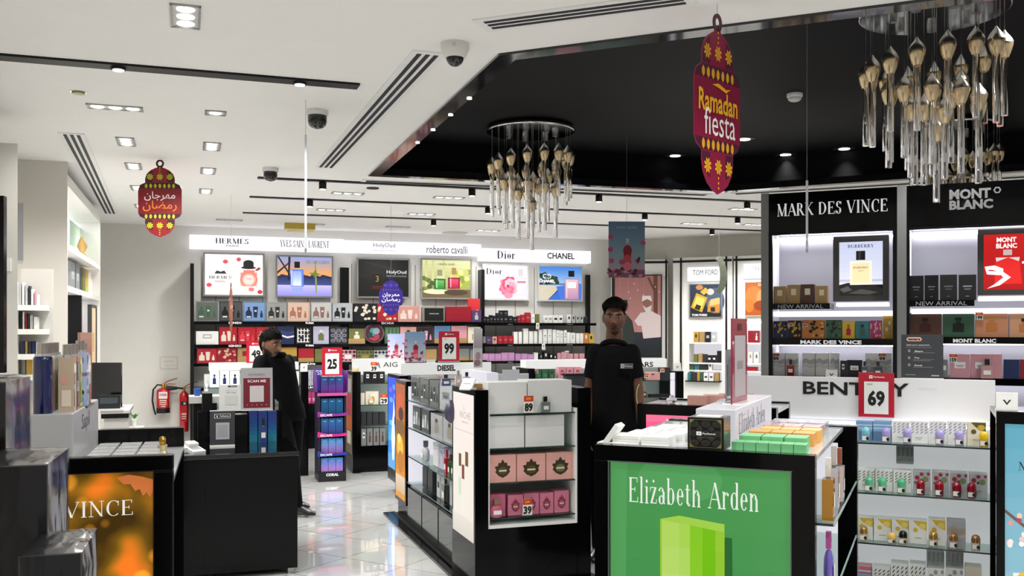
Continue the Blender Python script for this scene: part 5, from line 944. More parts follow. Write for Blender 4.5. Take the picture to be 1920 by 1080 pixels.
bottle(MD, 1851, .0, sy3, .08, .14, 'pink clear perfume bottle with black cap before the pink boxes', '#d8a8a8', '#121214'); ticket(MD, 1787, 664, 680, .05, '159', 'price ticket on the first pink box under the red poster', .05)
poster(MD, (1833, 428), (1960, 553), .1, 'framed lit red poster of a red bottle with a winding white ribbon', [('g', 0, 0, 1, 1, '#b01414', '#c41c1c'), ('t', 'MONT', .42, .9, .09, .36, 'black', '#f4f0f0'), ('t', 'BLANC', .42, .79, .09, .38, 'black', '#f4f0f0'), ('r', .36, .62, .52, .72, '#c8b0b0'), ('p', [(.22, .58), (.66, .58), (.64, .48), (.24, .48)], '#d8d0d0'), ('p', [(.22, .5), (.45, .58), (.66, .5), (.7, .1), (.2, .1)], '#e02824'), ('p', [(.02, .42), (.2, .44), (.36, .38), (.36, .3), (.16, .36), (.06, .36)], '#f6f2f2'), ('p', [(.02, .42), (.06, .28), (.3, .26), (.36, .32), (.3, .33), (.1, .34)], '#f6f2f2'), ('p', [(.36, .32), (.5, .22), (.3, .08), (.06, .02), (.2, .1), (.36, .22), (.3, .28)], '#f6f2f2'), ('p', [(.7, .5), (1, .54), (1, .48), (.7, .46)], '#f6f2f2')], em=.95, fr='#4c4a48', fw=.04)
MB().box(MD.x(1836), MD.x(1960), .1, .3, MD.z(1890, 563, .1), MD.z(1890, 555, .1), M('#f2f0fb', .4, em=1.2)).build('lit_ledge', m2)

# ---------------------------------------------------------------- wall niches with lit headers, far right
TF = Face(XY(1147, 14.35), XY(1147, 14.35)+Vector((.883, -.469))*.01, xy=True)
TFW = Face(XY(1262, 13.75), XY(1262, 13.75)+Vector((.9, -.436))*2, xy=True)
PWL = M('#e9e8e4', .5)
pp = Face(XY(1146, 14.1), XY(1252, 14.0), xy=True)
pt_ = pp.at('poster_panel', 0, 0, 0, 'white wall panel with black trim lines holding a large pink poster', 'wall panel')
zt = 2.62; MB().box(0, pp.L, 0, .1, 0, zt, PWL).build('panel', pt_)
for px in (1149, 1249): MB().box(pp.x(px)-.012, pp.x(px)+.012, -.012, 0, 0, zt, BLKM).build('trim_line', pt_)
MB().box(0, pp.L, -.014, 0, pp.z(1200, 494), pp.z(1200, 490), BLKM).build('trim_line', pt_)
poster(pp, (1151, 515), (1241, 670), -.03, 'tall poster of a seated person in white against pink curtains', [('g', 0, .25, 1, 1, '#c48a84', '#a8706c')]+[('r', x, .3, x+.02, 1, '#b47c78') for x in (.1, .28, .46, .62)]+[('r', .84, .3, .93, 1, '#6a4434'), ('p', [(.7, .98), (.75, .98), (.9, .8), (.86, .78)], '#6a4434')]+[('e', x, z, .012, .008, '#f0d8cc') for x, z in [(.3, .8), (.34, .72), (.5, .82), (.62, .76), (.42, .9), (.88, .86), (.96, .8), (.78, .72)]]+[('g', 0, 0, 1, .3, '#141a20', '#28303a'), ('p', [(.0, .1), (.0, .5), (.2, .56), (.38, .44), (.44, .26), (.4, .1)], '#2c342e'), ('e', .2, .62, .09, .07, '#6a4a40'), ('p', [(.11, .62), (.13, .7), (.27, .7), (.29, .62), (.2, .68)], '#1a1614'), ('p', [(.43, .44), (.56, .54), (.8, .56), (1, .5), (1, .24), (.62, .22), (.58, .38), (.5, .38)], '#e8d4d0'), ('e', .7, .66, .1, .075, '#9a6858'), ('p', [(.59, .68), (.6, .75), (.78, .75), (.81, .68), (.7, .71)], '#ece4e0'), ('p', [(.6, .64), (.68, .6), (.76, .62), (.8, .64), (.78, .56), (.68, .54)], '#e4dcd8')], em=.45, fr='#101012', fw=.014, th=.03, name='curtain_poster')
tt = TFW.at('display_niche', 0, 0, 0, 'white lit wall niche holding the poster of golden bottles', 'wall niche', 'white lit wall niches'); xr = TFW.x(1372)
def niche(t, f, pa, pb, first):
    a, b = f.x(pa), f.x(pb); zt = 2.62
    MB().box(a, b, .3, .34, 0, zt, PWL).build('back_panel', t); na, nb = f.x(pa+30 if first else pa+18), f.x(pb-20)
    z0, z1 = f.z(1320, 738), f.z(1320, 603)
    MB().box(a, na, 0, .3, 0, zt, PWL).build('side_panel', t); MB().box(nb, b, 0, .3, 0, zt, PWL).build('side_panel', t)
    MB().box(na, nb, 0, .3, z1, zt, PWL).build('upper_panel', t); MB().box(na, nb, -.0, .3, 0, f.z(1320, 716), PWL).build('base_panel', t)
    for y in (642, 680, 694): MB().box(na, nb, .0, .3, f.z(1320, y)-.02, f.z(1320, y), PWL).build('shelf', t)
    MB().box(na, nb, .2, .24, z1-.02, z1, LED).build('light_strip', t); MB().box(na, nb, .28, .299, f.z(1320, 716), z1-.02, M('#f4f2fb', .4, em=.6)).build('lit_back', t)
    return na, nb
niche(tt, TFW, 1262, 1373, True)
for px in (1277, 1362): MB().box(TFW.x(px)-.012, TFW.x(px)+.012, -.014, 0, 0, 2.62, BLKM).build('trim_line', tt)
MB().box(0, TFW.x(1372), -.016, 0, 2.55, 2.58, BLKM).build('trim_line', tt)
lb = MB().box(TFW.x(1290), TFW.x(1357), -.03, 0, TFW.z(1323, 527), TFW.z(1323, 501), M('#f6f6fa', .4, em=1.0)).build('header', tt)
letters(lb, 'TOM FORD', (TFW.x(1300)+TFW.x(1347))/2, TFW.z(1323, 511), .075, TFW.x(1347)-TFW.x(1300), -.032, '#3a3a40', 'sans')
poster(TFW, (1292, 532), (1354, 596), -.03, 'lit poster of two golden bottles on a dark ground', [('g', 0, 0, 1, 1, '#16191c', '#33405a'), ('e', .8, .5, .3, .4, '#4c5c74'), ('e', .3, .92, .12, .08, '#c88a50'), ('e', .65, .78, .12, .1, '#d0c8c0'), ('p', [(.02, .3), (.2, .75), (.56, .6), (.38, .14)], '#c8a034'), ('p', [(.1, .34), (.22, .66), (.48, .56), (.36, .24)], '#e8cc60'), ('p', [(.32, .78), (.5, .92), (.6, .8), (.44, .68)], '#d8b040'), ('p', [(.14, .26), (.3, .2), (.36, .34), (.2, .4)], '#2c2414'), ('p', [(.55, .16), (.6, .5), (.96, .56), (.94, .12)], '#c8883c'), ('p', [(.62, .34), (.66, .54), (.94, .6), (.95, .4)], '#eab870'), ('r', .66, .16, .8, .3, '#2c2014'), ('t', 'TOM FORD', .3, .06, .07, .5, 'black', '#f0f0f0')], em=.9, fr='#7a7a7a', fw=.014, th=.03)
tz = [TFW.z(1320, y) for y in (642, 680, 694, 716)]; GT = 'boxes in the white wall niche'
row(TFW, .03, tz[0], [(1300, 1310, 622, 'gold', ('sq', 'brown', 'brown')), (1311, 1321, 622, 'kraft', None), (1322, 1332, 622, 'black', ('lab', 'silver', 'silver')), (1333, 1343, 622, 'silver', ('lab', 'white', 'white'))], 'on the top shelf of the white niche', .08, group=GT)
row(TFW, .03, tz[1], [(1300, 1308, 664, 'olive', None), (1309, 1317, 663, 'kraft', None), (1318, 1325, 664, 'charcoal', None), (1326, 1334, 666, 'black', ('lab', 'white', 'silver')), (1335, 1343, 666, 'black', ('lab', 'white', 'silver')), (1344, 1353, 658, 'black', None)], 'on the second shelf of the white niche', .08, group=GT)
row(TFW, .03, tz[2], [(1294, 1301, 679, 'green', None), (1302, 1311, 679, 'teal', None), (1312, 1319, 680, 'charcoal', None), (1320, 1327, 680, 'charcoal', None), (1328, 1335, 680, 'white', ('sq', 'brown', 'brown'))], 'on the third shelf of the white niche', .08, group=GT)
tq = MB().box(TFW.x(1286), TFW.x(1351), -.06, .2, tz[3]-.0, tz[3]+.015, BLKM).build('tray', tt)
row(TFW, -.04, tz[3]+.015, [(1289, 1295, 698, 'teal', None), (1296, 1306, 698, 'charcoal', None), (1307, 1312, 698, 'gold', None), (1313, 1318, 698, 'green', None), (1319, 1328, 700, 'white', ('lab', 'charcoal', 'grey')), (1329, 1338, 700, 'white', ('lab', 'charcoal', 'grey')), (1339, 1348, 699, 'kraft', None)], 'on the black tray of the white niche', .08, group=GT)
t2 = TFW.at('display_niche', 0, 0, 0, 'white lit wall niche half hidden behind the grey cabinet post', 'wall niche', 'white lit wall niches')
niche(t2, TFW, 1376, 1460, False)
MB().box(TFW.x(1381)-.012, TFW.x(1381)+.012, -.014, 0, 0, 2.62, BLKM).build('trim_line', t2); MB().box(TFW.x(1376), TFW.x(1460), -.016, 0, 2.55, 2.58, BLKM).build('trim_line', t2)
lb = MB().box(TFW.x(1395), TFW.x(1446), -.03, 0, TFW.z(1420, 522), TFW.z(1420, 495), M('#f6f6fa', .4, em=1.0)).build('header', t2)
letters(lb, 'CREED', TFW.x(1424), TFW.z(1420, 504), .06, TFW.x(1438)-TFW.x(1410), -.032, '#5a5a60', 'thin')
poster(TFW, (1396, 528), (1450, 593), -.03, 'orange lit poster partly hidden by the grey cabinet post', [('g', 0, 0, 1, 1, '#b8581c', '#c86a2c'), ('e', .3, .6, .3, .3, '#d8803c'), ('e', .62, .5, .22, .3, '#e89a5c'), ('e', .6, .3, .3, .16, '#9a3c10'), ('e', .15, .3, .16, .2, '#e07828'), ('t', 'CREED', .66, .93, .08, .4, 'bold', '#f4f0ea')], em=.9, fr='#c8c4be', fw=.01, th=.03)
row(TFW, .03, tz[0], [(1402, 1412, 620, 'crimson', None), (1413, 1424, 620, 'crimson', ('bot', 'cream', 'cream'))], 'in the half hidden white niche', .08, group=GT)
row(TFW, .03, tz[1], [(1403, 1411, 660, 'white', ('sq', 'kraft', 'kraft')), (1414, 1423, 660, 'white', ('sq', 'olive', 'olive'))], 'in the half hidden white niche', .08, group=GT)
row(TFW, .03, tz[2], [(1398, 1420, 688, 'red', None)], 'in the half hidden white niche', .08, group=GT)
# crescent hung before the niche
p = P(1348, 516, 11); cr = MB(); pts_o = [(.105*math.cos(a)*.62+.0, .2*math.sin(a)) for a in [-1.9+k*.3 for k in range(12)]]
poly = [(.1*math.cos(a), .21*math.sin(a)) for a in [-2.2+k*.34 for k in range(12)]]; inner = [(.06*math.cos(a)-.045, .18*math.sin(a)) for a in [1.5-k*.34 for k in range(11)]]
mb = MB(); q = poly+inner
for k in range(11):
    a, b = poly[k], poly[k+1]; c_, d_ = inner[max(0, 10-k)], inner[max(0, 9-k)]; mb.prism([a, b, d_, c_], -.004, .004, M('#6d7263', .4, metal=.3, noise=.4, scale=40))
mb.tube([(0, 0, .2), (0, 0, CEIL-p.z)], .0012, M('#8a8a8a', .5), 5); o = mb.build('crescent_sign', None, p, .2); tag(o, 'dull green crescent moon sign hanging before the white niche', 'hanging sign')
# ---------------------------------------------------------------- pink lit gondola
FP = Face(XY(1195, 5.05), XY(1195, 5.05)+Vector((.9135, -.4067))*.72, xy=True)
tp = FP.at('display_gondola', 0, 0, 0, 'gondola with a pink lit end panel in front of the standing man', 'display gondola', 'shop display gondolas')
MB().box(0, .72, .0, .06, .05, 1.2, BLACK).build('end_panel', tp); MB().box(.04, .68, .06, .45, 0, .3, BLACK).build('base', tp); MB().box(0, .72, .45, .5, .05, 1.2, BLACK).build('end_panel', tp); MB().box(.33, .39, .06, .45, .3, 1.19, M('#e8e8ec', .4)).build('spine_panel', tp)
MB().box(.0, .72, .06, .45, 1.17, 1.19, M('#cfd2d4', .2, coat=.4)).build('top_shelf', tp)
q = MB().box(.05, .67, -.006, .0, .25, 1.145, M('#e0407a', .4)); q.art([('g', 0, 0, 1, 1, '#e8507e', '#e85a84'), ('r', .0, .96, 1, 1, '#ec6a90')], .05, .25, .62, .895, -.006, em=.85); q.build('lit_panel', tp)
letters(tp.children[-1], 'N P V', .33, 1.085, .085, .34, -.012, '#f6c0d0', 'thin', em=.8)
GP = 'pink boxes on the pink lit gondola'
for k in range(6): 
    o = boxmesh(.1, .052, .055, 'rose', [('r', .1, .2, .9, .8, '#c99a8c')]).build('perfume_box', None, FP.w(.3+.03*k+.04*(k % 2), .08+.055*k, 1.19), FP.rz+math.pi/2*0); tag(o, f'rose pink box lying on the pink lit gondola, {ORD[k]} from its front', 'box', GP)
o = MB().lathe([(.02, 0), (.032, .012), (.026, .03), (.012, .034), (.014, .045)], glass('#f0e8ea', .05), 14).build('glass_jar', None, FP.w(.17, .06, 1.2)); tag(o, 'small clear glass jar at the front edge of the pink gondola', 'jar')

# ---------------------------------------------------------------- Bentley gondola
b_ = XY(1866, 5.3); FB = Face(b_-Vector((.9135, -.4067))*1.5, b_, xy=True); 
xl, xr = FB.x(1395), 1.5
tb = FB.at('display_gondola', xl, 0, 0, 'wide white gondola with glass shelves of capsule bottles and a 69 price sign', 'display gondola', 'shop display gondolas'); wB = xr-xl
LP = M('#e3e3e6', .4)
MB().box(0, wB, 0, .035, .95+.11, 1.31, LP).build('header', tb)
hb = tb.children[0]
def lx(px, off=0.): return FB.x(px, off)-xl
zw = FB.z(1560, 728)
letters(hb, 'BENTLEY', (lx(1507)+lx(1703))/2, zw, .076, lx(1705)-lx(1506), -.003, '#1c1c1e', 'bold')
letters(hb, 'parfums', lx(1740), FB.z(1740, 729), .012, .09, -.003, '#c9c9c6', 'sans')
MB().box(.0, wB, .0, .03, .1, 1.058, M('#dfe3e4', .4, em=.45)).build('back_panel', tb)
MB().box(wB, wB+.012, -.3, .1, 0, 1.06, M('#c9cccc', .3)).build('side_panel', tb); MB().box(.0, wB, -.3, -.0, 0, .1, BLACK).build('base', tb)
MB().box(.0, wB, .036, .4, 0, 1.06, M('#b9bcbc', .4)).build('rear_body', tb)
MB().box(.02, wB-.02, -.02, -.002, 1.035, 1.05, M('#f4f2fb', .4, em=3)).build('light_strip', tb)
so = -.24; zB = [FB.z(1735, y, so) for y in (835, 931, 1027, 1130)]
for z in zB: glass_shelf(tb, 0, wB, so, -.002, z)
GBX = 'white fragrance boxes on the Bentley gondola'.replace('Bentley', 'wide white')
def frow(items, z, where, off=-.15):
    row(FB, off, z, items, where, .1, 'patterned box', group=GBX)
frow([(1604, 1636, 791, 'blue', ('sea', '#7aa8d0', '#a8c4de')), (1637, 1671, 791, 'blue', ('sea', '#7aa8d0', '#a8c4de'))]+[(a, b, 790, 'white', ('fern', '#8a80a8', 'white')) for a, b in [(1672, 1705), (1706, 1740), (1741, 1775), (1776, 1812)]]+[(1813, 1849, 792, 'cream', ('lemon', '#5a5a30', '#c8a830'))], zB[0], 'on the upper glass shelf')
frow([(1592, 1605, 881, 'white', ('fern', '#5a5a58', 'white')), (1606, 1640, 880, 'white', ('fern', '#5a5a58', 'white')), (1641, 1674, 881, 'white', ('fern', '#5a5a58', 'white')), (1675, 1709, 883, 'white', ('fern', '#5a5a58', 'white'))]+[(a, b, c, 'silver', ('berry', '#a03048', '#7a8a58')) for a, b, c in [(1711, 1745, 884), (1747, 1780, 885), (1781, 1815, 887), (1817, 1852, 889)]], zB[1], 'on the middle glass shelf')
for px0, px1 in ((1680, 1713),): frow([(px0, px1, 837, 'grey', ('fern', '#3c3c3a', 'white'))], zB[1]+.155, 'standing on the middle row', -.1)
frow([(1598, 1603, 972, 'white', ('lemon', '#c8a838', '#e0c860')), (1604, 1637, 971, 'white', ('lemon', '#d8b838', '#e8d070')), (1638, 1671, 973, 'white', ('lemon', '#d8b838', '#e8d070')), (1672, 1704, 975, 'white', ('lemon', '#d8b838', '#e8d070')), (1705, 1738, 977, 'white', ('lemon', '#d8b838', '#e8d070')), (1740, 1773, 975, 'white', ('lemon', '#d8b838', '#e8d070')), (1775, 1811, 977, 'silver', ('wave', '#b8a898', '#d0c4b8'))], zB[2], 'on the lower glass shelf')
frow([(1737, 1771, 1033, 'silver', ('fern', '#6a6a68', 'white')), (1773, 1807, 1034, 'silver', ('fern', '#6a6a68', 'white'))], zB[3]+.155, 'stacked on the bottom row', -.08)
frow([(1602, 1634, 1062, 'pink', ('sea', '#d07080', '#80b0d0')), (1636, 1669, 1064, 'white', ('fern', '#3c3c3a', 'white')), (1670, 1703, 1057, 'white', ('fern', '#3c3c3a', 'white')), (1705, 1736, 1058, 'white', ('fern', '#3c3c3a', 'white')), (1738, 1771, 1066, 'white', ('berry', '#a0a0a0', '#c0c0c0')), (1773, 1807, 1066, 'white', ('berry', '#a0a0a0', '#c0c0c0')), (1809, 1841, 1063, 'cream', None)], zB[3], 'on the bottom glass shelf')
GBT = 'small capsule bottles on the wide white gondola'
def caps(items, z, colname, glassc, cap, where, h=.085):
    for k, px in enumerate(items): bottle(FB, px, -.215, z, .046, h, f'{colname} capsule bottle, {ORD[k]} from the left {where}' if len(items) > 1 else f'{colname} capsule bottle {where}', glassc, cap, shape='dome', group=GBT, d=.046)
caps([1623], zB[0], 'pale blue', '#9cd0dc', '#7cc0d0', 'on the upper glass shelf'); caps([1661, 1701, 1762, 1799], zB[0], 'lavender', '#c8c0e0', '#a49ad4', 'on the upper glass shelf'); caps([1845], zB[0], 'bright yellow', '#e8c828', '#e0b810', 'at the end of the upper glass shelf')
caps([1629, 1654, 1690], zB[1], 'green', '#a8dcb8', '#58b888', 'on the middle glass shelf'); caps([1726, 1761, 1794, 1822], zB[1], 'dark red', '#a82838', '#8a0c20', 'on the middle glass shelf')
caps([1619, 1750], zB[2], 'gold topped', '#f0e6c0', '#c9a05a', 'on the lower glass shelf'); caps([1672], zB[2], 'small amber', '#f0d8a0', '#f0c868', 'on the lower glass shelf', .06); caps([1693], zB[2], 'black topped amber', '#f0d8a0', '#141414', 'on the lower glass shelf', .075); caps([1788, 1830], zB[2], 'copper topped', '#f0ddd0', '#b98a5a', 'on the lower glass shelf')
p = FB.w(FB.x(1643, -.02), -.02, FB.z(1643, 783, -.02)); price_sign(p, FB.rz, '69', 'red price sign reading 69 hiding two letters of the white header', .195, .262)
pm = FB.w(FB.x(1729, .05), .05, 1.31); tm = empty('payment_sign', pm, FB.rz+.05, 'dark grey payment instalment sign in a clear holder on the white gondola', 'counter sign')
MB().box(-.112, .112, -.003, .003, 0, .255, M('#3a3c40', .3, coat=.4)).box(-.112, .112, -.03, .05, 0, .004, M('#cfd4d6', .15)).build('holder', tm)
MB().art([('p', [(.12, .89), (.16, .94), (.46, .94), (.5, .89), (.46, .85), (.16, .85)], '#e8b8a0'), ('t', 'tamara', .31, .895, .055, .3, 'black', '#2a1a20'), ('t', 'Split your payments', .4, .76, .035, .55, 'bold', '#e0e0e0'), ('t', 'No interest. No fees. Fully shariah.', .42, .71, .02, .62, 'sans', '#b8b8b8'), ('t', 'Share', .42, .62, .035, .2, 'bold', '#e8e8e8'), ('r', .28, .585, .8, .592, '#9a9a9a'), ('t', 'Pay', .38, .47, .035, .12, 'bold', '#e8e8e8'), ('r', .28, .43, .78, .437, '#9a9a9a'), ('r', .28, .4, .7, .407, '#9a9a9a'), ('t', 'Done!', .41, .3, .035, .18, 'bold', '#e8e8e8'), ('r', .28, .255, .76, .262, '#9a9a9a'), ('r', .16, .6, .22, .66, '#8a8a8c'), ('r', .16, .44, .22, .5, '#8a8a8c'), ('r', .16, .28, .22, .34, '#8a8a8c'), ('r', .1, .08, .34, .09, '#a8a8a8'), ('r', .72, .06, .9, .085, '#b0b0b0')], -.112, 0, .224, .255, -.003).build('print', tm)

# ---------------------------------------------------------------- green lit gondola in the foreground
e_ = XY(1528, 2.98); exx = Vector((.9135, -.4067)); FG = Face(e_-exx*.7286, e_, xy=True); WG = .7286
tg = FG.at('display_gondola', 0, 0, 0, 'foreground gondola with a large green lit panel and a white header box', 'display gondola', 'shop display gondolas')
zg = 1.2
lp = MB(); lp.box(0, WG, 0, .05, zg-.055, zg, BLACK).box(0, .052, 0, .05, .05, zg-.055, BLACK).box(WG-.075, WG, 0, .05, .05, zg-.055, BLACK).box(.052, WG-.075, .018, .05, .05, zg-.055, BLKM).box(.046, WG-.069, -.002, .0, zg-.056, zg-.052, M('#6a6c70', .2, metal=.5)).box(.048, .052, -.002, 0, .06, zg-.055, M('#6a6c70', .2, metal=.5)).box(WG-.075, WG-.071, -.002, 0, .06, zg-.055, M('#6a6c70', .2, metal=.5)); lp = lp.build('light_panel', tg, None, 0, .004)  # thin grey strips imitate highlights along the bevelled inner frame edge
gx0, gx1 = .052, WG-.075
pr = MB(); pr.art([('g', 0, 0, 1, 1, '#3d8c48', '#4f9c56'), ('e', .4, .955, .24, .07, '#58a460'), ('p', [(0, 0), (.09, .62), (.1, 1), (0, 1)], '#57a25e'), ('t', 'Elizabeth Arden', .47, .915, .082, .72, 'serif', '#eef4ea'), ('p', [(.64, .0), (.71, .0), (.69, .79), (.645, .79)], '#2c6a34'), ('g', .29, .0, .65, .83, '#6fb800', '#9cce3c'), ('g', .3, 0, .4, .83, '#e0efb0', '#b4dc60'), ('g', .4, 0, .46, .83, '#f0f6d0', '#a8d850'), ('g', .46, 0, .53, .83, '#a0d848', '#88cc28'), ('g', .53, 0, .6, .83, '#5cb800', '#7cc41c'), ('p', [(.29, .83), (.65, .805), (.645, .83), (.4, .845)], '#a4d450')], gx0, .05, gx1-gx0, zg-.105, .018, em=.62, rough=.2); pr.build('print', lp)
MB().box(0, WG+.055, 1.0, 1.06, 0, zg, BLACK).box(.42, WG-.02, .994, 1.0, .32, 1.13, M('#f4f2fb', .4, em=.6)).build('end_panel', tg); MB().box(.02, WG-.02, .05, 1.0, 0, .3, BLACK).build('base', tg)
MB().box(.34, .4, .05, 1.0, .3, zg-.02, M('#eeecfa', .4, em=.35)).build('spine_panel', tg)
MB().box(0, WG, .05, 1.0, zg-.02, zg-.005, M('#c9cfd2', .12, coat=.5)).build('top_shelf', tg)
for z in (.98, .76, .55):
    glass_shelf(tg, .4, WG+.05, .052, .99, z); MB().box(WG+.05, WG+.054, .052, .99, z-.008, z, M('#9ab0ae', .15, coat=.5)).build('shelf_edge', tg)
hd3 = MB().box(.3, .44, .22, 1.02, zg-.005, 1.318, M('#f0eef6', .3, em=.35)).build('header', tg, None, 0, .004)
letters(hd3, 'Elizabeth Arden', 0, 0, .075, .56, 0, '#2a2a34', 'serif', X=Matrix.Translation((.4405, .56, 1.262)) @ Matrix.Rotation(math.pi/2, 4, 'Z'))
zt = zg-.005
GGX = 'boxes on top of the green lit gondola'
def ontop(x, y, w, d, h, col, label, shapes=(), name='perfume_box', film=False):
    o = boxmesh(w, d, h, col, shapes, film).build(name, None, FG.w(x, y, zt), FG.rz); tag(o, label, 'box', GGX)
n_ = 0
for r in range(4):
    for c in range(2):
        ontop(.085+.105*c+.02*r, .08+.12*r, .095, .11, .03, 'white', f'flat white box on the green lit gondola, {["left","right"][c]} one of row {ORD[r]} from the front', [('r', .0, .3, 1, .36, '#c9c9c6'), ('r', 0, .6, 1, .64, '#c9c9c6')])
for k in range(6): ontop(.475+.04*k, .065, .038, .07, .03, '#6fb57e', f'low green box in the front row, {ORD[k]} from the white header', name='perfume_box')
for k in range(3): ontop(.5+.075*k, .15, .07, .1, .042, '#74ba84', f'wider green box in the second row, {ORD[k]} from the white header')
for k in range(3): ontop(.51+.075*k, .27, .07, .09, .045, '#dc9a50', f'orange box behind the green ones, {ORD[k]} from the white header', [('r', .1, .2, .9, .3, '#e8b060')])
for k in range(3): ontop(.53+.07*k, .38, .065, .1, .045, '#dfae5a', f'amber box in the fourth row, {ORD[k]} from the white header', [('r', .1, .2, .9, .3, '#f0d080')])
for k in range(3): ontop(.52+.07*k, .5, .066, .12, .045, 'rose', f'rose patterned box in the fifth row, {ORD[k]} from the white header', art_of('spot', 'silver', 'brown'), film=True)
for k in range(3): ontop(.52+.07*k, .66, .066, .14, .045, 'silver', f'silver patterned box in the last row, {ORD[k]} from the white header', art_of('spot', 'charcoal', 'rose'), film=True)
vb = FG.at('gift_box', FG.x(1323, .02), .02, zg, 'black ornamented cube box on the corner of the green lit panel', 'box')
q = MB().box(-.06, .06, 0, .11, 0, .105, M('#15140f', .3, coat=.5)); dm = art_of('dam', '#26251f', '#1c1b16')
q.art(dm+[('r', .06, .93, .94, .945, '#6a6248'), ('r', .06, .055, .94, .07, '#6a6248'), ('r', .06, .06, .075, .94, '#6a6248'), ('r', .925, .06, .94, .94, '#6a6248'), ('p', [(.06, .94), (.2, .94), (.06, .8)], '#7a7030'), ('p', [(.94, .94), (.8, .94), (.94, .8)], '#7a7030'), ('p', [(.06, .06), (.2, .06), (.06, .2)], '#7a7030'), ('p', [(.94, .06), (.8, .06), (.94, .2)], '#7a7030'), ('r', .25, .44, .39, .56, '#e8e8e8'), ('p', [(.28, .54), (.32, .46), (.36, .54), (.32, .5)], '#15140f'), ('t', 'Perfumes', .6, .5, .06, .36, 'bold', '#d8d8d8'), ('r', .3, .38, .75, .385, '#8a8a8a')], -.06, 0, .12, .105, 0); q.build('box_body', vb)
MB().box(-.04, .04, .03, .09, .105, .107, M('#f0f0ee', .3)).build('lid_label', vb)
lf = FG.at('leaflet_holder', FG.x(1140, .06), .06, zg-.005, 'white leaflet holder leaning at the corner of the green lit panel', 'leaflet holder')
X = Matrix.Translation((-.02, 0, 0)) @ Matrix.Rotation(.62, 4, 'Y'); MB().box(-.005, .012, 0, .075, 0, .085, M('#ecece8', .35), X).build('leaflet_pocket', lf); MB().box(-.04, .06, 0, .08, 0, .006, M('#e2e2de', .3)).build('foot', lf)
ob = [(.44, .08, .98, .06, .2, 'tall amber perfume bottle on the side shelf of the green gondola', '#c88a1c', '#d8d4c8'), (.5, .28, .98, .05, .21, 'clear slim perfume bottle behind the amber one', '#d8d4d8', '#b0a8a0'), (.48, .42, .98, .05, .18, 'pinkish clear bottle behind the slim clear bottle', '#e4d0cc', '#8a4a3c'), (.5, .1, .76, .05, .17, 'purple and teal perfume bottle on the middle side shelf', '#7a68c8', '#b44a98'), (.52, .12, .55, .08, .13, 'pale blue clear bottle on the low side shelf', '#b0bcd0', '#5a48a0'), (.5, .34, .55, .06, .14, 'violet bottle on the low side shelf', '#8a7ac0', '#4a3a8a')]
for y, dx, z, w, h, l, g, c in [(a, b, c, d, e, f, g, h) for a, b, c, d, e, f, g, h in [(.13, .09, .98, .058, .2, ob[0][5], ob[0][6], ob[0][7]), (.3, .06, .98, .055, .22, ob[1][5], ob[1][6], ob[1][7]), (.5, .08, .98, .05, .19, ob[2][5], ob[2][6], ob[2][7]), (.13, .07, .76, .055, .18, ob[3][5], ob[3][6], ob[3][7]), (.13, .09, .55, .08, .14, ob[4][5], ob[4][6], ob[4][7]), (.34, .08, .55, .06, .15, ob[5][5], ob[5][6], ob[5][7])]]:
    o = bottle(FG, 1500, 0, 0, w, h, l, g, c, group='bottles on the side shelves of the green gondola', shape='round' if z == .76 else 'rect'); o.location = FG.w(WG-dx, y, z); o.rotation_euler.z = FG.rz+math.pi/2
    o.location = FG.w(WG+.045, y, z)
def tall_sign(px, off, w, h, ang, label, board, shapes, z):
    p = FG.w(FG.x(px, off), off, z); t = empty('price_sign', p, ang, label, 'price sign', 'sign stands on the white header')
    MB().box(-w/2, w/2, -.003, .003, 0, h, M(board, .25, coat=.5)).box(-w/2, w/2, -.035, .035, 0, .004, M('#e0e4e6', .12)).build('holder', t); MB().art(shapes, -w/2, 0, w, h, -.003).build('print', t)
    mb = MB(); mb.art(shapes, -w/2, 0, w, h, -.003, X=Matrix.Rotation(math.pi, 4, 'Z')); mb.build('print', t)
RS = [('r', .14, .08, .86, .8, '#a8a2a8'), ('r', .3, .4, .7, .5, '#8a8288'), ('r', .36, .86, .6, .94, '#4a2028')]
tall_sign(1386, .55, .235, .32, 1.1, 'red framed price sign seen nearly edge-on upon the white header', '#8a2038', RS, 1.318)
tall_sign(1366, .62, .1, .2, 1.16, 'small grey sign stand beside the edge-on red sign', '#8a9098', [('r', .1, .1, .9, .7, '#b4bac0'), ('t', 'A', .5, .2, .1, None, 'bold', '#f0f0f0')], 1.318)

# ---------------------------------------------------------------- blossom lit panel at the right edge
FM = Face(XY(1868, 4.3), XY(1868, 4.3)+Vector((.9135, -.4067))*.75, xy=True)
tm2 = FM.at('display_gondola', 0, 0, 0, 'gondola at the right edge with a blossom lit panel', 'display gondola', 'shop display gondolas')
MB().box(0, .75, .0, .05, 1.17, 1.225, BLACK).box(0, .035, 0, .05, .05, 1.17, BLACK).box(.71, .75, 0, .05, .05, 1.17, BLACK).box(.035, .71, .02, .05, .05, 1.17, BLKM).build('light_panel', tm2); MB().box(.03, .72, .05, .55, 0, .3, BLACK).box(0, .75, .05, .55, 1.19, 1.21, BLACK).box(0, .75, .52, .55, .3, 1.19, BLACK).build('body', tm2)
rd = random.Random(11); bl = [('p', [(-.0, .655), (.16, .575), (.3, .5), (.16, .56), (0, .64)], '#6a5448'), ('p', [(0, .11), (.2, .09), (.4, .02), (.2, .075), (0, .095)], '#6a5448')]
for k in range(70):
    x = rd.random()*.4; z = rd.choice([.55, .6, .66, .1, .04, .2])+rd.uniform(-.05, .05); bl += [('e', x, z, .016, .011, rd.choice(['#f4e4e0', '#e8c4bc', '#f8f0ec', '#d89a94', '#a8484c']))]
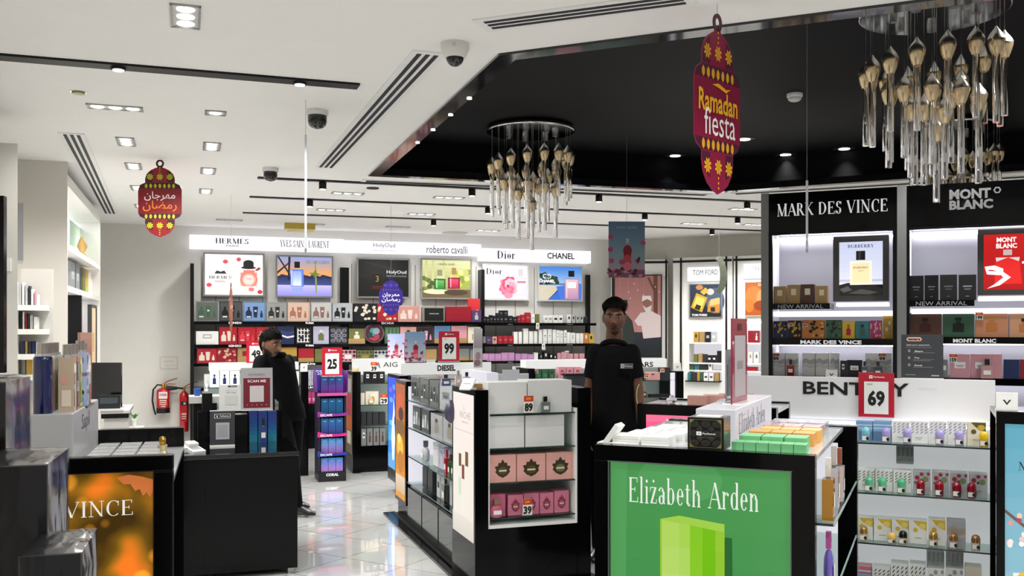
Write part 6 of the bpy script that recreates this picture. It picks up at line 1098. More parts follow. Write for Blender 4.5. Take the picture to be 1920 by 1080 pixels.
MB().art([('g', 0, 0, 1, 1, '#a8c8d4', '#5aa0b8'), ('t', 'MARK DES VINCE', .5, .83, .035, .84, 'serif', '#2c3444'), ('t', 'COLLECTION', .5, .78, .015, .4, 'sans', '#3c4454')]+bl+[('r', .05, .22, .25, .4, '#ece8dc'), ('e', .13, .33, .08, .08, '#e8b428'), ('r', .05, .23, .21, .33, '#e8b428'), ('r', .06, .26, .2, .31, '#f2eee0')], .035, .05, .675, 1.12, .02, em=.75).build('print', tm2.children[0])
card(FM, 1888, .01, 1.225, .088, .085, 'white card holder on top of the blossom lit panel', shapes=VSH)
# ---------------------------------------------------------------- left side: wall bay, pillar, desk, extinguishers
BY = Face(XY(127, 7.7), XY(188, 10.43))
struct(MB().box(-.02, .0, -.0, .5, 0, CEIL, M('#d6d2ca', .55)).build('trim_2', None, BY.w(0, 0, 0), BY.rz))
by = BY.at('display_bay', 0, 0, 0, 'lit white display bay along the left wall, beyond the white end panel', 'wall bay')
L = BY.L
MB().box(0, L, .4, .43, 0, 2.75, M('#efeeea', .5)).build('back_panel', by); MB().box(L-.03, L, 0, .4, 0, 2.85, M('#e4e2dc', .5)).build('end_panel', by); MB().box(0, L, 0, .43, 2.76, 2.85, M('#e4e3de', .5)).build('upper_panel', by)
for z in (2.29, 1.95): MB().box(0.0, L-.03, 0, .4, z-.05, z, M('#d9d7d2', .4)).build('shelf', by)
for z in (2.76, 2.24, 1.9): MB().box(.05, L-.06, .3, .34, z-.012, z, LED).build('light_strip', by)
MB().box(0, L-.03, .0, .4, 0, .9, M('#dcdad4', .5)).build('base', by); MB().box(.9, .96, -.01, .4, .9, 1.9, BLKM).build('divider', by)
poster(BY, (172, 572), (182, 700), .02, 'tall beige lit poster in the lower left wall bay', [('g', 0, 0, 1, 1, '#d8b890', '#e4cca8'), ('r', .3, .3, .7, .6, '#c8a070')], em=.8, fr='#3a3a3a', fw=.03)
def flat(f, pa, pb, off, label, shapes, base='#dfe8e2', nm='leaning_poster'):
    x0, x1, z0, z1 = f.rect(pa, pb, off); mb = MB(); mb.box(-(x1-x0)/2, (x1-x0)/2, 0, .012, 0, z1-z0, M(base, .4)); mb.art(shapes, -(x1-x0)/2, 0, x1-x0, z1-z0, 0); f.put(mb, nm, (x0+x1)/2, off, z0, label, 'poster')
for pa, pb, lab, base, sh in ((131, 153, 'pale green poster on the top shelf of the left bay', '#bfe0cc', [('g', 0, 0, 1, 1, '#b4d8c0', '#d0ecd8'), ('t', 'Y', .4, .6, .4, .3, 'thin', '#d8dcb0'), ('t', 'parfum', .5, .2, .07, .5, 'bold', '#26302a')]), (155, 176, 'white poster with black silk shapes on the top bay shelf', '#ece9e2', [('p', [(.1, .2), (.3, .95), (.42, .9), (.34, .5), (.4, .2)], '#141416'), ('p', [(.5, .2), (.58, .9), (.8, .85), (.9, .2), (.7, .5)], '#141416')])):
    x0, x1 = BY.x(pa, .2), BY.x(pb, .2); w = x1-x0; BY.put(MB().box(-w/2, w/2, 0, .012, 0, .4, M(base, .4)).art(sh, -w/2, 0, w, .4, 0), 'leaning_poster', (x0+x1)/2, .2, 2.29, lab, 'poster')
o = MB().lathe([(.05, 0), (.06, .04), (.02, .08), (.05, .14), (.03, .2), (.008, .24)], M('#c8a060', .4), 10).build('golden_ornament', None, BY.w(BY.x(154, .1), .1, 2.29)); tag(o, 'small golden ornament between the posters on the top bay shelf', 'ornament')
row(BY, .08, 1.95, [(132, 141, 491, 'grey', ('lab', 'silver', 'grey')), (142, 150, 495, 'grey', ('lab', 'silver', 'grey')), (150, 154, 503, 'charcoal', None), (155, 160, 503, 'olive', None), (160, 166, 505, 'yellow', ('base', '#a8c83a', '#a8c83a')), (170, 176, 513, 'white', None), (176, 182, 516, 'white', None)], 'on the middle shelf of the left wall bay', .2, 'large box', 'gift_box', 'gift box', 'boxes in the left wall bay')
bottle(BY, 145, .15, 1.26, .09, .2, 'dark capped clear bottle in the lower left wall bay', '#8a8c94', '#101014')
MB().box(.0, .9, .1, .4, 1.22, 1.26, M('#8f908e', .4)).build('glass_ledge', by)
PL = Face(XY(-90, 5.7), XY(33, 5.8)); pl = PL.at('pillar_cabinet', 0, 0, 0, 'white pillar cabinet at the left edge of the shop', 'cabinet')
MB().slab([(0, 0), (PL.L, 0), (PL.L-.02, .06), (PL.L-.24, .45), (.12, .45)], 0, 2.73, M('#d2cfc8', .5)).build('body', pl); MB().box(PL.L-.06, PL.L-.035, -.012, 0, 1.95, 2.03, M('#e4e2dc', .4)).build('switch_plate', pl)
SC = Face(XY(-95, 5.2), XY(7, 5.25)); sc = SC.at('screen_unit', SC.L/2, 0, EYE-84/F*5.2, 'tall black screen panel cut by the left edge of the view', 'screen')
MB().box(-SC.L/2, SC.L/2, 0, .05, 0, .98, BLACK).build('screen_panel', sc); MB().box(-SC.L/2+.05, -.05, .05, .3, .3, .4, STEEL).build('bracket', sc)
p = P(37, 435, 6.6); o = MB().box(-.01, .35, -.02, .02, -.2, .2, M('#3a3c3e', .15, coat=.5)).box(-.012, -.01, -.022, .022, -.2, .2, M('#8a8c8e', .3)).build('screen_display', None, p, 2.05); tag(o, 'grey framed screen seen edge-on between pillar and white end panel', 'screen')
SH = Face(XY(33, 6.15), XY(78, 6.2)); sh_ = SH.at('corner_shelf', 0, 0, 0, 'narrow white rounded shelf unit beside the pillar with thin boxes', 'shelf unit')
wS = SH.L; MB().box(-.02, 0, -.1, .25, 0, 1.9, M('#dedcd6', .5)).box(0, wS+.05, .2, .23, 0, 2.0, M('#cfccc6', .5)).build('side_board', sh_)
zsh = [SH.z(55, y) for y in (572, 617, 664, 703)]
for z in zsh:
    pts_ = [(0, .2), (wS+.03, .2)]+[(wS*.55+(wS*.45+.03)*math.sin(a), -.02-.07*math.cos(a)+.07) for a in [math.pi/2-k*math.pi/12 for k in range(7)]]+[(0, -.02)]
    MB().slab([(x, y) for x, y in pts_][::-1], z-.035, z, M('#ecebe6', .4)).build('shelf', sh_)
GS = 'thin boxes on the rounded white shelves'
row(SH, .05, zsh[0], [(35, 40, 527, 'silver', None), (41, 46, 530, 'white', None), (47, 52, 533, 'silver', None), (53, 57, 536, 'charcoal', None), (58, 63, 542, 'white', None), (64, 68, 546, 'pink', None), (68, 72, 552, 'white', None)], 'on the highest rounded shelf', .1, 'thin box', group=GS)
row(SH, .05, zsh[1], [(37, 41, 584, 'black', None), (42, 46, 585, 'white', None), (47, 51, 587, 'crimson', None), (52, 55, 589, 'charcoal', None), (56, 62, 591, 'silver', None), (63, 71, 594, 'white', None)], 'on the second rounded shelf', .1, 'thin box', group=GS)
row(SH, .05, zsh[2], [(39, 46, 640, 'navy', None), (47, 52, 640, 'kraft', None), (53, 59, 640, 'charcoal', None), (60, 66, 640, 'navy', None), (67, 72, 641, 'silver', None)], 'on the third rounded shelf', .1, 'thin box', group=GS)
row(SH, .05, zsh[3], [(41, 48, 676, 'grey', None), (49, 64, 672, 'gold', None)], 'on the lowest rounded shelf', .1, 'thin box', group=GS)
def ext(px, pyt, pyb, r, label, co2):
    d = WB.d(px, -.12); z0 = EYE+(HY-pyb)/F*d; h = (pyb-pyt)/F*d; t = WB.at('fire_extinguisher', WB.x(px, -.12), -.12, z0, label, 'fire extinguisher', 'red extinguishers on the back wall')
    red = M('#c01c20', .25, coat=.6)
    MB().lathe([(r*.9, 0), (r, .01), (r, h*.86), (r*.9, h*.93), (r*.5, h*.98), (r*.3, h)], red, 22).build('cylinder', t)
    if not co2:
        MB().lathe([(r*1.02, 0), (r*1.02, h*.2)], M('#141416', .4), 22).build('base_band', t)
    v = MB().lathe([(r*.28, h), (r*.28, h+.05), (r*.2, h+.06)], M('#b8923c', .3, metal=.8), 12).build('valve', t)
    MB().tube([(0, 0, h+.05), (.06, 0, h+.085), (.17, 0, h+.12)], .007, M('#a03a20', .4), 6).tube([(0, 0, h+.035), (.07, 0, h+.05), (.15, 0, h+.045)], .007, M('#b07030', .4), 6).build('handle', t)
    if co2: MB().tube([(0, 0, h+.03), (-.06, -.02, h+.04), (-.1, -.02, h+.04)], .012, M('#141416', .5), 8).lathe([(.018, 0), (.032, .1), (.036, .14)], M('#121214', .5), 14, X=Matrix.Translation((-.08, -.02, h+.04)) @ Matrix.Rotation(-math.pi/2, 4, 'Y')).build('horn', t)
    else: MB().tube([(0, 0, h+.03), (-.07, -.02, h+.04), (-.12, -.03, h-.02), (-.13, -.03, h*.5), (-.11, -.03, h*.15), (-.09, -.03, -.02)], .011, M('#141416', .5), 8).build('hose', t)
    lb = MB(); lw = r*1.25
    n = 8; txt = [('r', 0, 0, 1, 1, '#d8d2cc')] if co2 else [('r', 0, .55, 1, 1, '#e4dedb'), ('t', 'POWDER', .5, .8, .16, .8, 'black', '#a01418'), ('r', .1, .4, .9, .46, '#e8d8d4'), ('r', .1, .28, .9, .33, '#e8d8d4'), ('r', .1, .16, .9, .2, '#e8d8d4'), ('t', '6 KG', .5, .05, .1, .5, 'black', '#e8d8d4')]
    if co2: txt = [('r', 0, .84, 1, 1, '#141416'), ('t', 'CO2', .6, .92, .08, .4, 'black', '#f0f0f0'), ('r', .1, .5, .9, .55, '#e8d8d4'), ('r', .1, .42, .9, .45, '#e8d8d4'), ('r', .1, .34, .8, .37, '#e8d8d4')]
    lb.art(txt, -lw/2, h*(.25 if not co2 else .1), lw, h*(.6 if not co2 else .65), -r-.0); lb.box(-lw/2, lw/2, -r, -r*.6, h*.26, h*.84, red); lb.build('label', t)
    MB().box(-.03, .03, r*.8, .12, h*.55, h*.75, M('#7a2020', .4)).build('wall_bracket', t)
ext(306, 727, 774, .083, 'short red powder extinguisher with black hose on the wall', False)
ext(345, 733, 809, .056, 'tall slim red extinguisher with black horn by the shelving', True)
m = MB()
for a, b, c_, d_ in [(300, 668, 334, 671), (300, 690, 334, 693), (299, 668, 302, 693), (331, 668, 334, 693), (306, 676, 326, 679), (310, 684, 330, 686)]:
    x0, x1, z0, z1 = WB.rect((a, b), (c_, d_)); m.box(x0, x1, -.0015, 0, z0, z1, M('#d2cdc3', .7))
struct(m.build('wall_mark', None, WB.w(0, 0, 0), WB.rz))
# desk with monitor behind the left gondola
DK = Face(RW(-.98, 6.75), RW(.2, 6.75), xy=True)
dk = DK.at('side_desk', DK.x(188), 0, 0, 'small white side desk with black edge below the black monitor', 'desk'); wk = DK.x(243)-DK.x(188); zd = DK.z(215, 770)
MB().box(0, wk, 0, .5, zd-.02, zd, M('#c9c9c6', .3)).box(.005, wk-.005, -.004, 0, zd-.05, zd-.02, BLKM).build('desk_top', dk); MB().box(.02, wk-.01, .02, .48, 0, zd-.05, M('#cfcdc8', .5)).build('body', dk)
mo = DK.at('monitor', DK.x(196, .2), .2, zd, 'black monitor standing on the white side desk', 'monitor')
X = Matrix.Rotation(-.25, 4, 'Z')
MB().box(-.11, .11, 0, .02, .0, .31, M('#0b0b0d', .12, coat=.5), X).build('screen', mo); MB().box(-.11, .11, -.1, .06, 0, .012, M('#b9b9b6', .4), X).build('foot', mo)
kp = DK.at('card_printer', DK.x(204, .02), .02, zd, 'small dark device with a display in front of the monitor', 'device'); MB().box(-.07, .07, 0, .06, .012, .1, M('#2a2b2e', .3)).build('body', kp); MB().box(-.055, .055, -.002, 0, .045, .085, M('#4a5256', .1, coat=.5)).build('display', kp); MB().box(-.08, .09, -.03, .08, 0, .012, M('#dcdbd6', .4)).build('tray', kp)
pg = DK.at('potted_sprig', DK.x(252, .1), .1, zd-.12, 'tiny green sprig in a white cup beside the side desk', 'plant')
MB().lathe([(.015, 0), (.02, .05)], M('#e8e6e0', .4), 12).build('cup', pg); lm = MB()
for k in range(5): a = k*1.26; lm.add([(0, 0, .05), (.012*math.cos(a+1), .012*math.sin(a+1), .075), (.03*math.cos(a), .03*math.sin(a), .09), (.012*math.cos(a-1), .012*math.sin(a-1), .075)], [(0, 1, 2, 3)], M('#3f9a3c', .4))
lm.build('leaves', pg); DK.put(MB().box(-.06, .06, -.05, .06, 0, zd-.12, M('#cfcdc8', .5)), 'low_stand', DK.x(252, .1), .1, 0, 'low white stand carrying the tiny green sprig', 'stand')

# ---------------------------------------------------------------- cash counter
CC = Face(RW(-.08, 6.32), RW(.684, 6.32), xy=True); wC = CC.L; zC = .8
cc = CC.at('cash_counter', 0, 0, 0, 'low glossy black cash counter in the left aisle', 'counter')
MB().box(-.01, wC+.01, -.015, .8, zC-.03, zC, M('#050506', .05, coat=.6)).build('counter_top', cc, None, 0, .004)
MB().box(.0, wC*.24, .0, .02, .04, zC-.034, BLACK).build('front_panel', cc); MB().box(wC*.24+.004, wC, .0, .02, .04, zC-.034, BLACK).build('front_panel', cc); MB().box(.0, wC, .021, .78, .04, zC-.031, BLACK).build('body', cc)
for x in (.04, wC-.04): MB().box(x-.02, x+.02, .02, .06, 0, .04, STEEL).build('foot', cc)
# raised till desk behind it
TD = Face(RW(-.6, 7.14), RW(.9, 7.14), xy=True); ta, tb_ = TD.x(371), TD.x(529)
td_ = TD.at('till_desk', ta, 0, 0, 'taller black till desk behind the low cash counter', 'desk'); wT = tb_-ta; zT = TD.z(440, 771)
MB().box(0, wT, 0, .3, 0, zT, BLACK).box(wT-.025, wT, -.0, .32, 0, zT+.06, BLACK).build('body', td_); MB().box(.03, .1, .05, .28, zT, zT+.13, BLKM).build('side_box', td_)
MB().box(-.06, .17, .3, .52, zT+.04, zT+.09, M('#c9c8c4', .4)).box(-.03, .14, .31, .5, 0, zT+.04, BLKM).build('rear_ledge', td_)
TD.put(MB().lathe([(.022, 0), (.026, .055)], M('#2456a8', .3), 14), 'blue_cup', TD.x(370, .4), .4, zT+.09, 'small blue cup on the pale ledge of the till desk', 'cup')
sg_ = TD.at('counter_sign', TD.x(482, .0), .02, zT, 'grey counter sign reading Scan Me on a dark red panel', 'counter sign')
hS = TD.z(482, 690)-zT; wS_ = TD.x(512)-TD.x(452)
X = Matrix.Rotation(-.05, 4, 'X')
MB().box(-wS_/2, wS_/2, 0, .006, 0, hS, M('#a9a9aa', .25, coat=.5), X).box(-wS_/2, wS_/2, -.02, .05, 0, .004, M('#dfe2e4', .15)).build('holder', sg_)
MB().art([('t', 'REWARDS', .5, .84, .05, .5, 'sans', '#5c5c5e'), ('r', .08, .06, .92, .76, '#6e1826'), ('t', 'SCAN ME', .5, .69, .065, .58, 'bold', '#ecdfe0'), ('r', .28, .2, .72, .58, '#c9c3c4')]+[('e', .2+.15*k, .13, .018, .014, '#b88a90') for k in range(5)], -wS_/2, 0, wS_, hS, 0, X=X).build('print', sg_)
wc = TD.at('counter_sign', TD.x(434, -.03), -.03, zC, 'white paper counter sign beside the dark red Scan Me sign', 'counter sign'); hW = TD.z(434, 722)-zT; w2 = TD.x(457)-TD.x(410)
wc.location.z = zT; wc.location = TD.w(TD.x(434, .03), .03, zT)
MB().box(-w2/2, w2/2, 0, .006, 0, hW, M('#dededc', .4)).build('board', wc); MB().art([('r', .36, .91, .72, .97, '#2a2a2c'), ('t', 'Perfumes', .58, .94, .03, .24, 'bold', '#e8e8e8'), ('t', 'Review us on', .5, .78, .035, .46, 'sans', '#8a8a8a'), ('t', 'Google', .5, .7, .05, .4, 'sans', '#6a6a6a'), ('r', .24, .24, .72, .6, '#cfcfcd')], -w2/2, 0, w2, hW, 0).build('print', wc)
FCS = Face(RW(-.08, 6.72), RW(.7, 6.72), xy=True)
bs = FCS.at('counter_sign', FCS.x(417), 0, zC, 'dark charcoal counter sign with a white edge on the cash counter', 'counter sign'); hB = FCS.z(417, 769)-zC; w3 = FCS.x(441)-FCS.x(394)
MB().box(-w3/2, w3/2, 0, .008, .0, hB, M('#34353a', .3, coat=.4)).box(-w3/2, w3/2, -.006, .06, 0, .012, M('#dcdcda', .3)).box(-w3/2, w3/2, -.001, .009, hB-.006, hB, M('#dcdcda', .3)).build('board', bs)
MB().art([('r', .18, .78, .82, .9, '#e0e0e0'), ('r', .2, .79, .8, .89, '#1c1c1e'), ('p', [(.24, .87), (.29, .8), (.34, .87), (.29, .84)], '#f0f0f0'), ('t', 'Perfumes', .58, .84, .05, .36, 'bold', '#d8d8d8'), ('r', .24, .2, .78, .66, '#a4a6ac'), ('r', .3, .26, .72, .6, '#94969c')], -w3/2, 0, w3, hB, 0).build('print', bs)
row(FCS, .2, zC, [(467, 483, 771, 'navy', ('grad', '#1f7a94,#1f7a94,#1c6a90,#1a5a8c,#1c4c88,#1c4080,#1e3a7c,#1e347c', 'x')), (484, 501, 771, 'navy', ('grad', '#1f7a94,#1f7a94,#1c6a90,#1a5a8c,#1c4c88,#1c4080,#1e3a7c,#1e347c', 'x')), (502, 519, 771, 'navy', ('grad', '#1f7a94,#1f7a94,#1c6a90,#1a5a8c,#1c4c88,#1c4080,#1e3a7c,#1e347c', 'x'))], 'on the cash counter', .06, 'blue perfume box', group='blue boxes on the cash counter')
bottle(FCS, 494, .14, zC, .048, .17, 'dark blue perfume bottle with black cap before the navy boxes', '#16408c', '#0a0a0c')
FCS.put(MB().box(-.04, .04, 0, .14, 0, .2, BLACK), 'till_box', FCS.x(453, .15), .15, zC, 'plain black till box between the charcoal sign and navy boxes', 'box')
te_ = CC.at('card_terminal', CC.x(365, .14), .14, zC, 'white card payment terminal lying on the cash counter', 'card terminal')
X = Matrix.Rotation(.5, 4, 'Z') @ Matrix.Rotation(.22, 4, 'X')
MB().box(-.045, .045, -.06, .09, .0, .03, M('#e2e2e0', .35), X).box(-.035, .035, .02, .08, .03, .055, M('#dcdcda', .35), X).build('body', te_, None, 0, .004); MB().box(-.032, .032, -.03, .015, .0301, .0325, M('#8a8c8e', .15), X).build('screen', te_)
X2 = Matrix.Translation((-.085, .02, 0)) @ Matrix.Rotation(.5, 4, 'Z'); MB().box(-.03, .03, -.05, .06, 0, .035, M('#b9bab8', .35), X2).build('printer', te_, None, 0, .004)

# ---------------------------------------------------------------- left foreground gondola with the autumn light panel
bR = XY(325, 2.97); a17 = math.radians(17); eL = Vector((math.cos(a17), math.sin(a17))); GLf = Face(bR-eL*.78, bR, xy=True); wL = .78
gl = GLf.at('display_gondola', 0, 0, 0, 'foreground gondola with an orange autumn leaf lit panel', 'display gondola', 'shop display gondolas')
zl = 1.205
lpl = MB(); lpl.box(0, wL, 0, .05, zl-.05, zl, BLACK).box(0, .055, 0, .05, .05, zl-.05, BLACK).box(wL-.06, wL, 0, .05, .05, zl-.05, BLACK).box(.055, wL-.06, .02, .05, .05, zl-.05, BLKM); lpl = lpl.build('light_panel', gl, None, 0, .004)
bk = [('r', 0, 0, 1, 1, bokeh()), ('p', [(.84, .985), (.89, .992), (.95, .985), (1, .975), (1, .945), (.985, .925), (.97, .94), (.955, .93), (.94, .95), (.92, .945), (.9, .965), (.87, .965)], '#d87a40'), ('t', 'MARK DES VINCE', .5, .9, .044, .82, 'serif', '#f8f2e8')]
MB().art(bk, .055, .05, wL-.115, zl-.1, .02, em=.6, rough=.2).build('print', lpl)
MB().box(0, wL, .85, .9, 0, zl, BLACK).build('end_panel', gl); MB().box(.02, wL-.02, .05, .85, 0, .3, BLACK).box(.36, .42, .05, .85, .3, 1.11, M('#e6e6e8', .4)).build('base', gl); MB().box(0, wL, .05, .85, 1.115, 1.13, M('#c6c9cc', .12, coat=.5)).build('top_shelf', gl)
r_ = .315; xh = wL-r_
hL = MB().box(xh-.13, xh, .2, .86, 1.13, 1.325, M('#e9e8e8', .3, em=.12)).build('header', gl, None, 0, .004)
letters(hL, 'Sapil', 0, 0, .07, .2, 0, '#2c2c32', 'serif' if 0 else 'sans', X=Matrix.Translation((xh+.0006, .5, 1.27)) @ Matrix.Rotation(math.pi/2, 4, 'Z') @ Matrix.Shear('XZ', 4, (0, 0)) if 0 else Matrix.Translation((xh+.0006, .5, 1.27)) @ Matrix.Rotation(math.pi/2, 4, 'Z'))
GLB = 'clear wrapped boxes on the left gondola top'
for r in range(6):
    for c in range(3):
        o = boxmesh(.07, .085, .04, 'silver', [('r', .1, .2, .9, .8, '#8a8a88')], True).build('perfume_box', None, GLf.w(xh+.06+.078*c, .12+.1*r, 1.13), GLf.rz); tag(o, f'low silver wrapped box on the left gondola, row {ORD[r]} from the front, {["left", "middle", "right"][c]}', 'box', GLB)
o = GLf.at('perfume_bottle', GLf.x(291, .42), .42, 1.13, 'small gold tiered perfume bottle on the left gondola top', 'bottle')
o.location = GLf.w(wL-.06, .5, 1.13)
MB().lathe([(.02, 0), (.02, .025), (.012, .03), (.017, .035), (.017, .05)], M('#c8b890', .15, metal=.5), 14).build('body', o); MB().lathe([(.009, .05), (.012, .058), (.012, .075), (.006, .08)], M('#b8923c', .2, metal=.9), 12).build('cap', o)
oo = MB().box(-.045, .06, 0, .06, 0, .085, BLKM).box(-.03, .05, .012, .05, .085, .088, M('#e8e6e0', .4)).build('tissue_box', None, GLf.w(xh-.135, .1, 1.13), GLf.rz); tag(oo, 'small black tissue box before the white header of the left gondola', 'box')
# body mist bottles on the header
def mist(x, y, w, h, c, label, shapes=(), cap=True, d=None):
    t = empty('mist_bottle', GLf.w(x, y, 1.325), GLf.rz, label, 'bottle', 'tall mist bottles on the left header'); d = d or w
    b = MB()
    if shapes: b.box(-w/2, w/2, 0, d, 0, h, M(c, .12, coat=.7))
    else: b.lathe([(w*.49, 0), (w*.5, .004), (w*.5, h-.012), (w*.47, h-.003), (w*.4, h)], M(c, .08, coat=.8), 24, (0, d/2, 0))
    b.art(list(shapes), -w/2, 0, w, h, 0, rough=.2)
    b.art(list(shapes), 0, 0, d, h, 0, rough=.2, X=Matrix.Translation((w/2, 0, 0)) @ Matrix.Rotation(math.pi/2, 4, 'Z')) if shapes else None
    b.build('body', t)
    if cap: MB().lathe([(w*.42, h), (w*.42, h+.008)], M('#d8d8d8', .2, metal=.8), 18, (0, d/2, 0)).lathe([(w*.3, h+.008), (w*.3, h+.042)], M('#b4aca4', .25, metal=.9), 18, (0, d/2, 0)).build('cap', t)
BLU = [('e', .5, .85, .3, .1, '#5a7ac0'), ('e', .5, .74, .22, .08, '#c8d4ec'), ('r', 0, .56, 1, .62, '#8a6a90'), ('e', .5, .45, .3, .08, '#9ab4e0'), ('e', .36, .25, .16, .05, '#16161c'), ('e', .66, .25, .16, .05, '#16161c'), ('e', .5, .12, .3, .08, '#5aa0d0')]
mist(xh-.095, .21, .06, .185, '#0c1448', 'tall dark blue mist bottle nearest on the white header')
mist(xh-.03, .27, .048, .18, '#b8a48c', 'beige floral mist bottle beside the dark blue one', [('e', .4, .6, .3, .1, '#c89a8a'), ('r', .2, .1, .8, .4, '#d8c8b8')])
mist(xh-.03, .34, .048, .18, '#8a6a54', 'brown and green mist bottle in the middle of the header', [('r', .1, .05, .9, .35, '#7a4c3c'), ('r', .1, .55, .9, .9, '#5a6a60')])
mist(xh-.03, .41, .048, .18, '#a8aa3c', 'olive yellow mist bottle in the middle of the header', [('r', .1, .1, .9, .5, '#8a9a3c'), ('e', .5, .75, .3, .1, '#d8d490')])
mist(xh-.025, .53, .05, .19, '#a8b4d8', 'blue and white patterned mist bottle on a small black tray', BLU)
mist(xh-.028, .62, .048, .18, '#b8ccd0', 'clear and red mist bottle at the far end of the header', [('r', .2, .0, .9, .4, '#b03040')])
for k in range(3): mist(xh-.095, .3+.07*k, .048, .185, ['#c8b8a0', '#9aa49a', '#b0a8b8'][k], f'pale mist bottle in the back row of the header, {ORD[k]} behind the dark blue one')
o = MB().box(-.055, .035, 0, .2, 0, .006, BLACK).build('small_tray', None, GLf.w(xh-.03, .5, 1.319), GLf.rz); tag(o, 'small black tray under the patterned mist bottle', 'tray')
o = MB().box(-.004, .004, 0, .09, 0, .26, M('#b89080', .2, coat=.5)).art([('g', 0, 0, 1, 1, '#8a4a3c', '#c89a88'), ('r', .3, .05, .7, .1, '#f0f0f0')], 0, 0, .09, .26, -.0, X=Matrix.Translation((.005, 0, 0)) @ Matrix.Rotation(math.pi/2, 4, 'Z')).build('counter_card', None, GLf.w(xh-.06, .78, 1.325), GLf.rz-.35); tag(o, 'narrow pinkish brown counter card behind the mist bottles', 'counter card')

# ---------------------------------------------------------------- nearest gondola and the wrapped boxes on it
NR = Face(Vector((-.5, 1.02))-eL*.9, Vector((-.5, 1.02)), xy=True)
ng = NR.at('display_gondola', 0, 0, 0, 'nearest gondola top at the lower left corner under wrapped boxes', 'display gondola', 'shop display gondolas')
MB().box(0, .9, 0, .84, 1.06, 1.1, BLACK).build('top_board', ng); MB().box(.02, .88, .02, .82, 0, 1.06, BLACK).build('body', ng)
FB2 = dict(rough=.18, coat=.9, bump=.9, scale=14)
def wrapped(cx, cy, w, d, h, col, label, z=1.1, side='#6d6a6c', shapes=()):
    t = empty('perfume_box', (cx, cy, z), a17, label, 'box', 'film-wrapped boxes in the left corner')
    MB().box(-w+.002, -.002, .002, d-.002, 0.0, h-.002, M(col, .4, spec=.1)).art(list(shapes), -w, 0, w, h, .001).build('carton', t)
    fm = MB(); n = 9
    def sheet(o_, ux, uy, nrm):
        vs = []; fs = []
        for i in range(n+1):
            for j in range(n+1):
                e = 0 if i in (0, n) or j in (0, n) else random.uniform(0, .005); vs.append(o_+ux*(i/n)+uy*(j/n)+nrm*e)
        for i in range(n):
            for j in range(n): a = i*(n+1)+j; fs.append((a, a+1, a+n+2, a+n+1))
        fm.add(vs, fs, clear('#f8f8fa', .03, .1), True)
    V = Vector
    sheet(V((-w, 0, 0)), V((w, 0, 0)), V((0, 0, h)), V((0, -1, 0))); sheet(V((0, 0, 0)), V((0, d, 0)), V((0, 0, h)), V((1, 0, 0))); sheet(V((-w, 0, h)), V((w, 0, 0)), V((0, d, 0)), V((0, 0, 1)))
    fm.build('film_wrap', t)
wrapped(-.66, 1.35, .1, .2, .307, '#0b0709', 'large black film-wrapped box nearest to the camera', shapes=[('e', .4, .15, .3, .12, '#4a1830')])
wrapped(-.758, 1.32, .1, .2, .305, '#0a0609', 'large black film-wrapped box cut by the left edge', shapes=[])
wrapped(-.845, 1.585, .12, .22, .411, '#191512', 'taller dark dotted film-wrapped box behind the black ones', shapes=[('e', .8, z, .06, .015, '#8a8050') for z in (.9, .78, .66, .54, .42)]+[('e', .5, z, .05, .014, '#7a7040') for z in (.84, .72, .6, .48)])
wrapped(-.557, 1.23, .075, .158, .21, '#131316', 'smaller dark film-wrapped box at the bottom edge', shapes=[('e', .5, .8, .1, .05, '#8a8a88')])
# ---------------------------------------------------------------- the two men
def ev(o):
    bpy.context.view_layer.update(); dg = bpy.context.evaluated_depsgraph_get(); me = bpy.data.meshes.new_from_object(o.evaluated_get(dg)); bpy.data.objects.remove(o); return me
def headmesh():
    """head in its own frame: x to its left-hand side seen from the front, -y the face, z up; chin near z=-.115, crown .115"""
    nu, nv = 56, 44; vs = []; fs = []
    g = lambda x, z, cx, cz, sx, sz: math.exp(-((x-cx)/sx)**2-((z-cz)/sz)**2)
    for j in range(nv+1):
        ph = math.pi*j/nv; cz = math.cos(ph); r = math.sin(ph)
        for i in range(nu):
            th = 2*math.pi*i/nu; x = .074*r*math.sin(th); y = -.094*r*math.cos(th); z = .116*cz
            if z < 0:
                k = -z/.116; x *= 1-.3*k**1.6; y = y*(1-.12*k) if y < 0 else y*(1-.45*k)
            if y < 0: y *= 1-.06*abs(z)/.116
            if y > 0 and z > 0: y *= 1.06
            if y < -.01:
                f = min(1, (-y-.01)/.04)
                dy = -.024*g(x, z, 0, -.024, .011, .014)-.013*g(x, z, 0, -.004, .009, .026)-.012*g(x, z, 0, -.026, .021, .009)
                dy += .010*(g(x, z, .031, .014, .016, .011)+g(x, z, -.031, .014, .016, .011))-.006*(g(x, z, .03, .034, .022, .009)+g(x, z, -.03, .034, .022, .009))
                dy += -.005*(g(x, z, .045, -.018, .018, .018)+g(x, z, -.045, -.018, .018, .018))
                dy += -.008*g(x, z, 0, -.057, .022, .006)-.008*g(x, z, 0, -.069, .019, .006)+.004*g(x, z, 0, -.063, .025, .003)+.003*g(x, z, 0, -.081, .02, .005)-.011*g(x, z, 0, -.1, .024, .014)
                y += dy*f
            vs.append((x, y, z))
    for j in range(nv):
        for i in range(nu): fs.append((j*nu+i, (j+1)*nu+i, (j+1)*nu+(i+1) % nu, j*nu+(i+1) % nu))
    return vs, fs
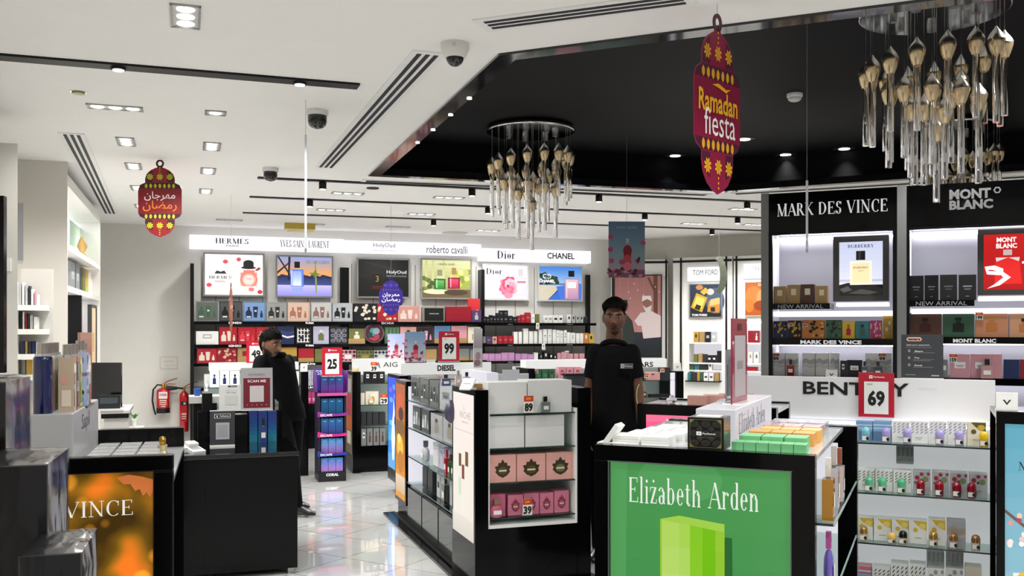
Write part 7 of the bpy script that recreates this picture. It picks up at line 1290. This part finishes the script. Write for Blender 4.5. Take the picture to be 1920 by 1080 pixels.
def loft(mb, rings, m, n=20):
    """rings: (centre, right-axis, forward-axis, rx, ry)"""
    vs = []; fs = []
    for c, ax, ay, rx, ry in rings:
        for k in range(n): a = 2*math.pi*k/n; vs.append(c+ax*(rx*math.cos(a))+ay*(ry*math.sin(a)))
    for j in range(len(rings)-1):
        for k in range(n): fs.append((j*n+k, j*n+(k+1) % n, (j+1)*n+(k+1) % n, (j+1)*n+k))
    mb.add(vs, fs, m, True); mb.add(vs[:n], [tuple(range(n-1, -1, -1))], m); mb.add(vs[-n:], [tuple(range(n))], m)
def remesh(mb, name, vox, smooth=2):
    o = mb.build(name); r = o.modifiers.new('r', 'REMESH'); r.mode = 'VOXEL'; r.voxel_size = vox; r.use_smooth_shade = True
    s = o.modifiers.new('s', 'SMOOTH'); s.iterations = smooth; s.factor = .5; me = ev(o); me.name = name; return me
def ball(mb, c, r, m): mb.lathe([(r*math.sin(a), -r*math.cos(a)) for a in [math.pi*k/8 for k in range(1, 8)]], m, 12, c)
def chain(mb, pts, rs, m, n=14):
    for i in range(len(pts)-1):
        q = [pts[i].lerp(pts[i+1], k/4) for k in range(5)]; mb.tube(q, [rs[i]*(1-k/4)+rs[i+1]*k/4 for k in range(5)], m, n)
    for p, r in zip(pts, rs): ball(mb, p, r*.99, m)
def hand(mb, w, d, side, m):
    """w wrist, d direction of the fingers, side the thumb side"""
    d = d.normalized(); s = (side-d*side.dot(d)).normalized(); nrm = d.cross(s)
    loft(mb, [(w+d*t, s, nrm, rx, ry) for t, rx, ry in ((-.01, .026, .02), (.03, .036, .017), (.07, .041, .015), (.092, .038, .013))], m, 14)
    for k, (L, off) in enumerate(((.075, .028), (.083, .0095), (.077, -.0095), (.06, -.028))):
        b = w+d*.088+s*off; mid = b+d*(L*.5)+nrm*.008*(1+.2*k)+s*off*.12; tip = mid+d*(L*.42)+nrm*.024; mb.tube([b-d*.012, b, mid, tip], [.0092, .0092, .0084, .0068], m, 8); ball(mb, tip, .0068, m)
    b = w+d*.026+s*.03; mid = b+d*.035+s*.022+nrm*.008; tip = mid+d*.032+s*.004+nrm*.012; mb.tube([b-s*.012, b, mid, tip], [.0125, .0118, .0105, .0084], m, 8); ball(mb, tip, .0084, m)
def person(name, label, J, hc, hr, skin, beard, long_sleeve, hair_kind):
    V = Vector; SK = M(skin, .5, noise=.08, scale=40)
    right = (J['shL']-J['shR']).normalized(); up = (J['neck']-J['pelvis']).normalized(); fwd = right.cross(up).normalized()   # fwd away from the face
    HM = Matrix.Translation(hc) @ hr
    body = MB(); vs, fs = headmesh(); body.add([HM @ V(p) for p in vs], fs, SK)
    for sx in (1, -1): body.lathe([(.004, -.03), (.014, -.027), (.018, -.01), (.021, .008), (.017, .025), (.006, .03)], SK, 12, X=HM @ Matrix.Translation((sx*.074, .012, .002)) @ Matrix.Rotation(sx*.35, 4, 'Z') @ Matrix.Diagonal((.42, 1, 1, 1)))
    chain(body, [J['neck']-up*.03, HM @ V((0, .022, -.055))], [.062, .056], SK)
    pe, nk = J['pelvis'], J['neck']; T = (nk-pe).length
    tor = [(-.06, .15, .105), (.05, .155, .105), (.25, .14, .1), (.5, .15, .105), (.72, .165, .11), (.88, .16, .095), (.96, .1, .07), (1.0, .06, .055)]
    loft(body, [(pe+up*(T*t), right, fwd, rx*.94, ry*.94) for t, rx, ry in tor], SK)
    for s in 'LR':
        chain(body, [J['sh'+s], J['el'+s], J['wr'+s]], [.05, .038, .026], SK); d = J['wr'+s]-J['el'+s]; hand(body, J['wr'+s]+d.normalized()*.01, d, -fwd+right*(.4 if s == 'R' else -.4), SK)
        chain(body, [J['hip'+s], J['kn'+s], J['an'+s]], [.08, .055, .038], SK)
    me = remesh(body, 'person_body', .0046, 3); me.materials.clear(); inv = HM.inverted()
    for m_ in (SK, M('#4a2620', .45), M(beard or skin, .7)): me.materials.append(m_)
    for p in me.polygons:
        c = inv @ p.center; k = 0
        if abs(c.x) < .1 and c.y < .025 and -.13 < c.z < .12:
            if abs(c.x) < .024-abs(c.z+.064)*.9 and -.074 < c.z < -.053 and c.y < -.06: k = 1
            elif beard:
                ax = abs(c.x)
                if c.z < -.086 and c.y < -.03 and ax < (.05 if hair_kind == 'full' else .024): k = 2
                elif -.053 < c.z < -.045 and ax < .026 and c.y < -.06: k = 2
                elif hair_kind == 'full' and c.y < .015 and ax > .026 and c.z < -.072+(ax-.026): k = 2
        p.material_index = k; p.use_smooth = True
    o = bpy.data.objects.new(name, me); COL.objects.link(o); tag(o, label, 'person')
    # face details
    eyes = MB()
    for sx in (1, -1):
        MB().lathe([(.0115*math.sin(a), -.0115*math.cos(a)) for a in [math.pi*k/10 for k in range(1, 10)]], M('#9a9088', .4), 14, X=HM @ Matrix.Translation((sx*.031, -.0745, .013)) @ Matrix.Diagonal((1.15, 1, .62, 1))).add([HM @ V((sx*.031+.0052*math.cos(a), -.0868, .013+.0052*math.sin(a))) for a in [k*math.pi/6 for k in range(12)]], [tuple(range(12))], M('#1a0e0a', .2)).build('eye', o)
        MB().tube([HM @ V((sx*x, y, z)) for x, y, z in ((.014, -.089, .031), (.026, -.089, .035), (.038, -.083, .036), (.05, -.071, .031))], [.003, .0042, .004, .002], M('#100c0a', .8), 6).build('eyebrow', o)
    # hair shell
    hm = MB(); vs, fs = headmesh(); rnd = random.Random(4); hv = []
    keep = set()
    for i, p in enumerate(vs):
        p = V(p); n = V((p.x/.074, p.y/.094, p.z/.116)).normalized()
        if hair_kind == 'full': line = .05 if p.y < -.045 else (.036 if p.y < -.012 else (.022 if p.y < .03 else -.06)); th = .01+.014*max(0, n.z)
        else: line = .062 if p.y < -.04 else (.03 if p.y < -.005 else (.005 if p.y < .03 else -.05)); th = (.034 if n.z > .55 else .02 if n.z > .42 else .005)+(.006*rnd.random() if n.z > .5 else .001*rnd.random())
        if p.z > line: keep.add(i)
        hv.append(HM @ (p+n*(th if p.z > line else .0)+ (V((0, .004, 0)) if p.y > 0 else V())))
    f2 = [f for f in fs if sum(i in keep for i in f) >= 3]
    ids = {}; nv = []; nf = []
    for f in f2:
        q = []
        for i in f:
            if i not in ids: ids[i] = len(nv); nv.append(hv[i])
            q.append(ids[i])
        nf.append(q)
    if True:
        for k in range(150 if hair_kind != 'full' else 90):
            a = rnd.uniform(0, 6.283); b = rnd.uniform(0, .95 if hair_kind != 'full' else 1.2); n = V((math.sin(b)*math.cos(a), math.sin(b)*math.sin(a), math.cos(b))); p = V((n.x*.074, n.y*.094, n.z*.116)); e0 = n*.02; 
            if p.z < (.066 if p.y < -.03 else .045): continue
            d0 = (n+V((rnd.uniform(-.6, .6), -.5 if hair_kind != 'full' else .9, rnd.uniform(0, .3)))).normalized(); L_ = .022 if hair_kind != 'full' else .014
            hm.tube([HM @ (p+e0*.7), HM @ (p+e0+d0*L_*.5), HM @ (p+e0+d0*L_)], [.009, .0075, .0015], M('#040404', .8, spec=.12), 5)
    hm.add(nv, nf, M('#040404', .8, spec=.12), True); h = hm.build('hair', o); sd = h.modifiers.new('s', 'SUBSURF'); sd.levels = sd.render_levels = 1
    # clothes
    CL = M('#0b0b0d', .85, spec=.15, bump=.12, scale=18)
    sh = MB(); ct = [(-.14, .165, .125), (0, .162, .122), (.25, .15, .118), (.5, .158, .124), (.72, .162, .126), (.87, .15, .11), (.93, .125, .092), (.955, .09, .078)]
    loft(sh, [(pe+up*(T*t), right, fwd, rx, ry) for t, rx, ry in ct], CL)
    for s in 'LR':
        a, b, c_ = J['sh'+s], J['el'+s], J['wr'+s]
        if long_sleeve: chain(sh, [a, b, c_.lerp(b, .06)], [.062, .05, .037], CL)
        else: chain(sh, [a, a.lerp(b, .5)], [.064, .06], CL); e1 = a.lerp(b, .5); dd = (b-a).normalized(); sh.tube([e1-dd*.01, e1+dd*.045], [.06, .062], CL, 14)
    ms = remesh(sh, 'shirt', .008, 3); so = bpy.data.objects.new('shirt', ms); COL.objects.link(so); so.parent = o
    for p in ms.polygons: p.use_smooth = True
    cb = MB(); nc = nk+up*.0
    cp = [nc+right*(.082*math.cos(a))+fwd*(.078*math.sin(a)-.002)+up*(-.026+.03*math.sin(a)) for a in [2*math.pi*k/16 for k in range(17)]]
    cb.tube(cp, .02, CL, 8); cb.build('collar', so)
    tr = MB(); TR = M('#0a0a0c', .8, spec=.15)
    loft(tr, [(pe+up*t, right, fwd, rx, ry) for t, rx, ry in ((.06, .158, .112), (-.02, .165, .118), (-.1, .168, .12))], TR)
    for s in 'LR': chain(tr, [J['hip'+s], J['kn'+s], J['an'+s]], [.092, .07, .056], TR)
    mt_ = remesh(tr, 'trousers', .009, 2); to = bpy.data.objects.new('trousers', mt_); COL.objects.link(to); to.parent = o
    for p in mt_.polygons: p.use_smooth = True
    for s in 'LR':
        an = J['an'+s]; td = J['toe'+s].normalized(); ri = V((td.y, -td.x, 0)); b = MB(); zz = an.z-.08
        loft(b, [(V((an.x, an.y, zz+h))+td*t, ri, V((0, 0, 1)), rx, rz) for t, rx, rz, h in ((-.07, .025, .03, .04), (-.05, .036, .045, .05), (0, .04, .05, .052), (.07, .044, .036, .04), (.13, .045, .026, .03), (.175, .03, .018, .024), (.19, .01, .01, .02))], M('#0a0a0b', .3, coat=.3), 14); b.build('shoe', o)
    return o, so, right, up, fwd
V = Vector
# standing man: depth 6.6, facing the camera, turned slightly
c = XY(1151, 6.6); R_ = V((.985, -.17, 0)); Fo = V((-.17, -.985, 0))
def sp(r, f, z): return V((c.x, c.y, 0))+R_*r+Fo*f+V((0, 0, z))
J = dict(pelvis=sp(0, 0, .95), neck=sp(.0, -.015, 1.505), shL=sp(.12, 0, 1.435), shR=sp(-.122, 0, 1.435), elL=sp(.17, .02, 1.165), elR=sp(-.172, -.01, 1.165), wrL=sp(.192, .07, .93), wrR=sp(-.175, .04, .93), hipL=sp(.085, 0, .92), hipR=sp(-.085, 0, .92), knL=sp(.1, .02, .5), knR=sp(-.1, .01, .5), anL=sp(.105, -.01, .08), anR=sp(-.1, -.02, .08), toeL=Fo+R_*.2, toeR=Fo-R_*.2)
hh = P(1152, 593, 6.56)
o1, s1, r1, u1, f1 = person('person', 'young man in a black polo shirt standing beside the centre gondola, looking over', J, V((hh.x, hh.y, 1.667)), Matrix.Rotation(-.12, 4, 'Z') @ Matrix.Rotation(.04, 4, 'X'), '#6f4a37', '#38251c', False, 'quiff')
bm = MB(); bm.box(-.042, .042, -.003, .0, -.016, .016, M('#c9c9c9', .4)).art([('r', .02, .06, .98, .94, '#3a3a3e'), ('r', .04, .1, .3, .9, '#c9c9c9'), ('p', [(.08, .8), (.17, .2), (.26, .8), (.17, .45)], '#1c1c1e'), ('t', 'Perfumes', .64, .5, .5, .6, 'bold', '#c9c9c9')], -.042, -.016, .084, .032, -.003)
bp_ = sp(.095, .131, 1.345); b_o = bm.build('name_badge', s1, bp_, math.atan2(R_.y, R_.x)+.15); b_o['label'] = 'grey name badge on the chest'
MB().tube([sp(.19+.03*math.cos(a), .1, 1.14+.085*math.sin(a)) for a in [1.9+k*.33 for k in range(9)]], .004, M('#b8bc8a', .5), 6).build('key_cord', o1)
# man leaning at the till: walks to the right, seen from the side
c2 = XY(545, 8.1); R2 = V((.75, -.66, 0)).normalized(); R2 = V((.52, .85, 0)).normalized(); F2 = V((.85, -.52, 0)).normalized()
def sq(px, py, d, off=V((0, 0, 0))): return P(px, py, d)+off
pe2 = V((-1.935, 8.15, .93)); nk2 = V((-1.985, 7.93, 1.40)); L2 = V((.62, .78, 0)).normalized()
J2 = dict(pelvis=pe2, neck=nk2, shR=nk2-L2*.135+V((0, 0, -.075)), shL=nk2+L2*.135+V((0, 0, -.075)), elR=V((-2.09, 7.72, 1.12)), elL=V((-1.9, 8.17, 1.1)), wrR=V((-2.1, 7.6, .97)), wrL=V((-1.92, 8.27, .86)), hipR=pe2-L2*.085+V((0, 0, -.03)), hipL=pe2+L2*.085+V((0, 0, -.03)), knR=V((-1.87, 8.02, .5)), knL=V((-1.9, 8.25, .5)), anR=V((-1.845, 8.12, .085)), anL=V((-1.97, 8.45, .085)), toeR=V((.9, -.35, 0)), toeL=V((.9, -.3, 0)))
h2_ = P(508, 643, 7.86)
o2, s2, r2_, u2_, f2_ = person('person', 'bearded man in black clothes leaning over the till, seen from the side', J2, V((h2_.x, h2_.y, 1.466)), Matrix.Rotation(1.05, 4, 'Z') @ Matrix.Rotation(.16, 4, 'X'), '#75503c', '#20150f', True, 'full')
